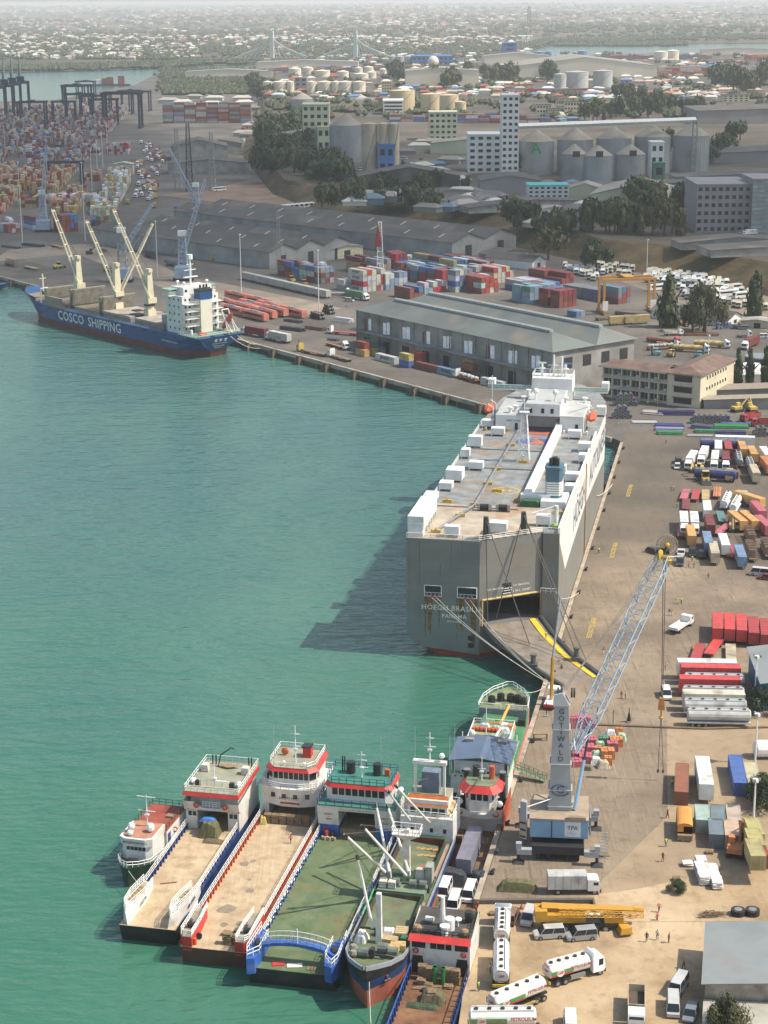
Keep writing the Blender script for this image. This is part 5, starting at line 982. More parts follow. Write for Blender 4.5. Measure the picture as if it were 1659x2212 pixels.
MB().box(-1.5,1.4,48,50,10.51,14.2).B('funnel',mat('funnel_slate',(.16,.2,.26),.6),co);mast(co,0,47.3,16.6,5,((.5,1.),(.8,.7)));MB().ball((2.,47.3,17.6),.5).B('radome',RAIL,co)
for x,h in((-2.6,8),(3.2,7),(4,9)):whip(co,x,48,14,h)
for k in range(7):MB().ball((3.2+.25*(k%3),46+k*.7,8.1+.3*(k%2)),.6,.7,.4,6,4).B('clutter_bundle',mat('clutter_tan',(.5,.36,.2),.9,0,2,.4),co)
MB().rail([(-4.3,44.6,7.6),(4.3,44.6,7.6),(4.3,51,7.6),(-4.3,51,7.6),(-4.3,44.6,7.6)],1.1,.05,1.2,2).B('rail_frame',RAIL,co)
MB().box(-4,3,43.5,44.4,3.6,4.6).B('green_locker',GC,co)
sag(cM@Vector((.3,1.1,4.9)),W('s',410,1136,0.5),1.,.06,'mooring_line','rope hanging from the coaster bow down into the water','lines of small boats')
sag(cM@Vector((3.4,4.5,5.)),on1(co,4.9,16,4.3),2.,.07,'mooring_line','white rope looped along the coaster bow side','lines of small boats')
lc=boat('landing_craft','landing craft with white house, red octagonal visor, container and vans on deck',(9.3,243.),12.2);w=8.4
craft_hull(lc,w,38,mat('craft_orange',(.45,.08,.03),.6,0,.4,.25),mat('wood_deck',(.2,.12,.07),.9,0,.6,.35,(.08,.06,.05),.5,.4));
side_wall(lc,w,2,27,mat('wall_black',(.05,.045,.045),.7,0,.5,.3),mat('wall_orange',(.5,.1,.035),.6,0,.5,.2,(.6,.55,.5),.4,.5),rails=False)
y=29
MB().box(-w/2,w/2,y+2.5,y+8,1.64,5.4).B('deckhouse',WP,lc)
MB().add([(-w/2,y+.6,5.2),(-1.2,y-.3,5.2),(1.2,y-.3,5.2),(w/2,y+.6,5.2),(-w/2-.2,y+.2,7),(-2.2,y-.6,7),(-1.3,y-.5,6.1),(1.3,y-.5,6.1),(2.2,y-.6,7),(w/2+.2,y+.2,7)],[(0,1,6,5,4),(1,2,7,6),(2,3,9,8,7)]).box(-w/2,w/2,y+.6,y+8.6,5.2,5.4).B('bridge_front',WP,lc)
for sx in(-1,1):buoy(lc,(sx*3.1,y-.1,6.2),.5);MB().box(*sorted((sx*(w/2),sx*(w/2+.15))),y+.2,y+9,3.2,7).B('side_screen',mat('craft_orange',None)if sx>0 else WP,lc)
oc=[(-2.6,y+3),(-1.7,y+1.7),(1.7,y+1.7),(2.6,y+3),(2.6,y+5.4),(1.8,y+6.4),(-1.8,y+6.4),(-2.6,y+5.4)]
wh_=MB().prism(oc,5.4,9.2).B('wheelhouse',WP,lc);wheelhouse_windows(wh_,-1.6,1.6,y+1.69,7.6,8.9,3)
for sx in(-1,1):wheelhouse_windows(wh_,*sorted((sx*1.85,sx*2.4)),y+2.3,7.6,8.9,1)
vo=[(a*1.45,(b_-y-4)*1.45+y+4)for a,b_ in oc]
MB().prism(vo,9.2,10.2,[(a*.72,(b_-y-4)*.72+y+4)for a,b_ in vo]).B('visor',REDP,lc);MB().prism([(a*.7,(b_-y-4)*.7+y+4)for a,b_ in vo],10.21,10.3).B('roof_deck',mat('roof_green',(.17,.2,.12),.8,0,.5,.3),lc)
mast(lc,0,y+4,10.3,4.2,((.5,.7),));MB().cyl(1.6,y+5,10.3,12.6,.5,8).B('funnel',ORG,lc);MB().cyl(-1.2,y+5.6,10.3,12.2,.6,8).B('vent',BLK,lc)
for x in(-3,3.2):MB().cyl(x,y+6.6,5.4,10.8,.5,8).B('exhaust_stack',DARK,lc);MB().cyl(x,y+6.6,10.8,10.95,.6,8).B('stack_cap',STEEL,lc)
for sx in(-1,1):MB().ball((sx*3.4,y+2.2,7),.55,.6,.55).B('liferaft',RAIL,lc)
MB().rail([(-1.2,y-.2,5.4),(1.2,y-.2,5.4)],1.,.05,.8,2).B('rail_frame',RAIL,lc)
tarp_heap('tarpaulin','large dark grey tarpaulin over cargo across the landing craft deck',on1(lc,-1.4,12.8,1.64),5.2,3.4,2.2,mat('grey_tarp',(.045,.05,.06),.85,0,.8,.3,None,0,1,.5,2),lc.rotation_euler.z,seed=12)
tarp_heap('tarpaulin','smaller black tarpaulin beside the grey one on the landing craft',on1(lc,2.7,13.2,1.64),2.6,3.,2.1,mat('black_tarp',(.03,.035,.05),.8,0,.8,.3,None,0,1,.5,2),lc.rotation_euler.z,seed=13)
tarp_heap('net_heap','green camouflage netting heaped beside the white vans',on1(lc,-3.2,6,1.64),1.8,3.2,.9,mat('net_green',(.09,.11,.05),.95,0,2,.5),lc.rotation_euler.z,'net',14)
for k,(x,y_,n_)in enumerate(((-2.8,26.5,8),(3.4,27.4,6))):
 for q in range(n_):pallet_at(on1(lc,x,y_,1.64+q*.15),lc.rotation_euler.z+R.uniform(-.1,.1),'%s pallet up beneath the landing craft bridge, %s stack'%(tier[q],('port','starboard')[k]),'pallets under the landing craft bridge')
bf=boat('landing_ferry','rusty decked ferry with white red-visored house, pallets and log pile',(-.9,188.),12.2);w=8.8
craft_hull(bf,w,54,NAVY,RUSTD,y0=0);side_wall(bf,w,2,41,NAVY,NAVY,rails=False,h=1.4)
for sx in(-1,1):
 MB().T((sx*(w/2-.25),2,3.5),(sx*(w/2-.25),41,3.5),.09,5).B('rubbing_rail',BRB if sx<0 else BLK,bf)
y=40.5
hf=MB()
for x0,x1 in((-w/2,-w/2+.35),(-2.5,2.5),(w/2-.35,w/2)):hf.box(x0,x1,y,y+.3,1.64,4.4)
hf.box(-w/2,w/2,y,y+.3,4.4,7.2);hf.B('house_front',WP,bf)
for sx in(-1,1):
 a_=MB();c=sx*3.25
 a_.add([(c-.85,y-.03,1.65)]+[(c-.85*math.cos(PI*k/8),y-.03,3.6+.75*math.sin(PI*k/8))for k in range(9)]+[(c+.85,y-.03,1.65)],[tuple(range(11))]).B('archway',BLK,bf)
 buoy(bf,(sx*3.5,y-.1,5.2),.35)
 MB().add([(sx*w/2,y+.3,7.2),(sx*w/2,y+.3,2.5),(sx*w/2,y+8,2.5),(sx*w/2,y+8,8.2)],[(0,1,2,3)]).B('side_screen',WP,bf)
for x0,x1 in((-4.1,-2.1),(-1.4,-.5),(-.4,.7),(.85,1.7),(2.2,4.1)):MB().box(x0,x1,y-.05,y-.001,5.7,6.7).B('window',GLASS,bf)
MB().add([(-w/2-.2,y-.6,6.95),(w/2+.2,y-.6,6.95),(w/2+.1,y+.4,7.6),(-w/2-.1,y+.4,7.6)],[(0,1,2,3)]).B('visor',REDP,bf)
MB().box(-w/2,w/2,y+.31,y+9,7.2,7.4).B('roof_deck',mat('roof_dark',(.07,.065,.06),.85,0,.5,.3),bf)
MB().rail([(-w/2+.3,y+.5,7.4),(w/2-.3,y+.5,7.4),(w/2-.3,y+8,7.4)],1.,.06,1.1,2).B('rail_frame',BLK,bf)
MB().cyl(-.3,y+4,7.4,12,.45,8,.3).B('white_mast',RAIL,bf);MB().cyl(.9,y+3,7.4,9.2,.75,12).B('white_tank',RAIL,bf);MB().cyl(.5,y+1.3,7.4,8.6,.5,10).B('vent',RAIL,bf);MB().cyl(.5,y+1.3,8.6,8.9,.75,10).B('vent_cap',RAIL,bf)
MB().T((-2.9,y+4.5,8.),(-1.7,y+4.3,8.),.38,8).B('liferaft',RAIL,bf);MB().ball((2.,y+4,8.6),.55,.55,.3).cyl(2,y+4,7.4,8.4,.1,4).B('dish',RAIL,bf)
for x in(-3.6,3.4):MB().ball((x,y+1.6,7.9),.75,.7,.6,8,5).B('rope_coil',mat('rope_tan',(.3,.21,.12),.95,0,4,.4),bf)
for k,z in enumerate((7.42,8.3)):MB().cyl(3.3,y+5.8-k*.3,z,z+.9,.6,10).B('water_tank',BLK,bf)
MB().box(-2.6,-.8,y+1,y+2.4,7.42,7.9).B('locker',DARK,bf)
for si,(x,y_,n_)in enumerate([(-2.2,38.9,15),(-1.05,38.8,14),(1.5,38.9,14),(2.65,38.6,15),(-2.1,37.4,6),(-1.,37.2,3),(1.9,37.2,3)]):
 for k in range(n_):pallet_at(on1(bf,x+R.uniform(-.08,.08),y_+R.uniform(-.05,.05),1.64+k*.15),bf.rotation_euler.z+R.uniform(-.08,.08),'%s pallet up in the %s stack by the white ferry front'%((tier+['thirteenth','fourteenth','topmost'])[k],ORD[si]),'pallets before the lower ferry house')
for x in(-.25,.95):q=MB().cyl(x,38,1.65,4.3,.3,10).cyl(x,38,3.9,4.3,.4,10).B('green_bollard',mat('bollard_green',(.03,.2,.05),.5),bf)
MB().box(-.2,.9,37.9,38.1,2.6,2.9).B('bollard_bar',mat('bollard_green',None),bf)
tarp_heap('tarpaulin','green and brown tarpaulin half covering timber on the rusty ferry deck',on1(bf,.3,33.5,1.64),3.6,3.,1.5,mat('tarp_brown',(.14,.11,.06),.9,0,1,.35,(.04,.09,.04),.7,.5,.5,2),bf.rotation_euler.z+.1,seed=21)
tarp_heap('tarpaulin','torn green sheet spreading flat from the brown heap',on1(bf,-.9,31.6,1.64),4.4,1.5,.35,mat('tarp_green',(.05,.085,.045),.9,0,1.5,.4,None,0,1,.5,3),bf.rotation_euler.z,seed=22)
pallet_at(on1(bf,0.2,33.2,3.2),bf.rotation_euler.z+.2,'lone pallet tilted on top of the brown tarpaulin heap','loose pallets')
lo=None
for k in range(22):
 x=-2.6+(k%13)*.42+(.2 if k>12 else 0);o=MB().T((0,0,.22),(R.uniform(-.15,.15),6.,.24),R.uniform(.17,.22),7).B('log',mat('log_bark',(.36,.33,.2),.9,0,2,.3,(.2,.2,.1),.4,1),None,on1(bf,x,16.+R.uniform(-.4,.4),1.64+(.38 if k>12 else 0)),bf.rotation_euler.z)
 tag(o,'pale timber log, %s across the %s layer on the rusty deck'%(ORD[k%13],'upper' if k>12 else 'lower'),'log','logs on the rusty ferry deck')
tag(MB().T((0,0,.12),(0,0,.4),.4,10).B('tyre',TYRE,None,on1(bf,-1.4,35.6,1.64)),'old tyre lying before the pallet stacks','tyre')
for k in range(3):tag(MB().box(-1.7,1.7,-.12,.12,0,.16).B('plank',WOOD,None,on1(bf,-1.5+k*.3,35.9+k*.4,1.65+k*.02),bf.rotation_euler.z+.1*k),'loose plank on the rusty deck, %s from the ramp side'%ORD[k],'plank','loose planks on the rusty deck')
ro=boat('passenger_ship','white passenger ship with blue ridged awning roof and canvas screens',(16.6,286.6),11.5,'ship');w=10.2
st4=[(-.3,.5,w/2,w/2-.6,4),(2,2,w/2,w/2-.2,4),(30,30,w/2,w/2-.3,3.8),(35,34,4.6,3.4,5),(39,37,3.1,1.6,5.6),(42,38.8,.7,.2,6)]
banded(ro,st4,[-1,.8,2.4],[BLK,mat('ship_navy',(.015,.03,.09),.5),mat('ship_pink',(.5,.12,.14),.6,0,.4,.2)])
MB().add([(s*bd*.98,y_,zd+.02)for s in(1,)for y_,yw,bd,bw,zd in st4]+[(-bd*.98,y_,zd+.02)for y_,yw,bd,bw,zd in reversed(st4)],[tuple(range(12))]).B('deck',mat('ship_green',(.06,.2,.09),.8,0,.5,.25),ro)
CV=mat('canvas_white',(.68,.67,.64),.8,0,.5,.12,(.45,.42,.36),.4,.4,.4,1.2)
MB().box(-w/2,-2.9,-.6,7.5,2.6,6.4).box(2.4,w/2,-.6,7.5,2.6,6.4).box(-2.9,2.4,.5,7.5,2.6,6.4).B('canvas_screen',CV,ro)
MB().box(-w/2-.05,w/2+.05,-.7,15,6.4,6.65).B('upper_deck',mat('edge_green',(.2,.36,.18),.7),ro)
for k in range(5):MB().box(-4.4+k*1.76,-2.66+k*1.76,-.25,-.15,6.66,8.7).B('screen_panel',CV,ro)
for sx in(-1,1):MB().line([(sx*(w/2-.1),y_,z)for y_ in(-.4,3,6,9,12)for z in(6.65,8.9)],.1,4).B('awning_post_frame',RAIL,ro)
MB().box(4.6,5.1,-.3,10,7,8.8).B('side_curtain',mat('curtain_green',(.03,.13,.11),.8,0,.8,.3),ro)
MB().loft([[(-5.5,y_,8.9),(0,y_,9.7),(5.5,y_,8.9),(5.5,y_,8.8),(0,y_,9.58),(-5.5,y_,8.8)]for y_ in(-.9,9.6)]).B('awning_roof',mat('awning_blue',(.12,.17,.26),.5,0,.25,.15,(.2,.18,.15),.3,.3,wave=('Y',2.4,.5)),ro)
for x in(-3.,3.):o=MB().box(x-.8,x+.8,6.8,7.8,9.3+.0,9.75).B('skylight',mat('skylight_grey',(.25,.23,.22),.6),ro)
for x in(-2.9,1.6):q=MB().box(x-.45,x+.45,-.95,-.26,6.7,7.4).B('air_conditioner',RAIL,ro);MB().ball((x,-.97,7.05),.25,.04,.25).B('fan',DARK,q)
MB().box(-1.1,.8,.38,.49,4.9,5.9).B('window',mat('window_brown',(.2,.17,.1),.4),ro);mast(ro,-.2,0,6.6,2.4,())
for x in(-4.3,-3.2,2.8):MB().ball((x,-.62,5.9),.18,.06,.2).B('porthole',BLK,ro)
MB().box(-4,3.6,11,20,5.6,7.2).B('deck_house',mat('house_cream',(.4,.42,.33),.8,0,.5,.3),ro);MB().box(-4,3.6,9.6,20,7.2,7.35).B('top_deck',mat('top_olive',(.3,.32,.18),.85,0,.5,.3),ro)
MB().rail([(-4,9.8,7.35),(-4,20,7.35),(3.6,20,7.35),(3.6,9.8,7.35)],1.,.06,1.2,2).B('rail_frame',RAIL,ro)
mast(ro,-1.,14.6,7.35,5.5,((.6,.8),));MB().ball((-3.4,13.6,8.1),.6).B('liferaft',RAIL,ro);MB().ball((2.6,11.2,8.),.6).B('liferaft',RAIL,ro);MB().line([(.8,11,7.4),(1.2,12.4,8.6),(1.8,13.6,9.4)],.25,4).B('stair',RAIL,ro)
for k in range(15):MB().ball((-3.6+k*.36,16.3+.3*(k%2),7.8),.34,.4,.4,6,4).B('lifejacket',ORG,ro)
for k,(x,y_,c)in enumerate(((-1.8,18.2,(.5,.55,.6)),(0.4,17.6,(.3,.42,.32)),(2.1,16.8,(.6,.6,.6)),(3.,18.8,(.55,.25,.1)),(1.8,19.,(.65,.62,.6)),(2.8,14.8,(.35,.42,.38)))):tarp_heap('baggage',('grey','green','silver','striped orange','white','pale green')[k]+' bundle of baggage on the white ship top deck',on1(ro,x,y_,7.36),1.9,1.6,.8,mat('baggage%d'%k,c,.8,0,2,.3),ro.rotation_euler.z,'baggage',60+k)
YS=mat('crane_yellow',(.55,.3,.03),.5,0,.6,.15)
MB().T((-2.6,24.8,5.5),(.2,24.4,5.8),.4,4).T((.2,24.2,5.6),(1.4,28,8),.36,4).B('deck_crane',YS,ro)
MB().box(-4.6,4.6,30.2,30.6,3.8,6.2).B('bulkhead',mat('bulk_grey',(.22,.23,.25),.7),ro)
MB().add([(-4.7,30.4,6.2),(4.7,30.4,6.2),(4.4,35,6.2),(3.,38.6,6.3),(.5,41.6,6.4),(-.5,41.6,6.4),(-3,38.6,6.3),(-4.4,35,6.2)],[tuple(range(8))]).B('fore_deck',mat('fore_green',(.2,.24,.12),.8,0,.5,.3),ro)
MB().rail([(-4.8,30.2,6.2),(-4.5,35,6.2),(-3.1,38.6,6.3),(-.6,41.6,6.4),(.6,41.6,6.4),(3.1,38.6,6.3),(4.5,35,6.2),(4.8,30.2,6.2),(.6,30.2,6.2)],1.1,.07,1.2,2).rail([(-4.8,30.2,6.2),(-.4,30.2,6.2)],1.1,.07,1.4,2).B('rail_frame',RAIL,ro)
for k,(x,y_)in enumerate(((-2.6,33),(-1.,34.6),(.9,34.8),(2.3,34.4),(3.5,33.2))):tag(MB().cyl(0,0,0,1.3,.75,10).cyl(0,0,1.3,1.5,.45,10).B('water_tank',BLK,None,on1(ro,x,y_,6.25)),'black plastic water tank on the white ship fore deck, %s from the port rail'%ORD[k],'water tank','black tanks on the fore deck')
MB().box(3.4,4.8,26,28,3.85,6).B('black_sacks',BLK,ro)
sag(on1(ro,.4,41.6,6.2),W('v',1470,195,3.4),1.2,.06,'mooring_line','thin rope from the white ship bow up to the quay','lines of small boats')
ga,gb_=on1(ro,5.2,7.4,4.6),W('v',1470,1560,3.4)
gw=thing('gangway','green railed gangway from the quay to the white passenger ship','gangway',ga)
d=gb_-ga;s_=Vector((-d.y,d.x,0)).normalized()*.6
MB().add([s_,-s_,d-s_,d+s_],[(0,1,2,3)]).B('walkway',mat('gang_green',(.13,.2,.11),.7),gw);MB().rail([s_,d+s_],1.1,.06,.9,2).rail([-s_,d-s_],1.1,.06,.9,2).B('rail_frame',mat('gang_green',None),gw)
# VEHICLE AND PEOPLE BUILDERS (local +y is forward)
WHM=None
def wheel_mesh(r,w_):
 mb=MB();mb.cur=0;mb.T((-w_/2,0,0),(w_/2,0,0),r,12);mb.cur=1
 mb.T((-w_/2-.02,0,0),(-w_/2+.05,0,0),r*.55,8);mb.T((w_/2-.05,0,0),(w_/2+.02,0,0),r*.55,8)
 return mb.mesh('wheel',[TYRE,STEEL])
WB,WS=wheel_mesh(.5,.35),wheel_mesh(.34,.24)
def wheels(t,ys,half,big=True):
 for y in ys:
  for s_ in(-1,1):place(WB if big else WS,'wheel',t,(s_*half,y,.5 if big else .34))
def car_body(t,L_,w_,h,kind):
 hb=h*.55;prof={'suv':(.18,.33,-.46,-.5),'car':(.16,.3,-.33,-.46),'van':(.36,.44,-.48,-.5)}[kind]
 a=L_/2
 MB().loft([[(-w_/2*f_,y,z0),(w_/2*f_,y,z0),(w_/2*f_,y,z1),(-w_/2*f_,y,z1)]for y,f_,z0,z1 in((-a,.86,.35,hb*.92),(-a*.93,.97,.25,hb),(0,1,.22,hb),(a*.5,1,.22,hb*.98),(a*.92,.95,.25,hb*.82),(a,.84,.32,hb*.7))]).B('body',CLEANP,t)
 y0,y1,y2,y3=[q*L_ for q in prof];wr=w_*.4
 MB().loft([[(-w_*.47,y1,hb-.02),(w_*.47,y1,hb-.02),(wr,y0,h),(-wr,y0,h)],[(-w_*.47,y3*.98,hb-.02),(w_*.47,y3*.98,hb-.02),(wr,y2,h),(-wr,y2,h)]]).B('window',GLASS,t)
 MB().add([(-wr-.01,y0,h+.005),(wr+.01,y0,h+.005),(wr+.01,y2,h+.005),(-wr-.01,y2,h+.005),(-wr+.05,y0-.1,h+.05),(wr-.05,y0-.1,h+.05),(wr-.05,y2+.1,h+.05),(-wr+.05,y2+.1,h+.05)],[(4,5,6,7),(0,1,5,4),(1,2,6,5),(2,3,7,6),(3,0,4,7)]).B('roof',CLEANP,t)
 pl=MB()
 for s_ in(-1,1):
  for f_ in(.0,.5,.98):yy=y2+(y0-y2)*f_;yb=y3*.96+(y1-y3*.96)*f_;pl.T((s_*w_*.475,yb,hb),(s_*(wr+.005),yy,h),.05,4)
 pl.B('pillar_frame',CLEANP,t)
 for s_ in(-1,1):MB().box(s_*w_*.34-.16,s_*w_*.34+.16,a*.955,a*1.0,hb*.55,hb*.72).B('headlight',RAIL,t)
 wheels(t,(L_*.31,-L_*.31),w_/2-.1,False)
def cab(t,y,h=2.9,w_=2.45,ln=2.,sleeper=False):
 MB().ext([(y,.7),(y+ln,.7),(y+ln,1.7),(y+ln-.25,h-.2),(y+ln-.7,h),(y,h)],'x',-w_/2,w_/2).B('cab',CLEANP,t)
 MB().add([(-w_/2+.12,y+ln+.012,1.75),(w_/2-.12,y+ln+.012,1.75),(w_/2-.2,y+ln-.22,h-.32),(-w_/2+.2,y+ln-.22,h-.32)],[(0,1,2,3)]).B('windscreen',GLASS,t)
 for s_ in(-1,1):MB().box(*sorted((s_*w_/2,s_*(w_/2+.015))),y+ln*.45,y+ln-.35,1.7,h-.4).B('window',GLASS,t)
 MB().box(-w_/2-.02,w_/2+.02,y+ln-.1,y+ln+.12,.45,.95).B('bumper',DARK,t)
 if sleeper:MB().add([(-w_/2+.1,y+.1,h),(w_/2-.1,y+.1,h),(w_/2-.1,y+ln-.9,h),(-w_/2+.1,y+ln-.9,h),(-w_/2+.2,y+.1,h+.75),(w_/2-.2,y+.1,h+.75)],[(0,1,5,4),(2,3,4,5),(1,2,5),(3,0,4)]).B('wind_deflector',CLEANP,t)
def chassis(t,y0,y1,z=.95):MB().box(-.5,.5,y0,y1,z-.3,z).B('chassis',DARK,t)
def tank_body(t,y0,y1,m,r=1.22,zc=2.35,manholes=5,rail=True):
 sec=lambda y,f_:[(r*1.0*f_*math.cos(2*PI*k/14),y,zc+r*.92*f_*math.sin(2*PI*k/14))for k in range(14)]
 MB().loft([sec(y0,.86),sec(y0+.18,1),sec(y1-.18,1),sec(y1,.86)]).B('tank',m,t)
 for k in range(manholes):MB().cyl(0,y0+(k+.5)*(y1-y0)/manholes,zc+r*.9,zc+r*.9+.2,.3,8).B('manhole',DARK,t)
 if rail:MB().box(-.62,-.55,y0+.3,y1-.3,zc+r*.8,zc+r*1.05).box(.55,.62,y0+.3,y1-.3,zc+r*.8,zc+r*1.05).B('walkway_frame',RAIL,t)
def box_body(t,y0,y1,z0=1.1,z1=3.7,w_=2.5,ribs=True,m=None,name='cargo_box'):
 m=m or PAINT;o=MB().box(-w_/2,w_/2,y0,y1,z0,z1).B(name,m,t)
 if ribs:
  n_=max(3,int((y1-y0)/1.2));r_=MB()
  for k in range(n_+1):
   y=y0+.02+k*(y1-y0-.1)/n_;r_.box(-w_/2-.03,-w_/2,y,y+.08,z0,z1-.02).box(w_/2,w_/2+.03,y,y+.08,z0,z1-.02).box(-w_/2,w_/2,y,y+.08,z1,z1+.025)
  r_.B('rib_frame',m,o)
 for s_ in(0,1):MB().box(-w_/2+.06+s_*w_/2,-.03+s_*w_/2,y0-.04,y0-.005,z0+.08,z1-.1).B('door',m,o)
 return o
def new(name,cat):return thing(name,'x',cat)
def p_tractor():
 t=new('truck','truck');chassis(t,-3.,3.2);cab(t,1.2,sleeper=True);wheels(t,(2.2,-1.2,-2.4),1.02);MB().cyl(0,-1.8,.95,1.15,.5,8).B('fifth_wheel',STEEL,t);return t
def p_semi(kind):
 t=new('articulated_truck' if kind[0]!='-' else 'trailer','truck' if kind[0]!='-' else 'trailer');kd=kind.strip('-')
 y1=4.6
 if kind[0]!='-':cab(t,5.2,sleeper=True);chassis(t,2,7.2);wheels(t,(6.3,3.2),1.02)
 else:MB().box(-.9,-.7,3,3.2,0,1).box(.7,.9,3,3.2,0,1).B('landing_leg_frame',DARK,t)
 wheels(t,(-5.2,-6.4,-3.9),1.02)
 MB().box(-1.22,1.22,-7.4,y1,.95,1.2).B('trailer_bed',PAINT,t)
 if kd=='box':box_body(t,-7.4,y1,1.22,3.9)
 if kd=='bags':
  for k in range(16):MB().ball((R.uniform(-.5,.5),-6.6+k*.68,1.75+R.uniform(0,.2)),.95,.55,.6,7,5).B('bag',CLOTH,t)
 if kd=='bale':
  mb=MB();[mb.add([],[])for _ in()]
  for k in range(3):MB().loft([[(-1.2,y,1.2),(1.2,y,1.2),(1.25,y,2.1),(.8,y,2.6+.2*math.sin(y*2)),(-.8,y,2.65+.15*math.sin(y*3)),(-1.25,y,2.1)]for y in(-7+k*3.8,-6.7+k*3.8,-5+k*3.8,-3.6+k*3.8,-3.3+k*3.8)]).B('covered_load',CLOTH,t)
 if kd=='pipes':
  for k in range(5):MB().T((-.9+.45*k,-7.2,1.5+.3*(k%2)),(-.9+.45*k,4.4,1.5+.3*(k%2)),.22,7).B('pipe',PAINT,t)
 if kd=='tank':tank_body(t,-7.4,y1,PAINT)
 if kd=='skel':MB().box(-.55,-.35,-7.4,y1,1.21,1.45).box(.35,.55,-7.4,y1,1.21,1.45).B('rail_frame',PAINT,t)
 if kd=='stack':
  for k in range(5):
   for y in range(7):MB().box(-1.2,1.2,-6.8+y*1.6,-6.2+y*1.6,1.25+k*.5,1.6+k*.5).B('stacked_chassis',PAINT,t)if k in(0,2,4)else None
 return t
def p_rigid(kind):
 t=new('lorry','truck');cab(t,2.2,2.6,2.3);chassis(t,-4,4);wheels(t,(3.3,-2.4),.95)
 if kind=='box':box_body(t,-4,2.1,1.,3.3,2.35)
 if kind=='tip':
  MB().box(-1.2,1.2,-4,2,1.05,1.2).box(-1.2,-1.1,-4,2,1.2,2.5).box(1.1,1.2,-4,2,1.2,2.5).box(-1.1,1.1,1.9,2,1.2,2.8).box(-1.1,1.1,-4,-3.9,1.2,2.4).B('tipper_body',PAINT,t);MB().box(-1.09,1.09,-3.89,1.89,1.21,1.3).B('load_bed',mat('tip_bed',(.1,.075,.055),.9),t)
 if kind=='flat':MB().box(-1.15,1.15,-4,2,1.,1.15).box(-1.15,-1.08,-4,2,1.15,1.6).box(1.08,1.15,-4,2,1.15,1.6).box(-1.08,1.08,-4,-3.93,1.15,1.6).B('flat_bed',CLEANP,t)
 return t
def p_bus():
 t=new('bus','bus');MB().ext([(-5.5,.4),(5.5,.4),(5.6,1.5),(5.4,2.9),(5.1,3.1),(-5.4,3.1),(-5.6,2.8)],'x',-1.22,1.22).B('body',CLEANP,t)
 for s_ in(-1,1):MB().box(*sorted((s_*1.22,s_*1.235)),-5.2,4.9,1.7,2.55).B('window',GLASS,t)
 MB().add([(-1.1,5.6,1.5),(1.1,5.6,1.5),(1.1,5.45,2.75),(-1.1,5.45,2.75)],[(0,1,2,3)]).B('windscreen',GLASS,t);wheels(t,(3.6,-3),1.08);return t
def p_pickup():
 t=new('pickup_truck','pickup');MB().ext([(-2.6,.5),(2.6,.5),(2.6,.95),(1.3,1.1),(.9,1.72),(-.5,1.75),(-.6,1.0),(-2.6,1.)],'x',-.88,.88).B('body',CLEANP,t)
 for s_ in(-1,1):MB().box(*sorted((s_*.88,s_*.895)),-.4,.9,1.12,1.62).B('window',GLASS,t)
 MB().add([(-.78,1.32,1.12),(.78,1.32,1.12),(.72,.96,1.68),(-.72,.96,1.68)],[(0,1,2,3)]).B('windscreen',GLASS,t);MB().box(-.75,.75,-2.5,-.65,1.01,1.03).B('load_bed',DARK,t);wheels(t,(1.7,-1.6),.8,False);return t
def p_car(kind,L_,w_,h):
 t=new({'suv':'suv_car','car':'parked_car','van':'minivan'}[kind],'car' if kind!='van' else 'van');car_body(t,L_,w_,h,kind);return t
def p_excavator():
 t=new('excavator','excavator')
 for s_ in(-1,1):MB().ext([(-1.9,.25),(-1.5,0),(1.5,0),(1.9,.25),(1.9,.7),(1.5,.95),(-1.5,.95),(-1.9,.7)],'x',*sorted((s_*.75,s_*1.3))).B('track',DARK,t)
 MB().box(-1.25,1.25,-1.9,1.2,1.,1.9).B('body',PAINT,t);MB().box(-1.2,-.1,.1,1.5,1.9,3.).B('cab',PAINT,t);MB().box(-1.1,-.2,1.5,1.52,2,2.9).B('windscreen',GLASS,t)
 MB().T((.5,1.,1.8),(.6,3.4,4.2),.28,4).T((.6,3.4,4.2),(.6,5.6,2.2),.22,4).B('boom',PAINT,t);MB().ext([(5.2,2.3),(6,2.1),(6.1,1.2),(5.3,1.1)],'x',.1,1.1).B('bucket',DARK,t);return t
def p_loader():
 t=new('wheel_loader','loader');MB().box(-1.1,1.1,-3,-.2,.9,2.1).B('body',PAINT,t);MB().box(-.8,.8,-.6,.9,1.9,3.3).B('cab',GLASS,t);MB().box(-.95,.95,-.8,1.,3.3,3.45).B('roof',PAINT,t)
 MB().box(-1.,1.,.2,2.,.9,1.6).B('front_frame',PAINT,t);MB().T((-.7,1.4,1.6),(-.7,3.2,.7),.18,4).T((.7,1.4,1.6),(.7,3.2,.7),.18,4).B('lift_arm_frame',PAINT,t);MB().ext([(3.,.2),(4.2,.1),(3.2,1.3),(2.9,1.2)],'x',-1.4,1.4).B('bucket',DARK,t)
 for y in(-1.8,1.5):
  for s_ in(-1,1):place(WB,'wheel',t,(s_*1.15,y,.75),scale=(1.6,1.5,1.5))
 return t
def p_forklift():
 t=new('forklift','forklift');MB().box(-.9,.9,-2,1.2,.5,1.6).B('body',PAINT,t);MB().line([(-.8,-1,1.6),(-.8,-.9,2.8),(-.8,.9,2.8),(-.8,1.1,1.6)],.07,4).line([(.8,-1,1.6),(.8,-.9,2.8),(.8,.9,2.8),(.8,1.1,1.6)],.07,4).box(-.85,.85,-1,1,2.8,2.9).B('cab_frame',PAINT,t)
 MB().box(-.8,-.6,1.3,1.5,.1,3.9).box(.6,.8,1.3,1.5,.1,3.9).box(-.6,.6,1.35,1.45,3.7,3.9).B('mast_frame',DARK,t);wheels(t,(.8,-1.3),.85);return t
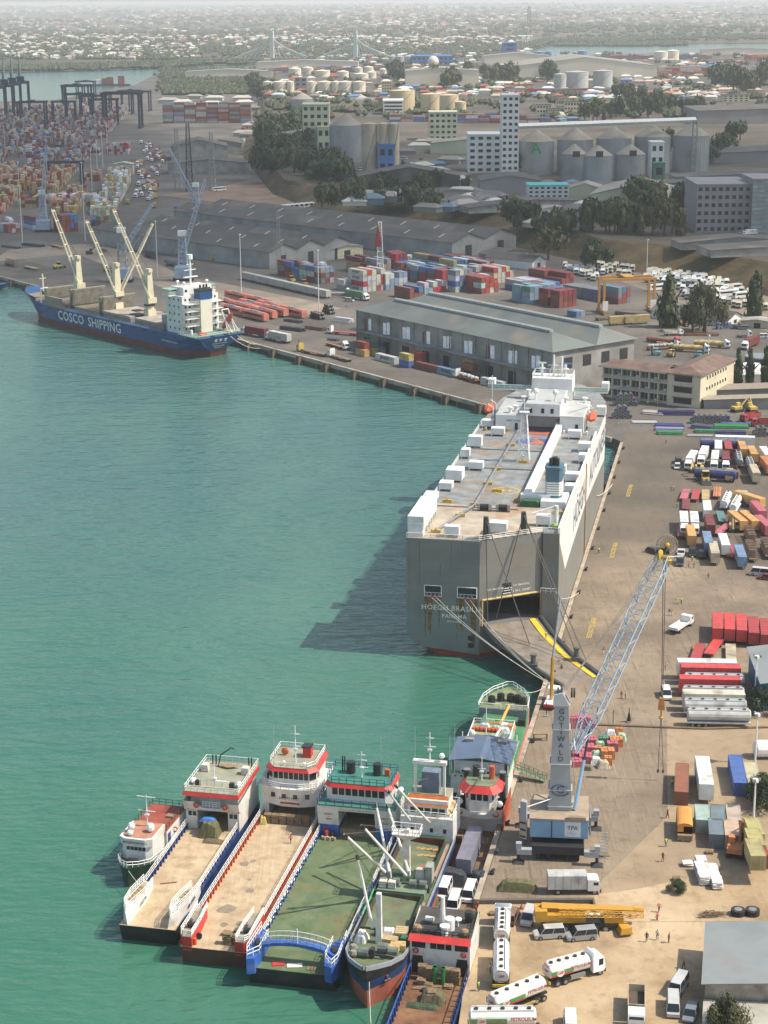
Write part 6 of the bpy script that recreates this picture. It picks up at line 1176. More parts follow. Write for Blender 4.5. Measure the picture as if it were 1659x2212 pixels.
BUILD=dict(tractor=p_tractor,box=lambda:p_semi('box'),skel=lambda:p_semi('skel'),flat=lambda:p_semi('flat'),bags=lambda:p_semi('bags'),bale=lambda:p_semi('bale'),pipes=lambda:p_semi('pipes'),tank=lambda:p_semi('tank'),tbox=lambda:p_semi('-box'),ttank=lambda:p_semi('-tank'),tflat=lambda:p_semi('-flat'),tskel=lambda:p_semi('-skel'),tstack=lambda:p_semi('-stack'),tpipes=lambda:p_semi('-pipes'),lorry=lambda:p_rigid('box'),tipper=lambda:p_rigid('tip'),dropside=lambda:p_rigid('flat'),bus=p_bus,pickup=p_pickup,suv=lambda:p_car('suv',4.7,1.9,1.8),car=lambda:p_car('car',4.5,1.8,1.45),van=lambda:p_car('van',4.8,1.85,2.05),excavator=p_excavator,loader=p_loader,forklift=p_forklift)
PROTO={}
PAINTED=('body','roof','cab','pillar_frame','wind_deflector','flat_bed')
LOADED=('cargo_box','rib_frame','door','tank','trailer_bed','covered_load','pipe','bag','tipper_body','rail_frame','stacked_chassis','boom','lift_arm_frame','front_frame','cab_frame')
def vehicle(kind,p,rz,label,c1,c2=None,group=None,scale=None):
 c2=c2 or c1;col={k:c1 for k in PAINTED};col.update({k:c2 for k in LOADED})
 if kind in('bags','bale','pipes'):col['trailer_bed']=(.35,.1,.03)
 if kind not in PROTO:
  o=PROTO[kind]=BUILD[kind]()
  def w_(x):
   for c in x.children:
    k=c.name.split('.')[0]
    if k in col:c.color=(*col[k],1)
    w_(c)
  w_(o);o.location=p;o.rotation_euler=(0,0,rz);o['label']=label
  if group:o['group']=group
  if scale:o.scale=(scale,)*3
  return o
 o=dup(PROTO[kind],p,rz,label,group,col,scale or(1,1,1))
 if not group and 'group' in o:del o['group']
 return o
C=dict(white=(.75,.75,.72),cream=(.6,.55,.4),red=(.42,.035,.035),bright=(.62,.04,.035),maroon=(.2,.03,.035),orange=(.6,.2,.04),amber=(.62,.32,.07),blue=(.06,.15,.36),pale=(.2,.32,.42),sky=(.16,.27,.45),navy=(.03,.045,.2),green=(.08,.22,.12),mint=(.35,.52,.36),teal=(.08,.2,.19),grey=(.32,.33,.34),silver=(.48,.48,.46),slate=(.17,.2,.24),dark=(.05,.05,.055),tan=(.5,.42,.28),brown=(.22,.13,.08),yellow=(.6,.42,.06),gold=(.46,.33,.12),pink=(.5,.1,.14),black=(.02,.02,.022),rust=(.3,.09,.05),lav=(.5,.5,.52),olive=(.1,.1,.06),cyan=(.1,.4,.4),beige=(.48,.4,.3),brick=(.27,.06,.045))
for k_,v_ in list(C.items()):l_=.3*v_[0]+.6*v_[1]+.1*v_[2];C[k_]=tuple(a_*.86+l_*.14 for a_ in v_)
def person_mesh(pose):
 v,e,r=[],[],[]
 def j(p,rad,par=None):
  v.append(p);r.append(rad)
  if par is not None:e.append((par,len(v)-1))
  return len(v)-1
 st_,sw={'stand':(.09,.0),'walk':(.08,.28),'work':(.12,.1),'sit':(.1,0)}[pose]
 pel=j((0,0,.95),.15);ch=j((0,.01,1.25),.16,pel);nk=j((0,.02,1.46),.07,ch);hd=j((0,.04,1.6),.095,nk);j((0,.04,1.7),.085,hd)
 for s_ in(-1,1):
  sh=j((s_*.2,.01,1.4),.075,ch);f_=s_*sw*.8
  el=j((s_*.27,-f_*.5+(.1 if pose=='work' else 0),1.12),.055,sh);wr_=j((s_*.28,-f_+(.34 if pose=='work' else .06),.88 if pose!='work' else 1.1),.042,el);j((s_*.27,-f_+(.42 if pose=='work' else .1),.79 if pose!='work' else 1.12),.04,wr_)
  hp=j((s_*.1,0,.86),.11,pel)
  if pose=='sit':kn=j((s_*.12,.42,.86),.075,hp);an=j((s_*.12,.46,.45),.05,kn);j((s_*.12,.6,.42),.045,an)
  else:kn=j((s_*st_*1.1,f_*.5+.03,.49),.075,hp);an=j((s_*st_*1.2,f_*.9-.02,.09),.05,kn);j((s_*st_*1.3,f_*.9+.14,.05),.045,an)
 me=bpy.data.meshes.new('p');me.from_pydata(v,e,[]);o=bpy.data.objects.new('p',me);COL.objects.link(o)
 o.modifiers.new('s','SKIN');sk=me.skin_vertices[0].data
 for k,rr in enumerate(r):sk[k].radius=(rr,rr*.8)
 sk[0].use_root=True
 su_=o.modifiers.new('d','SUBSURF');su_.levels=1;su_.render_levels=1
 dg=bpy.context.evaluated_depsgraph_get();m2=bpy.data.meshes.new_from_object(o.evaluated_get(dg));bpy.data.objects.remove(o);m2.name='person'
 m2.materials.clear()
 for k in range(5):m2.materials.append(None)
 for p in m2.polygons:
  c=p.center
  if c.z>1.66 or(c.z>1.56 and c.y<0.0):k=3
  elif c.z>1.47:k=0
  elif c.z>.94 and abs(c.x)<.24:k=1
  elif c.z>1.2:k=1
  elif abs(c.x)>.22 and c.z>.7:k=0
  elif c.z>.12 or pose=='sit':k=2
  else:k=4
  p.material_index=k;p.use_smooth=True
 return m2
PM={k:person_mesh(k)for k in('stand','walk','work','sit')}
skin=mat('skin',(.09,.05,.032),.6,0,1,.1);hair=mat('hair',(.015,.012,.01),.8)
def cloth(nm):return mat('garment_'+nm,{'hivis':(.45,.65,.06),'orange':(.65,.16,.03),**C}[nm],.85,0,4,.15)
PC={}
def person(p,rz,pose,top_,legs,label,hat=None,z=None):
 key=(pose,top_,legs,hat)
 if key not in PC:
  m=PM[pose].copy();m.name='person'
  for k,mm in enumerate((skin,cloth(top_)if top_!='bare' else skin,cloth(legs),cloth(hat)if hat else hair,BLK)):m.materials[k]=mm
  PC[key]=m
 return tag(place(PC[key],'person',None,p,rz),label,'person','people on the port')
def cont_mesh(L_):
 mb=MB();n_=int(L_/.55);zz=[]
 for k in range(n_+1):
  x=-L_/2+k*L_/n_
  zz+=[(x,0),(x+.14,0),(x+.22,.06),(x+.42,.06),(x+.5,0)]if k<n_ else[(x,0)]
 for s_ in(-1,1):
  lo=[(s_*(1.2-d),x,.12)for x,d in zz];hi=[(s_*(1.2-d),x,2.5)for x,d in zz]
  mb.add(lo+hi,[(i,i+1,len(lo)+i+1,len(lo)+i)if s_>0 else(i+1,i,len(lo)+i,len(lo)+i+1)for i in range(len(lo)-1)])
 mb.box(-1.2,1.2,-L_/2,L_/2,2.5,2.56).box(-1.19,1.19,-L_/2+.02,L_/2-.02,.05,.12).add([(-1.18,L_/2-.03,.1),(1.18,L_/2-.03,.1),(1.18,L_/2-.03,2.5),(-1.18,L_/2-.03,2.5)],[(0,3,2,1)])
 a=mb.mesh('container',PAINT)
 fr_=MB()
 for s_ in(-1,1):
  for y in(-1,1):fr_.box(*sorted((s_*1.22,s_*1.06)),*sorted((y*L_/2,y*(L_/2-.16))),0,2.6)
  fr_.box(*sorted((s_*1.22,s_*1.1)),-L_/2+.16,L_/2-.16,.02,.16).box(*sorted((s_*1.22,s_*1.12)),-L_/2+.16,L_/2-.16,2.5,2.6)
 for y in(-1,1):fr_.box(-1.06,1.06,*sorted((y*L_/2,y*(L_/2-.1))),2.46,2.6)
 b_=fr_.mesh('corner_frame',PAINT)
 d_=MB().box(-.53,.53,-.03,.03,.12,2.46).T((-.3,-.06,.15),(-.3,-.06,2.4),.03,4).T((.3,-.06,.15),(.3,-.06,2.4),.03,4).mesh('door',PAINT)
 return a,b_,d_
CT={6.06:cont_mesh(6.06),12.19:cont_mesh(12.19)}
CPAL=['red','maroon','blue','grey','silver','gold','rust','brick','pale','green','slate','white','tan']
def container(p,rz,L_,cname,label,group,logo=None,dirty=1.):
 a,b_,d_=CT[L_];c=tuple(x*dirty*R.uniform(.85,1.12)for x in C[cname])
 o=place(a,'shipping_container',None,p,rz,c);tag(o,label,'container',group);place(b_,'corner_frame',o,color=c)
 for s_ in(-1,1):place(d_,'door',o,(s_*.54,-L_/2+.03,0),color=tuple(x*.92 for x in c))
 if logo:
  t,m,sz=logo
  for s_ in(-1,1):text(t,sz,o,(s_*1.225,0 if t=='MAERSK' else 1,1.5),(0,s_,0),(0,0,1),m)
 return o
hd_=lambda deg:-math.radians(deg)
def gz(k,x,y):
 p=W(k,x,y,3.025);return p if p.y>(240 if p.x>32 else 247)else W(k,x,y,2.31 if p.y<236.5 or p.x<32 else 2.7)
def vt(kind,k,x,y,deg,label,c1,c2=None,roof=3.9,z=3.,group=None,scale=None):
 p=W(k,x,y,z+roof);return vehicle(kind,Vector((p.x,p.y,z)),hd_(deg),label,C[c1],C[c2]if c2 else None,group,scale)
def vg(kind,k,xa,ya,xb,yb,label,c1,c2=None,z=3.,group=None):
 a,b_=W(k,xa,ya,z),W(k,xb,yb,z);return vehicle(kind,(a+b_)/2,ang(a,b_),label,C[c1],C[c2]if c2 else None,group)
kc=thing('harbour_crane','tall grey and pale blue mobile harbour crane with lattice jib over the quay','crane',(28.4,265.5,3),hd_(6))
CG=mat('crane_grey',(.36,.38,.4),.5,0,.3,.1,(.2,.15,.1),.3,.3);CBL=mat('crane_blue',(.2,.36,.52),.5,0,.4,.1,(.2,.15,.1),.35,.4);CTAN=mat('crane_dusty',(.36,.28,.2),.8,0,.4,.2)
KI=(Matrix.Translation(kc.location)@Matrix.Rotation(kc.rotation_euler.z,4,'Z')).inverted()
kl=lambda v:KI@Vector(v)
MB().box(-4.2,4.2,-6,6,1.3,2.7).B('chassis',DARK,kc)
for x in(-3.2,-1.6,1.6,3.2):
 for y in(-5,-3.4,3.4,5):place(WB,'wheel',kc,(x,y,.75),scale=(1.6,1.5,1.5))
for x in(-1,1):
 for y in(-6.6,6.6):
  q=MB().box(*sorted((x*4.2,x*6.6)),y-.5,y+.5,1.6,2.5).B('outrigger_beam',CG,kc);MB().cyl(x*6.3,y,.15,1.6,.28,8).add([(x*6.3-1,y-1,0),(x*6.3+1,y-1,0),(x*6.3+1,y+1,0),(x*6.3-1,y+1,0),(x*6.3-.3,y-.3,.5),(x*6.3+.3,y-.3,.5),(x*6.3+.3,y+.3,.5),(x*6.3-.3,y+.3,.5)],[(0,1,5,4),(1,2,6,5),(2,3,7,6),(3,0,4,7),(4,5,6,7)]).B('outrigger_foot',DARK,q)
  MB().box(x*6.3-.45,x*6.3+.45,y-.45,y+.45,2.5,3.5).B('outrigger_housing',CG,q)
MB().cyl(0,0,2.7,3.6,2.6,16).B('slew_ring',DARK,kc)
MB().box(-4.6,4.8,-4.6,4.4,3.6,6.7).B('machinery_house',CBL,kc);MB().box(-4.7,4.9,-4.7,4.5,6.71,6.95).B('house_roof',CTAN,kc)
for x0,x1 in((-4.5,-1.1),(-.9,1),(3.6,4.7)):MB().box(x0,x1,-4.66,-4.605,3.8,6.5).B('house_panel',CBL,kc)
MB().box(1.,3.6,-4.68,-4.61,3.9,6.5).B('sign_panel',mat('sign_pale',(.66,.68,.66),.5,0,.6,.08),kc)
text('TPA',.95,kc,(2.3,-4.71,5.5),(1,0,0),(0,0,1),mat('sign_blue',(.05,.12,.4),.5))
MB().line([(1.7+k*.12,-4.7,4.55+.1*math.sin(k*.9))for k in range(11)],.04,4).B('sign_wave',mat('sign_sky',(.15,.4,.65),.5),kc)
MB().line([(-1.1,-4.69,3.7),(-1.1,-4.69,6.6)],.08,4).B('panel_gap',DARK,kc);MB().T((1.6,-4.4,7.3),(4.4,-4.4,7.3),.5,10).B('silencer',CTAN,kc)
dp=MB();dp.prism([(-6.3,-4.2),(-5.2,-4.9),(-5,-3.6),(-6,-2.8)],3.2,9.6,[(-6.2,-4.0),(-5.2,-4.6),(-5.1,-3.6),(-5.9,-3)]).B('end_fairing',CG,kc)
for k in range(5):MB().add([(-6.25+.02*k,-4.25-.0,3.4+k*.6),(-5.25,-4.95,3.5+k*.6),(-5.25,-4.95,3.8+k*.6),(-6.25,-4.25,3.7+k*.6)],[(0,1,2,3)]).B('hazard_stripe',YEL if k%2 else BLK,kc)
MB().T((-5.6,-3.6,8.2),(-1.2,-1.4,9),.09,4).B('stay_bar',RAIL,kc)
twr=MB().add([(-1.7,-1.5,6.95),(2.1,-1.5,6.95),(2.1,2.3,6.95),(-1.7,2.3,6.95),(-1.1,-1.1,25.2),(1.2,-1.1,25.2),(1.2,1.2,25.2),(-1.1,1.2,25.2)],[(4,5,6,7),(0,1,5,4),(1,2,6,5),(2,3,7,6),(3,0,4,7)]).B('tower',CG,kc)
for z in(7.6,10.5,15,21):MB().box(-1.9+.035*(z-7),2.3-.05*(z-7),-1.7+.02*(z-7),2.5-.06*(z-7),z,z+.12).B('tower_flange',CG,twr)
MB().add([(-1.3,-1.4,25.2),(1.4,-1.4,25.2),(1.4,1.4,25.2),(-1.3,1.4,25.2),(-1.2,-1,26.9),(.2,-1,27.3),(.2,1.2,27.3),(-1.2,1.2,26.9)],[(4,5,6,7),(0,1,5,4),(1,2,6,5),(2,3,7,6),(3,0,4,7)]).B('tower_head',CG,kc)
for x,y in((-.7,.2),(-.1,.2),(1.5,.2),(1.9,.2)):MB().T((x,y,27.),(x+.3,y,27.),.8,12).B('sheave',DARK,kc)
MB().line([(2.1-.05*k*.6,1.5,7.2+k*.6)for k in range(28)],.12,4).line([(2.6-.05*k*.6,1.5,7.2+k*.6)for k in range(28)],.06,4).B('ladder_frame',CTAN,kc)
SL=mat('lettering_steel',(.07,.1,.17),.6,0,1,.1)
for k,ch in enumerate('GOTTWALD'):text(ch,1.25,kc,(.1,-1.2-.022*(25.2-24.2+k*1.17)-.02,24.2-k*1.17),(1,0,0),(0,.022,1),SL)
text('G',1.9,kc,(.2,-1.47,10.6),(1,0,0),(0,.022,1),SL)
lg_=MB();lp=[(.2+1.45*math.cos(a),-1.48+.02*math.sin(a),10.6+1.0*math.sin(a))for a in[PI*.15+k*PI*1.7/14 for k in range(15)]];lg_.line(lp,.13,4).B('logo_ring',SL,kc)
text('40',.8,kc,(.2,-1.32,14.4),(1,0,0),(0,.022,1),YEL)
jb,jt=Vector((2.2,.4,16.6)),kl(WY('m',830,290,290.4))
ju=MB();d=jt-jb;u1=Vector((-d.y,d.x,0)).normalized();n_=d.normalized()
up_=u1.cross(n_);up_=-up_ if up_.z<0 else up_
CJ=lambda t,i:jb+d*t+(u1*(1,-1,-1,1)[i]*(.45+1.0*min(1,t*6)*(1 if t<.9 else(1-t)*4+.6))+up_*(1,1,-1,-1)[i]*(.35+.55*min(1,t*6)*(1 if t<.9 else(1-t)*4+.6)))
N=17
for i in range(4):
 for k in range(N):ju.T(CJ(k/N,i),CJ((k+1)/N,i),.12,4)
 for k in range(N):
  j=(i+1)%4;a,b_=(i,j)if k%2 else(j,i)
  ju.T(CJ(k/N,a),CJ((k+1)/N,b_),.065,3);ju.T(CJ((k+1)/N,i),CJ((k+1)/N,j),.065,3)
ju.B('jib_lattice',mat('jib_blue',(.24,.34,.44),.5,.1,.6,.12),kc)
MB().T(jt+u1,jt-u1,.45,10).T(jt+up_*.8+u1*.5,jt+up_*.8+u1*.2,.8,12).B('jib_head',YEL,kc);MB().box(-.7,.7,-.7,.7,-.9,-.3).B('jib_head_box',YEL,kc,jt-u1*.8)
rl_=jt+n_*2.2+up_*.6;rm=MB()
for k in range(20):
 a=2*PI*k/20;c=2*PI*(k+1)/20;e=lambda a,r:rl_+n_*.0+Vector((math.cos(a)*r,0,math.sin(a)*r));rm.T(e(a,.3),e(a,1.8),.06,3);rm.T(e(a,1.8),e(c,1.8),.07,4);rm.T(e(a,1.1),e(c,1.1),.05,3)
rm.B('cable_reel_frame',mat('reel_dusty',(.3,.25,.17),.6),kc);MB().ball(tuple(rl_),.5).B('reel_hub',YEL,kc);MB().T(rl_,jt,.2,4).T(rl_+Vector((-1.8,0,-1)),rl_+Vector((.4,0,-1.2)),.5,6).B('reel_bracket',DARK,kc);MB().T(jt,jt+Vector((3.4,0,.3)),.12,4).B('boom_light_bar',RAIL,kc)
for s_ in(-.9,-.3,.3,.9):MB().T(Vector((.4+s_*.4,.2,27.4)),jt+u1*s_+up_*.4,.05,4).B('hoist_cable',cb,kc)
cy0,cy1=Vector((2.6,-1.2,7.2)),CJ(.17,3)*.5+CJ(.17,2)*.5
MB().T(cy0,cy0.lerp(cy1,.55),.3,8).B('luffing_cylinder',CBL,kc);MB().T(cy0.lerp(cy1,.5),cy1,.2,8).B('piston_rod',DARK,kc);MB().T(CJ(.02,2),cy1,.16,4).T(CJ(.02,3),cy1,.16,4).B('knee_brace',mat('jib_blue',None),kc)
hk=kl(WY('o',545,330,290.4));h2_=kl(WY('o',540,425,290.4));h3_=kl(WY('o',535,1010,290.4))
MB().T(jt,hk,.07,4).T(jt+Vector((.4,0,0)),hk+Vector((.2,0,0)),.07,4).B('hoist_cable',cb,kc)
MB().box(-.6,.6,-.5,.5,-.9,1.3,.2,.1).cyl(0,0,-2.2,-.9,.16,6).ball((0,0,-2.5),.45,.45,.3).B('hook_block',mat('hook_orange',(.5,.22,.06),.6,0,1,.3),kc,hk)
for s_ in(-.35,.35):MB().T(h2_,h3_+Vector((s_*1.3,0,0)),.06,4).ball(tuple(h3_+Vector((s_*1.3,0,-.3))),.22,.15,.5,6,4).B('sling_cable',cb,kc)
MB().box(5.,5.3,-3,2,3.6,6.6).rail([(5.2,-4,3.6),(5.2,3,3.6)],1.1,.05,1,2).B('stair_frame',STEEL,kc)
for k in range(9):MB().box(6.9,8.1,-4.2+k*.3,-3.9+k*.3,k*.42,k*.42+.06).B('stair_tread',STEEL,kc)
tcx=W('n',565,255,3);tc=thing('lorry_crane','white and red lorry crane with upright yellow and grey telescopic boom','crane',tcx,hd_(15))
MB().box(-1.1,1.1,-3.5,3.5,.6,1.2).B('chassis',REDP,tc);MB().box(-1.1,1.1,1.5,3.5,1.2,2.7).B('cab',RAIL,tc);wheels(tc,(2.3,-2.3),.95)
MB().T((0,-.8,1.2),(0.1,-.6,10),.38,6).B('boom_base',mat('boom_amber',(.5,.28,.04),.5,0,.6,.15),tc);MB().T((.1,-.6,10),(1.1,1.,22.),.26,6,.2).B('boom_upper',mat('boom_grey',(.36,.37,.38),.5),tc);MB().box(-1,1,-3.4,1.2,1.21,1.35).B('bed',RAIL,tc)
for i,(a,b_)in enumerate(((('n',412,545),('n',530,545)),(('n',636,445),('n',700,445)))):
 p,q=W(*a),W(*b_);o=thing('work_bench',('longer','shorter')[i]+' timber bench frame standing on the quay behind the crane tower','bench',(p+q)/2,0);L_=(q-p).length/2
 MB().box(-L_,L_,-.6,.6,1.3,1.45).B('top',WOOD,o);[MB().box(sx*L_*.9-.1,sx*L_*.9+.1,sy*.5-.1,sy*.5+.1,0,1.3).B('leg',WOOD,o)for sx in(-1,1)for sy in(-1,1)]
for i,(x,y)in enumerate(((690,375),(1065,425),(1195,405),(935,400),(520,355),(820,360))):
 o=thing('post_stand','dark pipe post on a block base, %s of the barrier row from the lorry crane'%ORD[[1,4,5,3,0,2][i]],'post',W('n',x,y),0,'post stands across the quay');MB().cyl(0,0,.2,3.1,.08,5).B('pole',DARK,o);MB().box(-.4,.4,-.3,.3,0,.25).B('base',CONC,o)
tag(MB().cyl(0,0,.0,2.4,.5,8,.05).B('umbrella',BLK,None,W('n',1195,400)),'closed dark umbrella leaning at the far post of the barrier','umbrella')
tag(MB().line([(0,0,.25),(26,-3,.25),(48,-2,.25)],.22,4).B('kerb_timber',mat('kerb_brown',(.22,.15,.09),.9),None,W('n',680,418)),'long low brown timber curb laid across the quay','curb')
cargo=[(n_[0],n_[1],n_[2],n_[3],n_[4],n_[5],n_[6])for n_ in[(790,440,5.2,2.2,2.4,'pink','stacked pink bales under purple wrap beyond the jib foot'),(890,445,2.2,2,1.2,'pink','low pink bale beside the tall wrapped one'),(880,575,3,2.6,1.2,'pink','upper pink bale in the heap by the jib foot'),(850,640,3.6,2.6,1.3,'pink','middle pink bale in the heap by the jib foot'),(765,690,4,3,1.4,'pink','wide pink bale behind the lattice jib foot'),(840,720,3,3,1.4,'pink','front pink bale at the lattice jib foot'),(740,755,4,2.6,1.2,'pink','lowest pink bale touching the jib knee'),(1045,510,2.6,1.8,1.3,'white','white boxed goods at the far end of the cargo heap'),(1115,495,1.6,1.2,1.3,'orange','small orange carton at the far end of the heap'),(1130,550,2.6,2.2,1.6,'mint','pale green net bags behind the green cartons'),(1020,570,4,2.2,1.3,'green','long green topped carton stack in the heap'),(1090,590,3,2.4,1.6,'orange','orange carton stack with green lid in the heap'),(1060,630,2.6,2.2,1.8,'pink','dark pink carton stack in the middle of the heap'),(960,605,2.6,1.8,1.3,'mint','pale green bag pile near the pink bales'),(930,645,2.6,1.6,1.2,'orange','flat orange carton between green bags'),(1025,640,3,2,1.2,'green','green carton stack above the big orange one'),(1020,690,3.2,2.6,1.8,'orange','big bright orange carton stack at the heap front'),(935,690,3,2.4,1.4,'mint','mint green vegetable bags by the big orange stack'),(925,735,2.6,2,1.3,'white','white sack pile at the front of the heap'),(985,770,3,2.4,1.5,'beige','cream netted sacks at the very front of the heap'),(1025,745,1.8,1.6,1.6,'orange','narrow orange carton at the front corner'),(860,790,1.8,1.4,.8,'olive','dark bag pile under the jib knee')]]
for x,y,sx,sy,h,c,lb in cargo:
 p=W('n',x,y);r_=R.uniform(-.15,.15)
 if c in('mint','white','beige','olive'):tarp_heap('bag_pile',lb,p,sx*.8,sy*.8,h*.9,mat('bags_'+c,C[c],.9,0,2.5,.4,(.3,.3,.15),.5,2),r_,'bags',int(x))
 else:
  o=MB().box(-sx*.4,sx*.4,-sy*.4,sy*.4,0,h*.55).B('carton_stack',mat('carton_'+c,C[c],.8,0,1.5,.25),None,p,r_);tag(o,lb,'cartons')
  for q in range(int(sx)+1):
   for w_ in range(2):MB().box(-sx*.4+q*sx*.8/(int(sx)+1)+.04,-sx*.4+(q+1)*sx*.8/(int(sx)+1)-.04,-sy*.4+w_*sy*.4+.03,-sy*.4+(w_+1)*sy*.4-.03,h*.55+.005,h*.9+R.uniform(0,.15)).B('carton',mat('carton_'+c,None),o)
tn=thing('tarp_tent','white and green cargo tent half hidden behind the crane tower','tent',W('n',690,640),.2);MB().add([(-2.4,-2,0),(2.4,-2,0),(2.4,2,0),(-2.4,2,0),(-.2,-1.6,2.6),(.2,1.6,2.6)],[(0,1,4),(1,2,5,4),(2,3,5),(3,0,4,5)]).B('canvas',mat('tent_green',(.06,.14,.08),.8,0,1,.2,(.6,.58,.5),.9,.35),tn)
folk=[('t',1052,412,'walk','orange','navy','white','person in orange vest and white helmet walking near the sandy lot edge'),('t',1042,468,'walk','bright','dark',None,'person in bright red top walking behind the helmeted one'),('t',983,578,'walk','black','black',None,'person all in black, first of three walking abreast'),('t',1042,566,'walk','silver','navy',None,'person in pale shirt and blue jeans, middle of three'),('t',1106,582,'stand','brown','dark',None,'person in brown shirt, third of three walking abreast'),('t',1190,726,'walk','rust','dark',None,'person in dark red walking in the shed shadow'),('t',48,850,'stand','hivis','slate',None,'person in lime vest at the lower quay edge'),('t',112,752,'work','white','slate',None,'person in white shirt working beside the parked tanker'),('t',1074,130,'work','maroon','maroon',None,'person in maroon clothes with hands raised near the crane'),('t',1090,47,'stand','hivis','slate',None,'person in lime vest by the blue wagon shadow'),('o',607,1520,'walk','maroon','black',None,'person in dark coveralls at the orange wagon shadow corner'),('o',125,268,'stand','rust','rust',None,'person in dark red coverall, one of two in the open'),('o',166,270,'stand','orange','rust',None,'person in bright orange coverall beside the dark red one'),('o',655,1195,'work','hivis','dark',None,'person in lime vest bending at the flat container'),('m',318,260,'stand','hivis','dark',None,'person in lime vest alone near the car carrier side'),('m',1186,462,'stand','orange','slate',None,'person in orange vest alone below the truck rows'),('m',940,658,'stand','hivis','white',None,'person in lime and orange vest with white trousers'),('m',972,660,'stand','hivis','black',None,'person in lime vest with dark trousers beside white trousered one'),('m',876,752,'stand','dark','white',None,'person in dark top with pale trousers of a close pair'),('m',897,753,'stand','orange','white',None,'person in orange top with pale trousers of a close pair'),('m',356,1060,'walk','rust','white',None,'person in red top beyond the ramp end'),('m',1060,1050,'work','hivis','dark',None,'person in lime vest at the short red trailer'),('m',844,1185,'work','orange','slate',None,'person in orange bending beside the hoist rope'),('m',1058,325,'work','hivis','dark',None,'person in lime vest near the black cars'),('m',1030,370,'stand','orange','dark',None,'person in orange vest next to the black pickup'),('m',1072,375,'stand','rust','slate',None,'person in red vest next to the black cars'),('m',22,1198,'walk','rust','dark',None,'person in red at the lower end of the ramp'),('m',5,1150,'stand','orange','slate','white','person with white helmet in the middle of the ramp'),('k',850,698,'walk','silver','dark',None,'person in pale shirt crossing the quay near pipe stacks'),('k',890,1072,'stand','beige','slate',None,'person in beige of a pair on the quay'),('k',911,1072,'stand','silver','rust',None,'person in white top of a pair on the quay'),('k',936,1205,'stand','grey','dark',None,'person in grey beside the maroon trailer'),('k',888,886,'stand','gold','dark',None,'person in gold vest beside the parked cars'),('k',468,548,'stand','orange','white',None,'person in orange vest near the steel coils'),('k',702,395,'stand','hivis','dark',None,'person in lime vest before the office block'),('k',1075,1000,'stand','slate','dark',None,'person in grey at the wheel loader'),('h',584,590,'stand','hivis','dark',None,'person in lime vest on the sandy ground by goods wagons'),('h',805,940,'work','orange','bright',None,'person in orange by the grey container on back quay'),('h',278,820,'stand','hivis','dark',None,'person in lime beside the yellow lorry on back quay'),('h',1470,1110,'stand','gold','dark',None,'person at the tail of the bag lorry')]
for k,x,y,pose,a,b_,hat,lb in folk:
 p=gz(k,x,y);person(p,R.uniform(0,6.28),pose,a,b_,lb,hat)
rp_=lambda x,y,z:HI.inverted()@Vector((x,y,z))
person(rp_(14.6,-1.,6.0),.4,'stand','hivis','slate','person in lime jacket on the upper ramp by the yellow walkway')
person(on1(f2,2.3,35.5,1.65),.6,'walk','pink','dark','person in pink shirt crossing the middle ferry deck')
person(on1(bf,.2,23.2,1.65),2.4,'stand','white','dark','person in white and red shirt behind the log pile')
person(on1(bf,-.9,22.6,1.4),3.,'sit','bare','dark','bare backed person sitting at one end of the logs');person(on1(bf,1.6,22.6,1.4),3.4,'sit','bare','slate','bare backed person sitting at the other end of the logs')
person(W('t',155,103,2.55),2.2,'sit','beige','dark','person sitting in the shade at the quay edge by the crane')
ZL=2.3
vg('lorry','t',455,300,690,298,'white box lorry with corrugated body parked below the crane','white','silver')
vg('suv','t',215,498,250,408,'dark gold off-road car half hidden behind the tanker cab','brown',z=ZL);vg('suv','t',345,415,308,505,'silver off-road car facing the water beside the yellow crane truck','silver',z=ZL)
vg('suv','t',520,545,360,555,'light silver off-road car parked before the yellow crane truck','silver',z=ZL);vg('suv','t',690,552,548,565,'grey off-road car parked before the yellow crane truck','grey',z=ZL)
vg('van','t',1190,800,1130,895,'white minivan at an angle in the shed shadow','lav',z=ZL);vg('van','t',1128,915,1130,1000,'pale silver minivan behind the white one in the shadow','silver',z=ZL);vg('car','t',1240,945,1215,1034,'dark blue car beside the shed wall','slate',z=ZL)
vg('tipper','t',925,930,925,1034,'white tipper lorry with rusty empty body facing the water','white','tan',z=ZL);vg('van','t',560,1100,556,1010,'white van roof at the very edge of the yard','white',z=ZL)
GT=mat('tanker_white',(.74,.73,.68),.35,0,.6,.05,(.4,.3,.2),.3,.5);LR=mat('letter_red',(1,1,1));GBG=mat('tanker_green',(.1,.28,.09),.5)
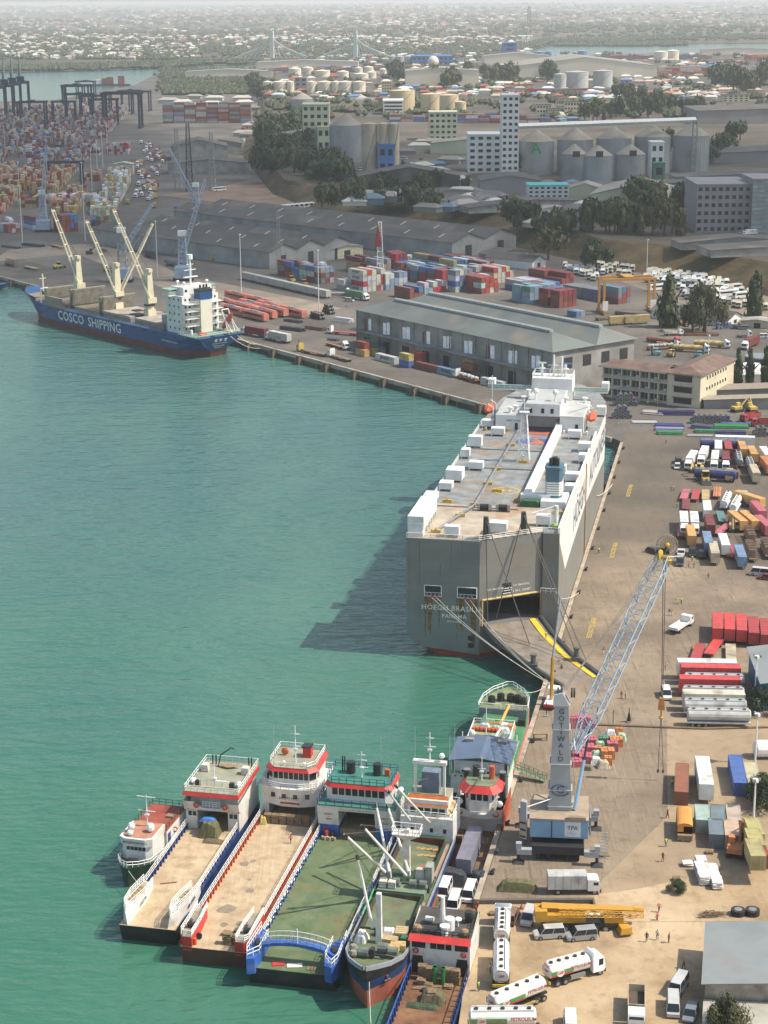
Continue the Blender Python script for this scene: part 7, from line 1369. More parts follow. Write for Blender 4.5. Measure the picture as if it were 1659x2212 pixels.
def gbp(t,y0,y1,side=True,petrol=True):
 for s_ in(-1,1):
  for z0,z1,m in((1.72,1.95,mat('tanker_red',(.45,.05,.03),.5)),(2.02,2.6,GBG)):
   ln=(y1-y0)*.56;MB().add([(s_*1.245,y0+.05,z0),(s_*1.245,y0+ln,z0),(s_*1.245,y0+ln,z1),(s_*1.245,y0+.05,z1)],[(0,1,2,3)if s_>0 else(3,2,1,0)]).B('stripe',m,t)
  MB().T((s_*1.2,y0+1.6,2.2),(s_*1.262,y0+1.6,2.2),.62,14).B('badge',GT,t);text('GBP',.62,t,(s_*1.27,y0+1.6,2.2),(0,s_,0),(0,0,1),LR,space=.9)
  if petrol:text('PETROLEUM',.66,t,(s_*1.25,y1-1.75,2.5),(0,s_,0),(0,0,1),LR,space=.95)
 MB().T((0,y0-.02,2.35),(0,y0-.06,2.35),.66,14).B('badge',GT,t);text('GBP',.55,t,(0,y0-.09,2.35),(1,0,0),(0,0,1),LR);text('DANGER',.36,t,(0,y0-.03,3.2),(1,0,0),(0,0,1),LR);text('HIGHLY FLAMMABLE',.2,t,(0,y0-.03,1.55),(1,0,0),(0,0,1),LR)
 MB().box(-1.2,1.2,y0-.2,y0-.05,.7,1.1).B('rear_marker',mat('marker_yellow',(.6,.45,.05),.5),t)
def tank_truck(a,b_,label):
 t=thing('tanker_truck',label,'tanker',(a+b_)/2,ang(a,b_));cab(t,2.9,3.1,2.45,2.,True);chassis(t,-3.6,4.8);wheels(t,(4.1,-1.7,-3.),1.02);tank_body(t,-4.2,2.5,GT,zc=2.3);gbp(t,-4.2,2.5);MB().box(.9,1.2,-.8,1.6,.6,1.2).B('side_box',STEEL,t);return t
def tank_trailer(a,b_,label):
 t=thing('tanker_trailer',label,'tanker',(a+b_)/2,ang(a,b_));chassis(t,-4.2,5);wheels(t,(2.6,3.9,-2.4,-3.7),1.02);tank_body(t,-4.6,4.4,GT,zc=2.3);gbp(t,-4.6,4.4);MB().box(1.0,1.25,-2.4,2.4,.5,.8).B('side_guard',mat('guard_ochre',(.42,.28,.08),.7),t);return t
tank_truck(W('t',440,815,ZL),W('t',690,745,ZL),'white fuel tanker lorry with green band and its cab towards the sheds');tank_trailer(W('t',115,1000,ZL),W('t',410,880,ZL),'white fuel trailer with red lettering coupled behind the angled tanker lorry')
tank_truck(W('t',175,635,ZL),W('t',185,455,ZL),'white fuel tanker lorry parked straight along the quay');tank_trailer(W('t',172,862,ZL),W('t',175,655,ZL),'white fuel trailer with a badge on its tail, behind the straight lorry')
tank_trailer(W('t',-60,1075,ZL),W('t',430,1070,ZL),'white fuel trailer whose top rail shows at the bottom edge')
cr_a,cr_b=W('t',440,505,ZL),W('t',795,505,ZL);cy=thing('crane_lorry','yellow all-terrain crane lorry with lowered lattice and box boom','crane',(cr_a+cr_b)/2,ang(cr_a,cr_b))
MB().box(-1.2,1.2,-6,5.6,.8,1.6).B('carrier',DARK,cy);[place(WB,'wheel',cy,(s_*1.1,y,.65),scale=(1.2,1.3,1.3))for s_ in(-1,1)for y in(-4,-2.4,2,3.6)]
YC=mat('crane_lorry_yellow',(.58,.3,.03),.45,0,.6,.12,(.2,.12,.05),.3,.6)
MB().box(-1.2,1.2,3.4,6.2,1.2,2.4).B('cab',YC,cy);MB().box(-1.1,1.1,5.2,6.25,1.7,2.5).B('windscreen',GLASS,cy);MB().box(-1.2,1.2,-5.4,.6,1.62,2.9).B('superstructure',YC,cy);MB().box(-1.25,1.25,-7,-5.2,1.8,3.6).B('counterweight',YC,cy);MB().T((-1.3,-6.2,1.4),(-1.3,-4.6,1.4),.6,8).B('winch',DARK,cy)
MB().T((-.3,-6,3.7),(-.3,7.8,3.2),.62,4,.45).B('main_boom',YC,cy);MB().lattice((.9,-3.5,3.2),(.9,9.2,2.8),.9,.6,12,.07).B('jib_lattice',YC,cy);MB().T((-.3,7.8,3.2),(-.3,9.4,3.),.4,6).B('boom_head',YC,cy);MB().box(-1.7,-1.2,-1,3,1.6,1.7).B('step_frame',RAIL,cy)
tag(MB().box(-.9,.9,-1.2,1.2,.2,1.1,.15,.15).box(-1,1,-1.1,1.1,0,.2).B('hook_block',YC,None,gz('t',858,520),.2),'yellow crane hook block resting on the dirt near the crane lorry','hook block')
for i,(x,y)in enumerate(((287,392),(895,442))):o=thing('traffic_cone','orange traffic cone '+('on the apron step above the silver car','under the boom tip of the yellow crane')[i],'traffic cone',gz('t',x,y));MB().cyl(0,0,.05,.85,.25,8,.04).B('cone',ORG,o);MB().box(-.3,.3,-.3,.3,0,.06).B('base',BLK,o)
tarp_heap('tarpaulin','long olive tarpaulin over goods on the apron below the crane',W('t',265,285),6.4,2.4,1.6,OLIVE,hd_(5),seed=31)
for k in range(3):pallet_at(W('t',130,425,ZL)+Vector((0,0,k*.15)),.1,'%s pallet of the little stack at the quay step'%tier[k],'pallets at the quay step')
sk=MB();sk.loft([[(x*f_,.32*f_*math.cos(a),.17+.17*f_*math.sin(a))for a in[2*PI*q/8 for q in range(8)]]for x,f_ in((-.75,.3),(-.66,.85),(-.3,1),(.3,1),(.66,.85),(.75,.3))]);SKM=sk.mesh('sack',mat('sack_white',(.72,.68,.64),.85,0,3,.12,(.5,.2,.18),.5,2.5))
for gi,(x,y,rows,lay)in enumerate(((1378,285,11,4),(1305,262,9,5),(1290,150,3,3),(1212,158,2,2))):
 p=W('t',x,y);pallet_at(p+Vector((0,0,0)),0,'pallet under the %s heap of white sacks'%ORD[gi],'pallets under sacks')
 for q in range(rows):
  for l in range(lay):tag(place(SKM,'sack',None,p+Vector((R.uniform(-.1,.1),q*.6,.13+l*.3)),R.uniform(-.15,.15),scale=(1.5,1.2,1.1)),'plump white sack, %s layer up in the %s heap, %s back'%(tier[l],ORD[gi],ORD[q]),'sack','white sacks in heaps')
for q,(x,y,n_)in enumerate(((1150,235,4),(1332,85,3),(758,95,1),(1195,15,2))):
 for k in range(n_):pallet_at(W('t',x,y)+Vector((0,0,k*.16)),R.uniform(-.1,.1),'%s pallet of the loose stack %s'%(tier[k],('before the dry bush','by the excavator','beside the crane stair','near the blue container')[q]),'loose pallets')
for q,x in enumerate((1492,1572)):o=thing('spare_tyre',('first','second')[q]+' big tyre with pale rim lying near the shed roof corner','tyre',W('t',x,425),0,None);MB().cyl(0,0,0,.9,1.1,16).B('tread',TYRE,o);MB().cyl(0,0,.7,.95,.62,12).B('rim',STEEL,o)
rb_=MB();[rb_.T((R.uniform(-2.5,2.5),R.uniform(-1,1),R.uniform(0,.4)),(R.uniform(-2.5,2.5),R.uniform(-1,1),R.uniform(.1,.6)),.05,3)for k in range(46)];tag(rb_.B('scrap_heap',mat('scrap_rust',(.13,.085,.06),.9),None,W('t',1345,430)),'tangled rusty scrap bars heaped on the dirt near the shed','scrap heap')
# CARGO OF THE LANDING CRAFT, TRUCK ROWS, STORES
mz=mat('maersk_letter',(.05,.06,.08),.6);
container(on1(lc,.2,19.5,2.75),lc.rotation_euler.z,12.19,'slate','long blue-grey container on a trailer aboard the landing craft','boxes on board')
o=thing('trailer','flat trailer under the long container on the landing craft','trailer',on1(lc,.2,19.5,1.64),lc.rotation_euler.z);MB().box(-1.2,1.2,-6.2,6.2,.8,1.1).B('trailer_bed',DARK,o);wheels(o,(-4.4,-3.2,3),1.)
for x,y,lb in((-1.9,8.4,'white minivan on the port side of the craft deck'),(2.1,8.2,'white minivan on the quay side of the craft deck'),(.3,4.6,'white minivan at the head of the three on the craft')):vehicle('van',on1(lc,x,y,1.65),lc.rotation_euler.z+PI,lb,C['white'])
G1='trucks and trailers in the lorry yard'
adj={'white':'white','red':'red','amber':'amber','orange':'orange','grey':'grey','brown':'brown','tan':'tan','navy':'navy blue','pink':'crimson','gold':'ochre','maroon':'maroon','teal':'teal','sky':'sky blue','bright':'bright red','silver':'silver','cream':'cream','lav':'pale'}
KN={'box':'articulated lorry with box','tbox':'box trailer','ttank':'tank trailer','tflat':'flat trailer','tskel':'skeletal trailer','tstack':'stack of chassis frames','tipper':'tipper lorry'}
seen_={}
def yard(k,rows,rowname,scale=1.,roof=3.9):
 for x,y,deg,kind,c in rows:
  key=(kind,c,rowname);seen_[key]=seen_.get(key,0)+1
  vt(kind,k,x,y,deg,'%s %s, %s of its kind in %s'%(adj[c],KN[kind],ORD[seen_[key]-1],rowname),'white' if kind=='box' else c,c,roof if kind not in('tflat','tskel')else 1.2,3.02,G1,scale)
yard('x',[(603,300,198,'box','white'),(768,240,196,'box','white'),(930,305,192,'box','white'),(978,165,190,'tbox','white'),(1115,170,188,'tbox','red'),(1080,310,190,'box','maroon'),(1318,175,186,'tbox','amber'),(1458,240,184,'tbox','amber'),(1640,250,182,'tbox','white'),(1660,385,180,'tbox','orange'),(1265,290,188,'ttank','grey'),(1430,370,186,'ttank','grey'),(1195,430,186,'tipper','brown'),(1485,500,185,'tbox','tan')],'the far lorry row',.88)
yard('x',[(510,860,195,'tflat','pink'),(660,870,193,'tflat','red'),(800,870,190,'tflat','gold'),(960,830,192,'tskel','orange'),(1080,850,198,'ttank','white'),(1210,900,200,'ttank','white'),(530,1000,190,'tflat','maroon'),(825,1000,188,'tbox','white'),(1450,850,148,'tbox','amber'),(1545,1010,178,'tbox','pink'),(1620,1210,174,'tbox','pink')],'the middle lorry row',.86)
yard('x',[(505,1155,188,'box','white'),(650,1160,188,'box','white'),(865,1200,186,'tbox','maroon'),(1020,1170,186,'tflat','teal'),(1265,1145,172,'tbox','amber'),(1425,1145,172,'tbox','amber'),(465,1370,188,'tflat','maroon'),(605,1345,186,'tbox','amber'),(835,1440,186,'tbox','sky'),(1020,1340,208,'tflat','pink'),(1065,1470,185,'tbox','white'),(925,1580,186,'tbox','tan'),(1140,1640,186,'tskel','red'),(1290,1630,185,'tbox','sky'),(1430,1330,184,'tstack','brown'),(1440,1540,184,'tstack','brown'),(1660,1500,184,'tstack','brown')],'the near lorry rows',.86)
yard('w',[(880,465,190,'tbox','bright'),(1065,475,190,'tbox','bright'),(1250,490,190,'tbox','bright'),(1435,530,190,'tbox','red'),(1620,560,190,'tbox','red'),(810,770,203,'tflat','bright'),(565,870,196,'tflat','red'),(1090,880,190,'tflat','tan')],'the red trailer group',.9,2.4)
yard('w',[(825,1005,94,'tbox','white'),(880,1085,94,'tbox','bright'),(940,1190,94,'ttank','lav'),(870,1262,94,'tbox','bright'),(930,1385,94,'ttank','lav'),(935,1490,94,'tbox','cream'),(960,1575,94,'ttank','silver'),(1020,1725,94,'ttank','silver')],'the row beside the blue shed',1.,3.6)
vt('ttank','x',1000,530,108,'long navy tank trailer lying across the lorry yard','navy',roof=3.3);vt('ttank','x',1060,118,98,'navy tank trailer behind the far lorry row','navy',roof=3.3);vt('tbox','x',1270,62,98,'long white trailer farthest back by the pipe stacks','white')
for a in(('suv','x',425,455,420,395,'black off-road car behind the silver saloon on the quay','dark'),('car','x',412,470,405,535,'silver saloon car parked on the open quay','silver'),('car','x',60,1665,110,1680,'dark car behind the jib tip wheel','dark'),('pickup','x',470,1670,455,1745,'silver pickup at the jib tip light bar','silver'),('suv','x',450,1790,440,1865,'black off-road car nearest below the jib tip','dark'),('suv','x',615,1660,620,1740,'black off-road car beside two people in vests','black'),('pickup','x',755,1680,755,1770,'black pickup parked beside the tan trailer','black'),('van','m',1640,440,1540,430,'white minivan crossing the quay beside the lorry yard','lav'),('car','m',1690,470,1612,462,'maroon car behind the white minivan','maroon'),('dropside','m',925,890,1010,835,'white dropside pickup lorry alone on the open quay','white'),('suv','w',70,1480,105,1600,'white off-road car under the crane rope','white'),('excavator','x',740,520,640,600,'yellow excavator beside the white lorries','yellow'),('loader','x',770,630,820,760,'yellow wheel loader below the navy tank trailer','yellow'),('loader','x',1120,700,1130,640,'yellow wheel loader above the white tank trailers','gold'),('excavator','x',1180,1290,1200,1450,'dusty excavator among the amber trailers','gold'),('loader','x',1320,940,1325,1030,'dusty loader beside the white tank trailers','tan'),('excavator','k',1380,450,1450,440,'yellow excavator near the pipe stacks','yellow'),('excavator','k',1560,460,1500,430,'yellow excavator behind the red tippers','yellow'),('tipper','k',1590,500,1450,530,'red tipper lorry near the coil stacks','red'),('tipper','k',1700,560,1560,560,'red tipper lorry at the yard edge','red'),('excavator','z',1120,1180,1180,900,'amber excavator parked behind the white sack heap','orange')):vg(*a)
cz=lambda x,y,L_,c,lb,deg=8,z=3.,k='o':(lambda p:container(Vector((p.x,p.y,z)),hd_(deg),L_,c,lb,'containers opposite the crane'))(W(k,x,y,z+2.6))
cz(758,1090,12.19,'rust','rusty flat topped container by the person in lime',10);cz(1345,1000,12.19,'blue','blue container with grey top behind the lamp pole',6);cz(1505,1080,12.19,'tan','tan topped container with torn sheet',6);cz(975,1455,6.06,'mint','pale green container beside the orange wagon');cz(1135,1455,6.06,'slate','slate container, far one of a pair');cz(1115,1605,6.06,'slate','slate container, near one of a pair');cz(1300,1455,6.06,'beige','pinkish container, far one of a pair');cz(1280,1615,6.06,'beige','pinkish container, near one of a pair')
cz(1465,770,12.19,'red','red container under the yellow ones',2,3.,'z');[cz(1450+i*8,590+i*165,6.06,'gold','yellow container on the red one, %s from the camera end'%('third','second','first')[i],2,5.62,'z')for i in range(3)]
vt('tbox','o',1000,1050,186,'white box trailer with dirty roof opposite the crane','white','white',3.9)
wg=thing('goods_wagon','orange round roofed wagon body with open end','wagon',W('o',785,1750),hd_(8));A_=[(1.3*math.cos(PI*k/8),2.5+.6*math.sin(PI*k/8))for k in range(9)]
MB().box(-1.3,-1.2,0,6.5,.9,2.5).box(1.2,1.3,0,6.5,.9,2.5).box(-1.2,1.2,6.4,6.5,.9,2.5).box(-1.3,1.3,0,6.5,.5,.9).B('body',mat('wagon_maroon',(.22,.05,.05),.7),wg);MB().loft([[(u,-.1,z)for u,z in A_],[(u,6.6,z)for u,z in A_]]).B('roof',mat('wagon_orange',(.62,.28,.06),.6,0,.5,.12),wg);MB().box(-1.2,-.2,-.08,-.02,1.5,2.5).B('door',mat('wagon_orange',None),wg);MB().box(-1.2,1.2,-.8,-.1,.3,1.2).B('crate_step',WOOD,wg)
def lamp(p,h,lb):o=thing('lamp_post',lb,'lamp post',p);MB().cyl(0,0,0,h,.22,7,.12).B('pole',RAIL,o);MB().cyl(0,0,h-.5,h,.55,8).B('lamp_ring',RAIL,o);[MB().box(math.cos(a)*.7-.2,math.cos(a)*.7+.2,math.sin(a)*.7-.2,math.sin(a)*.7+.2,h-.35,h+.15).B('lamp_head',STEEL,o)for a in(0,2.1,4.2)]
for k,xb,yb,yt,lb in(('o',1522,945,425,'white lamp post beside the white fuel drum'),('o',1507,1540,1110,'white lamp post behind the yellow containers'),('w',1450,1640,910,'white lamp post at the corner of the blue shed'),('g',147,260,-270,'white mast light at the bow of the cargo ship'),('g',1022,485,115,'white mast light behind the third deck crane'),('g',1565,605,200,'white mast light beyond the ship stern'),('h',407,630,220,'white mast light on the sandy ground'),('d',553,820,310,'white mast light amid the stacks by the first jib'),('d',598,500,235,'white mast light at the small gate shed'),('d',633,410,165,'white mast light before the gate'),('d',668,345,110,'white mast light behind the gate'),('d',697,265,60,'white mast light at the long white boxes'),('d',35,260,75,'white mast light at the coloured stacks'),('i',872,300,70,'brown lighting mast over the orange gantry'),('i',1270,835,690,'grey street light beside the office block')):
 b_=W(k,xb,yb);t_=WY(k,xb-(yb-yt)*.0+0,yt,b_.y);lamp(b_,t_.z-3,lb)
CORR=mat('corrugated_grey',(.27,.29,.29),.5,0,.2,.15,(.2,.16,.12),.4,.2,wave=('X',2.2,.4));BRW=mat('block_wall',(.42,.36,.29),.9,0,.6,.3,(.16,.13,.1),.6,.4)
ROOFG=mat('old_roof',(.095,.088,.08),.8,0,.06,.25,(.2,.165,.13),.8,.05,wave=('X',1.4,.3));WALLG=mat('old_wall',(.3,.29,.27),.85,0,.15,.3,(.12,.1,.08),.6,.1);ROOFN=mat('green_roof',(.145,.165,.155),.6,0,.06,.2,(.24,.2,.15),.8,.09,wave=('X',1.2,.3))
def shed_axis(a,b_):return math.degrees(math.atan2(b_.x-a.x,b_.y-a.y))
def gable(name,label,p,w_,L_,deg,eave,ridge,roof=ROOFG,wall=WALLG,bays=1,sky_=0,cat='shed',doors=True):
 """p: near corner on the ground, w_ across (local x), L_ deep (local y)"""
 t=thing(name,label,cat,p,hd_(deg));b_=w_/bays
 for k in range(bays):
  x0=k*b_;MB().ext([(x0+.01,0),(x0+b_-.01,0),(x0+b_-.01,eave-.3),(x0+b_/2,ridge-.3),(x0+.01,eave-.3)],'y',0,L_).B('wall',wall,t)
  for s_ in(0,1):
   e=x0-.5 if s_==0 else x0+b_/2;f_=x0+b_/2 if s_==0 else x0+b_+.5;za,zb=(eave-.2,ridge)if s_==0 else(ridge,eave-.2)
   if 0<k and s_==0:e=x0
   if k<bays-1 and s_==1:f_=x0+b_
   r_=MB().add([(e,-.8,za),(f_,-.8,zb),(f_,L_+.8,zb),(e,L_+.8,za),(e,-.8,za-.15),(f_,-.8,zb-.15),(f_,L_+.8,zb-.15),(e,L_+.8,za-.15)],[(0,1,2,3),(7,6,5,4),(0,4,5,1),(1,5,6,2),(2,6,7,3),(3,7,4,0)]).B('roof',roof,t)
   for q in range(sky_):
    y=(q+.5)*L_/sky_+(k*2+s_)*1.3;g0,g1=.35,.7;P=lambda g,yy:(e+(f_-e)*g,yy,za+(zb-za)*g+.03);MB().add([P(g0,y),P(g1,y),P(g1,y+1.1),P(g0,y+1.1)],[(0,1,2,3)]).B('skylight',mat('skylight_pale',(.5,.48,.4),.5),r_)
  if doors:MB().box(x0+b_*.4,x0+b_*.6,-.05,-.01,.01,eave*.7).B('door',DARK,t)
 return t
ca,cb_=W('t',1295,815,7.),W('t',1315,468,7.)
gable('corrugated_shed','corner shed with grey corrugated roof and whitewashed block wall',Vector((ca.x+.5,ca.y+.8,2.3)),26,(cb_-ca).length-1.6,shed_axis(ca,cb_),4.9,6.4,CORR,BRW);cc=W('t',1290,985,4.6);gable('corrugated_shed','lower pale corrugated lean-to roof in the bottom corner',Vector((cc.x,cc.y-3,2.3)),24,ca.y-cc.y+2.6,shed_axis(ca,cb_),2.4,3.,mat('corrugated_pale',(.45,.43,.36),.6,0,.3,.2,wave=('X',3,.4)),BRW)
gable('blue_shed','grey roofed shed with bright blue wall beside the trailers',W('m',1600,1500),22,19,4,6,7.4,CORR,mat('blue_wall',(.04,.16,.32),.6,0,.4,.15))
gable('canopy_shed','long low tan roofed canopy before the office block',W('k',1150,420),50,5,94-90,3.4,4.2,mat('canopy_tan',(.3,.26,.2),.8),WALLG,doors=False);gable('canopy_shed','second low canopy shed behind the tan roofed one',W('k',1260,345),44,8,4,3.6,4.4,mat('canopy_brown',(.27,.23,.19),.8),WALLG)
dr=thing('storage_tank','white horizontal fuel drum on the dirt at the edge','tank',W('o',1620,880),0);MB().T((-1.5,0,1.7),(8,0,1.7),1.6,14).ball((-1.5,0,1.7),.7,1.58,1.58,12,6).B('drum',RAIL,dr)
cm_=MB();N=12
ri=lambda y,r:[(r*math.cos(2*PI*k/N),y,r*math.sin(2*PI*k/N))for k in range(N)]
cm_.loft([ri(-.6,.35),ri(-.6,.8),ri(.6,.8),ri(.6,.35),ri(-.6,.35)],cap=False);CO_=cm_.mesh('steel_coil',mat('coil_steel',None,.5,.3,1,.25,(.16,.1,.07),.5,.8))
def coils(k,x,y,nx,nz,deg,lb,c=(.2,.2,.21)):
 p=W(k,x,y)
 for rw in range(2):
  for l in range(nz):
   for q in range(nx-l):
    v=p+Matrix.Rotation(hd_(deg),3,'Z')@Vector(((q+l/2)*1.75,rw*1.6,.82+l*1.42));tag(place(CO_,'steel_coil',None,v,hd_(deg),tuple(z_*R.uniform(.7,1.2)for z_ in c)),'coil in %s, %s along, %s layer, %s file'%(lb,ORD[q],tier[l],('near','far')[rw]),'steel coil','steel coils in stacks')
coils('k',450,400,5,3,0,'the wire coils below the office');coils('k',440,500,4,3,0,'the coil stack nearest the ship');coils('k',1060,540,8,2,4,'the long coil stack by the canopy');coils('k',1560,640,3,2,0,'the coil stack at the yard edge');coils('h',360,660,5,2,55,'the black coils on the quay',(.06,.06,.065));coils('h',440,630,4,3,55,'the tall black coil pile',(.06,.06,.065))
pipem=MB().T((-5,0,.25),(5,0,.25),.25,8).mesh('pipe',mat('pipe_paint',None,.5,.2,1,.2,(.2,.14,.1),.3,1))
def bundle(k,x,y,n_,deg,c,lb,L_=1.,rows=2):
 t=thing('pipe_bundle',lb,'pipes',W(k,x,y),math.radians(-deg))
 for l in range(rows):
  for q in range(n_-l):place(pipem,'pipe',t,(R.uniform(-.3,.3),(q+l/2)*.52,l*.45),color=tuple(v*R.uniform(.7,1.2)for v in c),scale=(L_,1,1))
for i,a in enumerate([('k',930,475,7,4,(.03,.03,.12),'navy pipes below the office canopy',1.2,3),('k',880,575,8,6,(.05,.06,.2),'navy pipes, topmost row of the pipe field',.9,2),('k',880,600,6,6,(.28,.3,.33),'grey plate bundle in the pipe field',.9,2),('k',880,630,5,6,(.04,.2,.08),'green pipes nearest the open quay',.8,2),('k',1130,590,8,30,(.1,.1,.2),'slanting slate pipes in the pipe field',.7,3),('k',1370,580,8,6,(.04,.2,.08),'green pipes by the canopy end',1.1,2),('k',1400,560,5,10,(.07,.1,.32),'blue pipes on top by the canopy end',.9,2),('k',1180,615,5,6,(.05,.25,.1),'bright green pipes in the middle of the field',.8,2),('k',1370,625,6,6,(.04,.05,.15),'navy pipes behind the white trailer',.9,2),('k',1120,645,4,6,(.35,.36,.36),'pale plates nearest the lorries',.8,1),('k',680,540,6,4,(.42,.43,.43),'shiny plates on the quay near the coils',.8,1),('k',740,470,7,20,(.45,.45,.44),'silver pipes beside the plates',.7,2),('k',780,450,4,10,(.4,.28,.06),'yellow beams behind the silver pipes',.8,1),('h',220,745,7,38,(.05,.05,.055),'black pipes behind the container lorry',1.2,3),('h',370,740,7,38,(.17,.09,.07),'rusty pipes beside the black ones',1.,3),('h',230,690,6,38,(.04,.04,.045),'black pipes below the red coaches',.9,2),('h',550,690,8,38,(.6,.6,.6),'white wrapped pipes near the big warehouse',.9,4),('h',490,810,5,38,(.12,.13,.15),'dark pipes behind the orange lorry',.5,2),('g',200,280,8,38,(.06,.06,.065),'dark pipes stacked beyond the cargo ship bow',1.6,3),('g',60,290,6,38,(.07,.07,.07),'dark pipes at the basin edge',1.4,2),('g',1150,390,6,38,(.1,.09,.08),'brown rails laid behind the mast light',2.,2),('y',900,500,6,6,(.18,.08,.05),'rusty pipes on the road behind the office',1.4,2)]):bundle(*a)
oa,ob,oc_=W('i',585,1095),W('k',1115,420),W('k',1360,265);od=(ob-oa);oL=od.length;of=thing('office_block','cream three storey office block with red tiled hip roof and balconies','building',oa,math.atan2(od.y,od.x));oW=17.;CRW=mat('cream_wall',(.62,.55,.4),.8,0,.2,.12,(.3,.25,.18),.5,.2)
ow2=12.;OH=11.5
MB().box(0,oL-ow2,1.2,10,0,OH).B('wall',CRW,of);MB().box(oL-ow2,oL,0,oW+16,0,OH).B('wall',CRW,of)
RT=mat('tile_red',(.17,.11,.09),.85,0,.3,.35,(.14,.08,.06),.6,.25)
MB().add([(-1.5,-1,OH),(oL-ow2,-1,OH),(oL-ow2,11,OH),(-1.5,11,OH),(3,5,OH+1.7),(oL-ow2,5,OH+1.7)],[(0,1,5,4),(2,3,4,5),(3,0,4)]).B('roof',RT,of)
MB().add([(oL-ow2-.8,-1,OH+.02),(oL+1,-1,OH+.02),(oL+1,oW+17,OH+.02),(oL-ow2-.8,oW+17,OH+.02),(oL-ow2/2,5,OH+2.2),(oL-ow2/2,oW+11,OH+2.2)],[(0,1,4),(1,2,5,4),(2,3,5),(3,0,4,5)]).B('roof',RT,of)
for f_ in range(3):
 z=f_*3.8
 MB().box(-.8,oL-ow2,-.2,1.2,z+3.55,z+3.75).B('balcony_slab',CRW,of)if f_<2 else MB().box(-1.4,oL-ow2-.1,-1,-.8,OH-.5,OH-.01).B('fascia',CRW,of)
 if f_:MB().box(0,oL-ow2-.1,-.15,-.05,z+0.,z+.9).B('parapet',mat('parapet_grey',(.4,.38,.33),.85,0,.4,.25),of)
 for k in range(7):
  w_=(oL-ow2)/7;q=MB().box(k*w_+.4,(k+1)*w_-.1,1.14,1.19,z+1.,z+3.2).B('window',mat('office_glass',(.06,.08,.1),.2,0,.3,.5),of);MB().box(k*w_+w_*.5,k*w_+w_*.5+.12,1.06,1.13,z+1.,z+3.2).B('mullion',RAIL,q);MB().box(k*w_-.1,k*w_+.3,-.1,1.19,z,z+3.55).B('column',CRW,of)
  if(k+f_)%2:MB().box(k*w_+2.,k*w_+2.8,.6,1.1,z+.9,z+1.5).B('air_conditioner',RAIL,of)
 MB().box(oL-ow2+2.5,oL-3,-.06,-.01,z+1.,z+2.9).B('window',GLASS,of);MB().box(oL-ow2+2.2,oL-2.6,-.9,-.05,z+3.1,z+3.25).B('sunshade',RT,of)
 if f_:
  for k in range(8):q=MB().box(oL+.01,oL+.06,6+k*2.6,7+k*2.6,z+1.3,z+2.5).B('window',GLASS,of);MB().box(oL+.01,oL+.5,5.9+k*2.6,7.1+k*2.6,z+2.55,z+2.65).B('hood',CRW,q)
tw0,tw1,tw2=W('h',637,605,18.),W('i',265,800,18.),W('i',1012,752,18.);ax=tw1-tw0;tl_=ax.length;tg_=thing('warehouse','long grey transit warehouse with green hipped double roof','warehouse',Vector((tw0.x,tw0.y,3)),math.atan2(ax.y,ax.x))
wv=Matrix.Rotation(-math.atan2(ax.y,ax.x),3,'Z')@(tw2-tw1);wd2=wv.y;EV,RG_=15.,19.5
MB().box(0.5,tl_-.5,.5,wd2-.5,0,EV).B('wall',WALLG,tg_);hw_=wd2/2
for k,(rx0,rx1)in enumerate(((14,tl_-12),(10,tl_-8))):
 y0=k*hw_;MB().add([(-.6,y0-(.6 if k==0 else 0),EV),(tl_+.6,y0-(.6 if k==0 else 0),EV),(tl_+.6,y0+hw_+(.6 if k else 0),EV),(-.6,y0+hw_+(.6 if k else 0),EV),(rx0,y0+hw_/2,RG_),(rx1,y0+hw_/2,RG_)],[(0,1,5,4),(1,2,5),(2,3,4,5),(3,0,4)]).B('roof',ROOFN,tg_)
 q=MB().ext([(y0+hw_/2-.9,RG_-.3),(y0+hw_/2+.9,RG_-.3),(y0+hw_/2+.9,RG_+.5),(y0+hw_/2,RG_+.9),(y0+hw_/2-.9,RG_+.5)],'x',rx0,rx1).B('ridge_vent',mat('vent_grey',(.33,.35,.34),.6),tg_)
 for j in range(9):x=rx0+14+j*6.;MB().add([(x,y0+hw_*.2,EV+1.85),(x+1.6,y0+hw_*.2,EV+1.85),(x+1.6,y0+hw_*.36,EV+3.3),(x,y0+hw_*.36,EV+3.3)],[(0,1,2,3)]).B('skylight',mat('skylight_rust',(.42,.32,.2),.7),tg_)if k==0 else None
MB().box(-.5,tl_+.5,-2.5,.45,7.0,7.3).B('canopy_ledge',WALLG,tg_)
for j in range(16):MB().box(1+j*tl_/16,1.5+j*tl_/16,.2,.48,0,EV-.1).B('pilaster',WALLG,tg_)
for j in range(9):
 x=6+j*tl_/9.4;MB().box(x,x+2.,.4,.49,7.4,12).B('shutter',mat('shutter_maroon',(.2,.07,.06),.8)if j%3==0 else mat('shutter_grey',(.2,.2,.19),.8),tg_);MB().box(x+2.4,x+4.6,.4,.49,7.6,12.4).B('shutter',mat('shutter_grey',None),tg_);MB().box(x,x+4,.4,.49,.01,4.6).B('loading_door',DARK,tg_)
for j in range(4):MB().box(tl_-.49,tl_-.4,6+j*wd2/4.5,10+j*wd2/4.5,8,12).B('window',DARK,tg_)
sa=W('h',88,345);sb_=W('h',800,345);sf=W('g',1090,290);v_=sb_-sa
gable('long_shed','group of three long grey gabled sheds with pale end walls',sa,60,150,-52+6,9,12.5,ROOFG,mat('shed_pale',(.3,.3,.29),.85,0,.1,.3),3,5);gable('long_shed','pair of long dark sheds behind the container yard',W('h',1270,280),54,235,-46,9,13,ROOFG,mat('shed_pale',None),2,9)
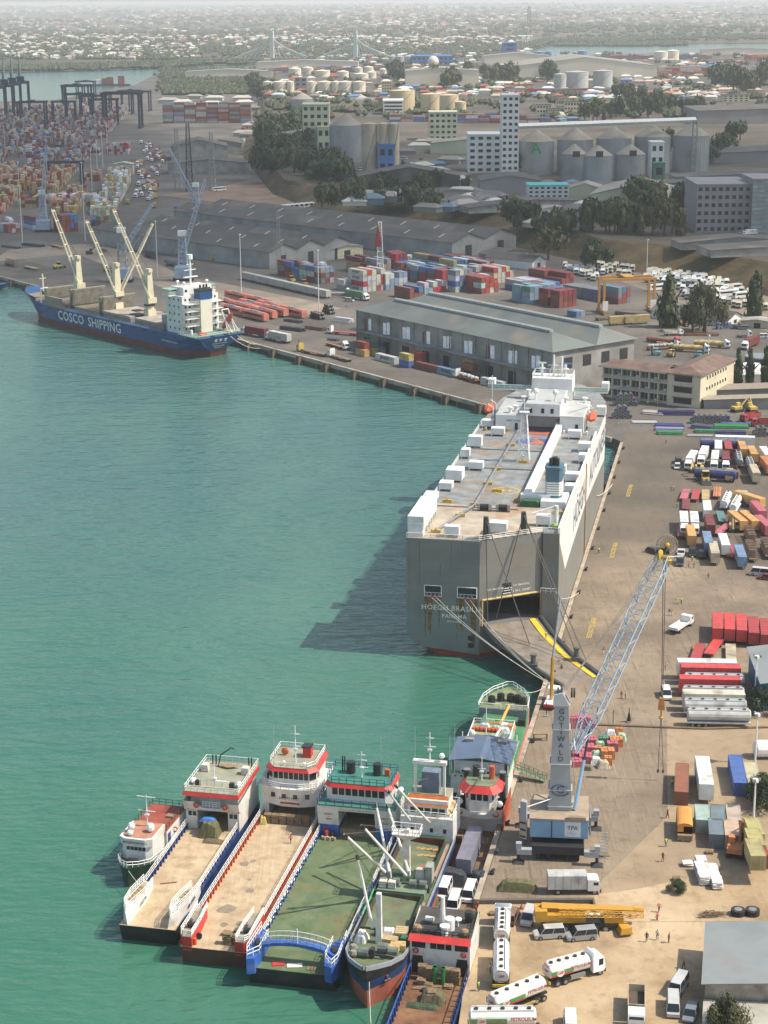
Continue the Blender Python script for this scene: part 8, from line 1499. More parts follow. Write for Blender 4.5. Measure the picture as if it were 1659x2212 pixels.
gable('yellow_annex','small cream yellow office annex at the shed ends',W('h',490,285),22,9,-40,6,7,WALLG,mat('annex_yellow',(.6,.55,.36),.8));gable('low_shed','low dark roofed canteen by the container yard',W('h',1545,310),26,12,-40,4.5,6.5);gable('low_house','long grey roofed house with white gable at the truck park',W('i',1400,640),12,38,-50,3.6,6,ROOFG,RAIL);gable('low_house','flat white annex beside the grey roofed house',W('i',1480,640),14,8,20,3.2,3.8,WALLG,CRW);gable('low_house','white gabled house below the bank trees',W('i',130,270),12,30,-50,4.5,7,ROOFG,RAIL);gable('gate_shed','pale steel portal shed standing in the terminal road',W('d',735,395),16,10,0,9,10.5,mat('portal_cream',(.5,.46,.38),.7),mat('portal_cream',None))
for i,(k,x,y,w_,L_,dg_,e_,r_)in enumerate((('d',1090,390,66,26,-2,9,12),('d',1110,300,50,40,-6,12,18),('d',1290,260,40,20,-6,10,13))):gable('workshop_shed',('front','tall middle','rear')[i]+' dark workshop shed behind the lattice jibs',W(k,x,y),w_,L_,dg_,e_,r_,ROOFG,WALLG,doors=False)
# CONTAINER YARDS
NCON=0;SM=MB()
def box_c(p,rz,L_,cn,lb,grp,lg=None):
 global NCON
 if NCON<300:NCON+=1;container(p,rz,L_,cn,lb,grp,lg)
 else:
  SM.col=tuple(v*R.uniform(.75,1.05)for v in C[cn]);SM.M=Matrix.Translation(p)@Matrix.Rotation(rz,4,'Z');SM.box(-1.22,1.22,-L_/2,L_/2,0,2.55);SM.M=None
QB=math.atan2(bqd.y,bqd.x)-PI/2
ML=('MAERSK',mz,1.5);HL=('HAMBURG SUD',BUFF,1.1)
for x,y,L_,cn,lb,lg in((690,905,6.06,'gold','gold container, ground tier, end of the small quay stack',None),(690,858,6.06,'brick','brick red container on the gold one at the quay stack',None),(750,898,6.06,'gold','second gold container of the small quay stack',None),(748,850,6.06,'green','green container on top of the small quay stack',None),(795,890,6.06,'pale','pale blue container at the back of the small quay stack',None),(850,945,12.19,'silver','grey lettered container alone on the back quay',ML),(975,978,6.06,'blue','blue container under a gold one on the back quay',None),(975,938,6.06,'gold','gold container over the blue one on the back quay',None),(1050,928,6.06,'red','red container beside the gold upper one',None),(1110,1000,12.19,'brick','long brick red container on the back quay',None),(1245,1030,12.19,'pale','pale blue lettered container behind the bag lorry',ML),(1385,1005,6.06,'brick','brick container under a single gold one',None),(1385,975,6.06,'gold','single gold container above the bag lorry',None),(1540,1105,12.19,'silver','pale lettered container by the car carrier bow',ML)):
 up=lb.find(' on ')>0 and 'one at' in lb or ' over ' in lb or 'on top' in lb or 'single' in lb or 'beside the gold' in lb
 q=W('h',x,y if not up else y+40);box_c(q+Vector((0,0,2.6 if up else 0)),QB,L_,cn,lb,'containers on the back quay',lg)
def block(k,x,y,nu,nv,L_,tiers,pal,row,rz=None,dv=2.7,lg=0):
 rz=QB if rz is None else rz;o=W(k,x,y);u=Vector((-math.sin(rz),math.cos(rz),0));v=Vector((math.cos(rz),math.sin(rz),0));v=-v if v.y<0 else v
 for j in range(nv+(k in 'hi')):
  for i in range(nu):
   n_=max(0,tiers+R.choice((-1,0,0,0)))
   for l in range(n_):
    c=R.choice(pal);L2=ML if(L_>10 and lg and j==0 and c in('silver','grey'))else None
    box_c(o+u*(L_+.5)*i+v*dv*j+Vector((0,0,l*2.6)),rz,L_,c,'%s container, %s tier, %s stack, %s file, %s'%(c if c not in adj else adj[c],tier[l],ORD[i],ORD[j],row),'containers in the yards',L2)
MIX=['silver','silver','grey','red','maroon','blue','pale','brick','slate']
block('h',660,485,1,4,12.19,4,['silver','silver','red'],'the lettered block at the striped tower',lg=1);block('h',560,480,1,3,6.06,2,['silver','grey'],'the little block by the goods wagons')
block('h',175,385,6,2,6.06,3,MIX,'the long grey row',None);block('h',640,360,2,3,12.19,3,['maroon','gold','grey'],'the maroon block before the sheds');block('h',845,330,2,3,6.06,3,['red','brick','blue','grey'],'the block behind the striped tower')
block('h',830,475,1,4,6.06,3,['silver','silver','pale'],'the pale block right of the tower');block('h',960,530,1,2,12.19,2,['blue','brick'],'the blue block at the warehouse roof');block('h',1080,500,1,4,6.06,2,['pale','red','silver'],'the block above the warehouse roof')
block('h',1090,430,3,4,6.06,3,MIX,'the central block');block('h',1280,490,1,3,6.06,4,['silver','blue','slate'],'the slim stack block');block('h',1390,490,2,3,6.06,3,['silver','red','brick'],'the red and silver block');block('h',1500,430,1,4,12.19,3,['tan','silver','red'],'the tan lettered block',lg=1);block('h',1230,320,3,3,12.19,2,['silver','brick','white','maroon'],'the farthest row')
block('h',700,430,2,4,6.06,2,MIX,'the infill row by the tower');block('h',930,400,3,4,6.06,3,MIX,'the infill block behind the blue one');block('h',1330,420,2,4,6.06,3,MIX,'the infill block of the middle yard');block('h',1050,310,3,2,12.19,2,['brick','gold','maroon','blue'],'the rear infill row');block('i',20,400,2,4,12.19,2,MIX,'the rear block beyond the teal one')
block('i',40,470,2,5,6.06,3,['pale','pale','teal'],'the pale teal block');block('i',215,495,1,4,6.06,3,['maroon','blue','brick'],'the maroon and blue block');block('i',290,510,1,3,6.06,3,['brick','maroon'],'the brick red end block');block('i',400,440,2,2,12.19,2,['slate','maroon'],'the slate block under the gantry');block('i',170,330,2,2,12.19,2,['maroon','brick'],'the long maroon row');block('i',640,480,1,2,12.19,3,['slate','blue','brick'],'the dark blue block inside the gantry');block('i',400,570,1,1,6.06,2,['pale','blue'],'the lone pale stack')
YL=['gold','gold','gold','red','tan','brick'];DK=['maroon','brick','grey','blue','silver','slate','rust']
NZ=hd_(4)
block('d',390,760,1,4,12.19,4,['brick','blue','maroon'],'the blue topped block by the first jib');block('d',195,740,1,3,12.19,3,['maroon','blue','silver'],'the blue block at the dock crane');block('d',650,740,1,4,6.06,3,['green','brick','orange','mint'],'the green block between the jibs');block('g',930,290,1,3,6.06,3,['silver','white'],'the white block behind the jibs');block('g',1040,310,1,3,6.06,3,['gold','gold','green'],'the gold block by the long sheds');block('d',20,760,2,3,6.06,2,['silver','brick','grey'],'the low block at the frame edge')
block('d',0,630,1,12,6.06,4,YL[:4]+['maroon'],'the red and gold block',NZ);block('d',340,600,1,9,12.19,3,YL,'the gold block on the terminal',NZ)
block('d',600,590,2,12,6.06,3,['tan','white','silver','red','gold'],'the white block',NZ)
for(k,x,y,nu,nv,t_,pal)in(('d',510,270,2,8,4,['silver','brick']),('d',700,260,2,8,4,['silver','red']),('a',1090,800,8,5,9,['rust','grey','grey','slate','maroon']),('b',900,790,10,5,3,DK),('b',1320,800,8,4,3,DK),('b',100,470,16,9,3,DK+['orange','cyan']),('b',420,450,20,9,2,DK+['orange']),('b',1230,470,18,7,3,['red','orange','blue','brick']),('c',640,500,26,8,3,['red','orange','rust','slate']),('c',920,470,20,4,4,['silver','red','tan']),('c',550,385,20,4,3,['red','blue','brick']),('c',0,600,14,3,2,['red','brick','grey']),('c',1530,390,8,5,4,['red','orange']),('b',420,650,14,4,1,['white','red','tan','silver'])):
 z0=0 if k in 'ad' else ZP-3;NCON=300
 tr_=k in 'bc' or t_==9
 for j in range(nv):
  for i in range(nu):
   L_=6.06 if k=='d' else 12.19
   p=W(k,x,y,3+z0)+Vector((i*L_*1.06 if tr_ else j*2.6,j*3. if tr_ else i*L_*1.08,0))
   for l in range(max(1,t_-R.choice((0,0,1,1,2)))):box_c(p+Vector((0,0,l*2.6)),PI/2 if tr_ else NZ,L_,R.choice(pal),'','')
for ln in range(-2,15):
 for j in range(6):
  for i in range(150):
   Y=1180+i*6.6*1.25;X=-238-ln*25-j*2.7-(Y-1290)*.085
   if Y>(2560-ln*14 if ln>=0 else 1430)or(i//14+ln)%5==0 or i%14==13:continue
   for l in range(max(0,R.choice((1,2,3,3,4))+(i//9+ln*3)%3-1)):box_c(Vector((X,Y,3+l*2.6)),hd_(-5),6.06,R.choice(['tan','white','silver','gold']if ln==-2 else YL+['brick','tan']if Y<1480 else DK+['brick','silver','tan']),'','')
SM.B('far_container_stacks',VCOL,kind='stuff')
OGC=mat('gantry_orange',(.5,.24,.05),.55,0,.5,.2,(.2,.12,.06),.4,.5);DBL=mat('gantry_navy',(.022,.03,.06),.6,0,.1,.2)
def rtg(name,label,p,rz,w_,d_,h,m,group=None):
 t=thing(name,label,'crane',p,rz,group);s_=h*.032
 for x in(-1,1):
  for y in(-1,1):MB().box(x*w_/2-s_,x*w_/2+s_,y*d_/2-s_,y*d_/2+s_,1,h).B('leg',m,t)
  MB().box(x*w_/2-s_*1.2,x*w_/2+s_*1.2,-d_*.75,d_*.75,.4,1.8).B('bogie',m,t)
 for y in(-1,1):MB().box(-w_/2-s_*2,w_/2+s_*2,y*d_/2-s_,y*d_/2+s_,h-s_*.2,h+s_*2).B('girder',m,t)
 MB().box(-w_*.1,w_*.1,-d_/2-.3,d_/2+.3,h+s_*2,h+s_*3.5).B('trolley',m,t);return t
g0,g1=W('i',525,560),W('i',880,548);gq=rtg('gantry_crane','orange rubber tyred gantry crane between container blocks and truck park',(g0+g1)/2+Vector((3,4,0)),math.atan2(g1.y-g0.y,g1.x-g0.x),23,8,15,OGC)
for s_ in(-11,11):MB().box(s_-1.2,s_+1.2,-4.8,-4.2,2,6).B('power_box',RAIL,gq)
dk0=None
for i,(x,y,w_)in enumerate(((215,830,150),(420,800,130),(505,720,170),(480,690,140),(520,780,160),(610,780,150),(680,810,150),(790,740,140),(850,700,120),(800,830,200),(910,720,130),(560,640,130))):
 if dk0 is None:dk0=rtg('yard_gantry','dark yard gantry over the stacks, first from the water',W('a',x,y),0,30,14,28,DBL,'dark gantries over the terminal')
 else:dup(dk0,W('a',x,y),R.uniform(-.1,.1),'dark yard gantry over the stacks, %s from the water'%ORD[i],None,None,w_/150)
rtg('yard_gantry','nearer dark gantry frame beside the gold containers',W('d',425,480),0,26,10,19,DBL)
for i in range(4):
 o=thing('ship_crane','dark ship to shore crane with raised truss boom, %s from the frame edge'%ORD[i],'crane',W('a',-10+i*52,800-i*15),.25,'ship to shore cranes')
 for x in(-9,9):
  for y in(-12,12):MB().box(x-1,x+1,y-1,y+1,0,42).B('leg',DBL,o)
 MB().box(-10,10,-13,13,40,43).box(-3,3,-13,50,43.5,47).B('boom',DBL,o);MB().T((0,-8,43),(0,0,72),1.,4).T((0,0,72),(0,44,47),.5,4).T((0,0,72),(0,22,47),.5,4).B('apex_frame',STEEL,o);MB().box(-4,4,-12,-4,43.2,49).B('machine_house',DBL,o)
LB=mat('pale_blue_steel',(.3,.38,.48),.6,0,.3,.15)
for i,(k,xb,yb,xt,yt,jx,jy,lb)in enumerate((('d',1275,700,1265,470,1095,225,'pale blue harbour crane with jib raised over the workshop'),('d',285,760,280,520,300,200,'grey harbour crane at the terminal berth'),('g',800,510,790,190,985,10,'grey blue harbour crane behind the cargo ship'),('g',1190,500,1208,210,1330,-150,'grey harbour crane beyond the ship house'))):
 b_=W(k,xb,yb);t=thing('dock_crane',lb,'crane',b_);tp=WY(k,xt,yt,b_.y)-b_;jt_=WY(k,jx,jy,b_.y)-b_
 MB().box(-4,4,-4,4,1.5,7).B('machinery_house',LB,t);MB().lattice((0,0,7),(0,0,tp.z),4.5,3.,6,.26).B('tower_lattice',LB if i!=2 else STEEL,t);MB().box(-2,2,-2,2,tp.z,tp.z+2.5).B('cab',RAIL,t);MB().lattice((0,-2,tp.z*.6),tuple(jt_),2.4,1.2,12,.16).B('jib_lattice',LB,t);MB().box(-5,5,-3,3,0,1.5).B('base',DARK,t)
for k,xb,yb,yt,w_,lb,m in(('h',805,420,40,3.6,'pale lattice tower with a red triangle sign in the container yard',RAIL),('d',1155,490,90,5,'rusty lattice pylon at the workshop corner',STEEL),('d',1230,500,60,5,'dark lattice pylon before the workshop',DARK),('d',1378,495,115,5,'brown lattice pylon at the workshop end',STEEL),('h',150,370,-20,2.5,'thin lattice mast before the triple sheds',STEEL),('c',108,290,40,14,'tall lattice power pylon near the far shore',STEEL)):
 b_=W(k,xb,yb,3 if k!='c' else ZP);t=thing('lattice_tower',lb,'tower',b_);hh=WY(k,xb,yt,b_.y).z-b_.z;MB().lattice((0,0,0),(0,0,hh),w_,w_*.4,10,w_*.05).B('frame_lattice',m,t)
 if 'triangle' in lb:MB().add([(-3,-2,hh-12),(1,-2,hh-12),(-1.,-2,hh),(-3,-1.8,hh-12),(1,-1.8,hh-12),(-1,-1.8,hh)],[(0,1,2),(5,4,3),(0,2,5,3),(1,4,5,2)]).B('triangle_sign',mat('sign_red',(.3,.03,.04),.6),t)
for i in range(12):
 e_=W('h',*((318,668),(200,660),(128,672),(72,690),(96,598),(20,640))[i//2])-bqd*(9.5+(i%2)*19)
 o=thing('rail_coach','salmon red rail coach with silver roof patch, %s row, %s half'%(ORD[i//2],('seaward','landward')[i%2]),'coach',e_+Vector((0,0,.3)),QB,'coaches beside the back quay');MB().ext([(-1.4,.5),(1.4,.5),(1.4,2.9),(.8,3.6),(-.8,3.6),(-1.4,2.9)],'y',-9,9).B('body',mat('coach_red',(.5,.16,.11),.6,0,.3,.2,(.55,.45,.4),.5,.2),o);MB().box(-1.43,1.43,-7,7,1.7,2.6).B('window_band',GLASS,o);MB().box(-.7,.7,-3,3,3.61,3.8).B('roof_unit',STEEL,o)
for i in range(6):o=thing('goods_wagon','pale grey goods wagon, %s in the train on the sandy ground'%ORD[i],'wagon',W('h',-40+i*92,420+i*21),QB,'goods wagons');MB().box(-1.4,1.4,-6.5,6.5,.9,3.8).B('body',mat('wagon_grey',(.4,.39,.35),.7,0,.3,.2),o);wheels(o,(-5,5),.9)
for a in(('box','h',225,830,60,795,'white lorry with grey lettered container on back quay','white','silver'),('box','h',60,790,-80,765,'white lorry with maroon box near the ship stern','white','maroon'),('tflat','h',430,910,310,885,'empty brown flat trailer behind the yellow cab','brown'),('tractor','h',330,890,280,875,'yellow tractor unit on the back quay','yellow'),('flat','h',625,955,460,905,'white lorry with empty flat trailer near the quay edge','white','brown'),('flat','h',440,830,620,880,'white lorry with orange flat trailer by the gold boxes','white','orange'),('flat','h',620,775,510,765,'white and red lorry by the wrapped pipes','white','red'),('bags','h',1450,1090,1280,1040,'white lorry loaded with pale bags on back quay','white','silver'),('flat','h',480,510,570,515,'white lorry with flat trailer behind the mast light','white','grey'),('box','h',600,530,715,550,'white lorry with green box at the lettered block','white','green'),('suv','h',585,553,625,556,'silver car passing the warehouse corner','silver'),('bale','y',860,620,1180,640,'lorry trailer with brown wrapped bales, farther one','white','gold'),('bale','y',620,670,950,690,'lorry trailer with brown wrapped bales, nearer one','white','gold'),('box','y',1520,600,1390,660,'white lorry with long maroon box on the road','white','maroon'),('tractor','y',1290,520,1480,520,'white tractor unit alone on the road','white'),('suv','y',1640,520,1535,520,'white off-road car on the road by the houses','white'),('tipper','y',470,500,690,490,'cream tipper lorry on the road behind the warehouse','white','cream'),('pipes','y',330,570,600,600,'lorry with long rusty pipes at the warehouse end','red','rust'),('bags','y',330,660,610,640,'lorry with white bags behind the office','white','silver'),('forklift','y',420,720,330,720,'teal forklift parked behind the office','cyan'),('forklift','y',830,750,930,760,'second teal forklift behind the office','cyan'),('forklift','y',530,730,590,745,'yellow forklift between the teal ones','yellow'),('suv','y',1280,410,1215,410,'white car by the blue hut','lav'),('car','y',1330,420,1265,420,'dark car by the blue hut','dark'),('suv','y',1420,425,1340,425,'grey car by the blue hut','slate')):vg(*a)
for ri_,(x0,y0,x1,y1,n_,c)in enumerate(((345,262,580,300,9,'white'),(390,290,540,335,6,'white'),(555,258,780,268,9,'cream'),(600,285,750,300,7,'cream'),(880,290,1340,335,16,'cream'),(900,315,1400,372,17,'white'),(880,335,1290,385,14,'white'),(890,355,1080,385,7,'white'),(1110,430,1330,470,6,'white'),(1300,475,1640,530,9,'white'),(1120,405,1520,440,10,'white'),(900,302,1330,350,14,'cream'),(905,325,1360,380,14,'white'),(360,275,560,318,8,'white'),(1140,450,1400,490,8,'white'),(1200,385,1560,425,10,'cream'))):
 for i in range(n_):
  c2_=R.choice((c,c,'silver','grey','cream'));p=W('i',x0+(x1-x0)*i/(n_-1),y0+(y1-y0)*i/(n_-1))+Vector((R.uniform(-1,1),R.uniform(-5,5),0));vehicle('tractor',p,hd_(200+R.uniform(-14,14)),'%s tractor unit, %s along the %s row of the truck park'%(c2_,ORD[i],ORD[ri_]),C[c2_],None,'tractor units in the truck park')
for i,(x,y)in enumerate(((950,400),(1230,440),(1340,425),(1300,395),(1420,400),(1390,440),(1500,450))):p=W('i',x,y);vehicle('bus',p,hd_(245),'white coach bus, %s from the gantry in the truck park'%ORD[i],C['white'],None,'buses in the truck park')
for i in range(12):vehicle('bus',W('e',40+i*31,795-i*3),hd_(200),'white bus parked on the dirt lot, %s from the slope'%ORD[11-i],C['white'],None,'buses on the dirt lot')
for i,(x,y,c)in enumerate(((1440,605,'white'),(1580,605,'white'),(1330,595,'red'),(1480,580,'red'))):vt('ttank' if i<2 else 'tbox','d',x,y,92,'%s trailer on the dirt lot, %s'%(c,('nearer the crane','farther from the crane')[i%2]),c)
rv=[('d',950+R.uniform(-60,60)+(i%3)*32,190+i*9.)for i in range(42)]
for i,(k,x,y)in enumerate(rv):vehicle(R.choice(('box','tractor','lorry')),W(k,x+(y-190)*-.1,y),hd_(190),'lorry queueing on the terminal road, %s from the far end, %s lane'%(ORD[i//3],('yard side','middle','workshop side')[i%3]),C['white'],C[R.choice(('brick','gold','grey','maroon'))],'lorries on the terminal road')
for a in(('tflat','g',330,280,440,300,'orange flat trailer behind the first deck crane','orange'),('tstack','g',40,400,130,420,'rusty stack of frames at the basin edge','brown'),('tflat','g',160,420,260,440,'yellow low loader by the cargo ship bow','gold'),('loader','g',360,425,400,420,'yellow loader by the cargo ship bow','yellow'),('tskel','g',620,300,720,330,'dark skeletal trailer between the jibs','dark'),('tflat','g',640,250,760,265,'blue topped flat trailer between the jibs','sky'),('box','g',600,160,620,120,'white lorry beside the green block','white','navy'),('lorry','g',1090,330,1150,335,'white van lorry at the corner of the triple sheds','white'),('tstack','g',920,340,1060,370,'long stack of dark rails behind the third deck crane','dark'),('tstack','g',1080,400,1200,420,'dark stacked frames before the triple sheds','slate'),('tbox','g',1300,350,1440,390,'gold box trailer along the triple shed wall','gold'),('tbox','g',1150,340,1280,350,'second gold box trailer along the triple shed wall','gold'),('tflat','g',680,440,800,455,'brown flat trailer beside the cargo ship hold','brown'),('excavator','g',560,330,600,330,'dark excavator on the sandy ground','dark'),('tflat','g',1150,480,1240,500,'yellow frame on the sandy ground','yellow'),('lorry','g',40,120,80,130,'white lorry at the low block by the frame edge','white'),('tipper','d',1110,610,1190,640,'blue tipper on the dirt lot','blue'),('lorry','d',1000,620,1005,590,'gold lorry entering the dirt lot','gold'),('lorry','d',825,600,830,560,'gold lorry driving up the terminal road','white','gold'),('bus','d',1390,500,1450,495,'white bus before the workshop sheds','white'),('tractor','h',1045,365,1040,340,'white tractor unit among the middle stacks','white'),('lorry','h',985,300,1000,285,'white lorry among the middle stacks','white'),('tflat','h',880,390,990,385,'pale flat trailer in the lane of the middle stacks','silver'),('tflat','h',1040,320,1130,330,'dark flat trailer behind the middle stacks','slate'),('lorry','h',420,345,440,335,'white lorry by the long grey row','white'),('loader','h',250,440,215,425,'yellow tractor machine in the row behind the wagons','yellow'),('loader','h',330,465,295,450,'orange tractor machine in the row behind the wagons','orange'),('tskel','i',700,560,830,575,'dark skeletal trailer by the orange gantry','dark'),('tskel','i',610,590,660,585,'brown trailer frame under the gantry','brown'),('tbox','i',690,625,770,620,'first gold box trailer near the tall conifer','gold'),('tbox','i',790,620,860,615,'second gold box trailer near the tall conifer','gold'),('pickup','i',880,500,920,495,'white boat shaped pickup beside the gantry','white'),('tflat','i',1070,610,1150,640,'rusty red frames beside the small tree','rust'),('tipper','i',1050,550,1130,545,'red machine behind the tall conifer','red')):vg(*a)
container(W('i',1305,600),hd_(10),6.06,'orange','orange container standing behind the tall bright tree','odd containers');container(W('i',1305,600)+Vector((0,0,2.6)),hd_(10),6.06,'orange','orange container on top behind the tall bright tree','odd containers');container(W('i',1370,650),hd_(80),6.06,'sky','blue hut container before the grey roofed house','odd containers')
tarp_heap('sack_heap','heap of white bags beyond the cypresses by the office',W('i',1560,930),13,9,3,mat('heap_white',(.66,.66,.66),.9,0,.8,.3),.2,'sacks',77);tarp_heap('sack_heap','flatter heap of white bags behind the cypresses',W('i',1480,900),12,6,1.6,mat('heap_white',None),.1,'sacks',78)
tk=thing('storage_tank','dark round tank on a base behind the office block','tank',W('i',1600,880));MB().cyl(0,0,0,3,5.4,18).B('shell',DARK,tk);MB().cyl(0,0,3,3.4,5.6,18).B('rim',STEEL,tk)
# SILOS, MILLS, OFFICES AND THE TOWN BEHIND
SILO=mat('silo_steel',(.36,.38,.39),.45,.2,.08,.15,(.16,.14,.11),.5,.06);SROOF=mat('silo_roof',(.3,.27,.22),.75,0,.1,.2);CSILO=mat('silo_concrete',(.5,.42,.3),.9,0,.05,.2,(.2,.17,.13),.6,.06)
def top_of(k,x,yt,b_):return WY(k,x,yt,b_.y).z
def silo(k,x0,x1,yb,ye,yr,lb,z=ZP,m=SILO,mr=SROOF,name='grain_silo',ribs=24,logo=None):
 c=W(k,(x0+x1)/2,yb,z);r=(W(k,x1,yb,z)-W(k,x0,yb,z)).length/2;c.y+=r;d_=c.y-r*.2;he=WY(k,(x0+x1)/2,ye,c.y).z-z;hr=WY(k,(x0+x1)/2,yr,c.y).z-z
 t=thing(name,lb,'silo' if 'silo' in name else 'tank',c);MB().cyl(0,0,0,he,r,28).B('shell',m,t);MB().cyl(0,0,he,max(hr,he+.4),r*1.02,28,r*.08).B('roof',mr,t)
 if ribs:q=MB();[q.box(math.cos(a)*r-.25,math.cos(a)*r+.25,math.sin(a)*r-.25,math.sin(a)*r+.25,0,he)for a in[PI+PI*j/ribs for j in range(ribs+1)]];q.B('rib_frame',m,t)
 else:MB().line([(math.cos(a)*(r+.2),math.sin(a)*(r+.2),he*(a+2.4)/1.8)for a in[-2.4+1.8*j/10 for j in range(11)]],.35,4).B('stair',STEEL,t);MB().cyl(0,0,he*.82,he*.85,r*1.01,28).B('wind_girder',m,t)
 if logo:text(logo[0],r*.9,t,(-r*.1+logo[2],-r*1.02,he*.8),(1,0,0),(0,0,1),logo[1])
 return t
for i,a in enumerate(((52,276,560,335,262),(302,530,560,325,250),(555,780,560,318,246),(803,1036,555,305,235),(1055,1290,540,298,225),(328,490,606,418,358),(460,660,608,428,366),(680,872,602,420,360))):
 t=silo('f',*a[:3],a[3],a[4],('tall corrugated steel silo with conical roof, %s from the white tower'%ORD[i])if i<5 else('shorter steel silo in front of the tall ones, %s from the white tower'%ORD[i-5]),logo=('A',mat('logo_green',(.03,.3,.12),.6),0)if i==0 else None)
 if i>4:MB().box(-2.5,2.5,-13.2,-12.4,18,22).B('sign_plate',DARK,t)
silo('e',478,690,480,232,160,'big dark steel silo beside the concrete triple silo');silo('b',228,368,720,640,600,'older grey steel silo behind the lime mill')
for i,(x0,x1)in enumerate(((685,790),(795,860),(862,930))):silo('e',x0,x1,552,225,215,'tall sandy concrete silo, %s of the fused triple'%ORD[i],m=CSILO,mr=CSILO,ribs=0,name='concrete_silo')
TW=mat('tank_white',(.72,.65,.52),.6,0,.02,.1,(.45,.33,.2),.3,.02);TC=mat('tank_cream',(.6,.48,.3),.7,0,.02,.12);TB=mat('tank_blue',(.16,.3,.44),.6);TG=mat('tank_grey',(.42,.42,.41),.6,0,.02,.12)
for i,(k,x0,x1,yb,ye,m,c)in enumerate([('b',a,b_,605,530,TW,'white')for a,b_ in((45,105),(108,205),(200,247),(330,388),(395,495),(490,545),(530,628),(626,710))]+[('b',a,b_,y,y-42,TW,'white')for a,b_,y in((380,478,500),(525,600,505),(630,728,520),(710,780,510),(880,970,510),(980,1048,515),(1045,1115,505),(1118,1180,520),(1180,1236,540),(1225,1290,510),(640,690,480),(700,760,476),(800,850,490),(850,900,480),(1000,1060,480),(1080,1140,478),(1150,1200,482),(300,370,480),(210,290,486))]+[('b',868,1030,720,585,TC,'cream'),('b',1068,1200,725,608,TC,'cream'),('b',1190,1315,735,615,TC,'cream'),('b',1290,1363,740,660,TC,'cream'),('c',275,355,580,480,TG,'grey'),('c',350,503,575,465,TG,'grey'),('c',530,658,565,458,TG,'grey'),('c',925,1015,395,335,TW,'white'),('c',1000,1088,392,328,TW,'white'),('b',860,908,422,365,TG,'grey'),('b',905,960,422,366,TG,'grey'),('b',958,1018,420,365,TG,'grey')]+[('c',a,b_,402,y,TB,'blue')for a,b_,y in((60,100,360),(100,160,362),(165,205,362),(197,242,362),(242,276,360),(276,318,360),(318,355,358),(355,394,352),(392,432,340),(430,495,330),(145,220,336),(220,266,334))]):
 silo(k,x0,x1,yb,ye,ye-8,'%s storage tank, %s in the tank farm counted from the container terminal'%(c,ORD[i]),m=m,mr=m,ribs=0,name='storage_tank')
sp=W('b',1148,440,ZP);t=thing('gas_sphere','pale spherical gas tank before the blue warehouse','tank',sp);MB().ball((0,0,12),11,11,11,18,10).B('sphere',TW,t)
WT=mat('block_white',(.72,.72,.69),.7,0,.05,.1);LIME=mat('block_lime',(.5,.52,.36),.8,0,.05,.15);BLW=mat('block_blue',(.05,.17,.42),.6,0,.03,.15);GRB=mat('block_grey',(.26,.25,.25),.8,0,.05,.15);TCH=mat('block_teal',(.55,.6,.58),.8)
def blockb(name,label,k,x0,x1,yb,yt,dp,nf,nc,wall=WT,z=ZP,win=GLASS,wf=.55,roof=None,deg=0,cat='building'):
 a,b_=W(k,x0,yb,z),W(k,x1,yb,z);b_.y=a.y;w_=(b_-a).length;h=WY(k,(x0+x1)/2,yt,a.y).z-z;t=thing(name,label,cat,a,hd_(deg))
 MB().box(0,w_,0,dp,0,h).B('wall',wall,t);MB().box(-.4,w_+.4,-.4,dp+.4,h+.01,h+.8).B('roof',roof or wall,t)
 for f_ in range(nf):
  for c in range(nc):
   x=(c+.5)*w_/nc;e=w_/nc*wf/2;zz=(f_+.3)*h/nf;MB().box(x-e,x+e,-.12,-.01,zz,zz+h/nf*.45).B('window',win,t)
 return t
t=blockb('mill_tower','tall white windowed mill tower with green trim beside the silos','e',1590,1700,575,45,22,13,3);blockb('mill_block','white mill block joined to the tall tower','e',1375,1588,545,300,30,6,4)
blockb('mill_building','lime green windowed mill behind the road','e',1122,1305,335,155,26,5,5,LIME);blockb('mill_building','pale lime mill block beside the dark steel silo','e',305,475,400,105,30,6,4,LIME);blockb('mill_annex','lower lime annex of the pale mill block','e',400,480,405,250,10,2,2,LIME);blockb('car_park','white layered building behind the triple silo','b',825,955,745,655,40,4,1,WT,wf=.9);blockb('amber_flats','amber block of flats at the tank farm','b',815,880,600,530,25,4,4,TC);blockb('white_block','pale block before the white tanks','b',250,330,590,505,25,3,2,GRB)
blockb('blue_warehouse','large bright blue warehouse beyond the container stacks','b',1015,1275,425,365,90,2,9,BLW);blockb('blue_tower','bright blue industrial tower near the far shore','b',1605,1690,415,280,60,5,1,BLW);blockb('silo_head_house','blue head house over the triple silo yard','e',795,897,555,365,10,2,2,BLW);blockb('elevator_block','white and rusty elevator block among the steel silos','f',895,980,575,350,14,3,2);blockb('green_shaft','small green shaft before the steel silos','f',915,990,588,485,8,1,1,mat('shaft_green',(.06,.2,.13),.7))
blockb('school_block','white and turquoise four storey block by the trees','f',103,368,735,630,18,4,7,TCH,roof=mat('turq',(.1,.42,.45),.7));blockb('office_tower','dark grey finned office block at the frame edge','f',1188,1540,935,625,40,6,8,GRB);blockb('glass_tower','glass office tower with yellow frame at the frame edge','f',1545,1900,940,590,30,12,9,GRB,win=mat('glass_mint',(.22,.36,.36),.2,0,.2,.5),wf=.8)
for i,(x0,x1,yb,yt)in enumerate(((160,255,185,105),(235,305,190,130),(290,345,150,80),(340,435,170,85),(475,560,150,95),(1135,1250,115,65),(1365,1540,85,40))):blockb('apartment_block','cream apartment block on the hill, %s from the white tower'%ORD[i],'f',x0,x1,yb,yt,16,3,5,CRW,roof=ROOFG)
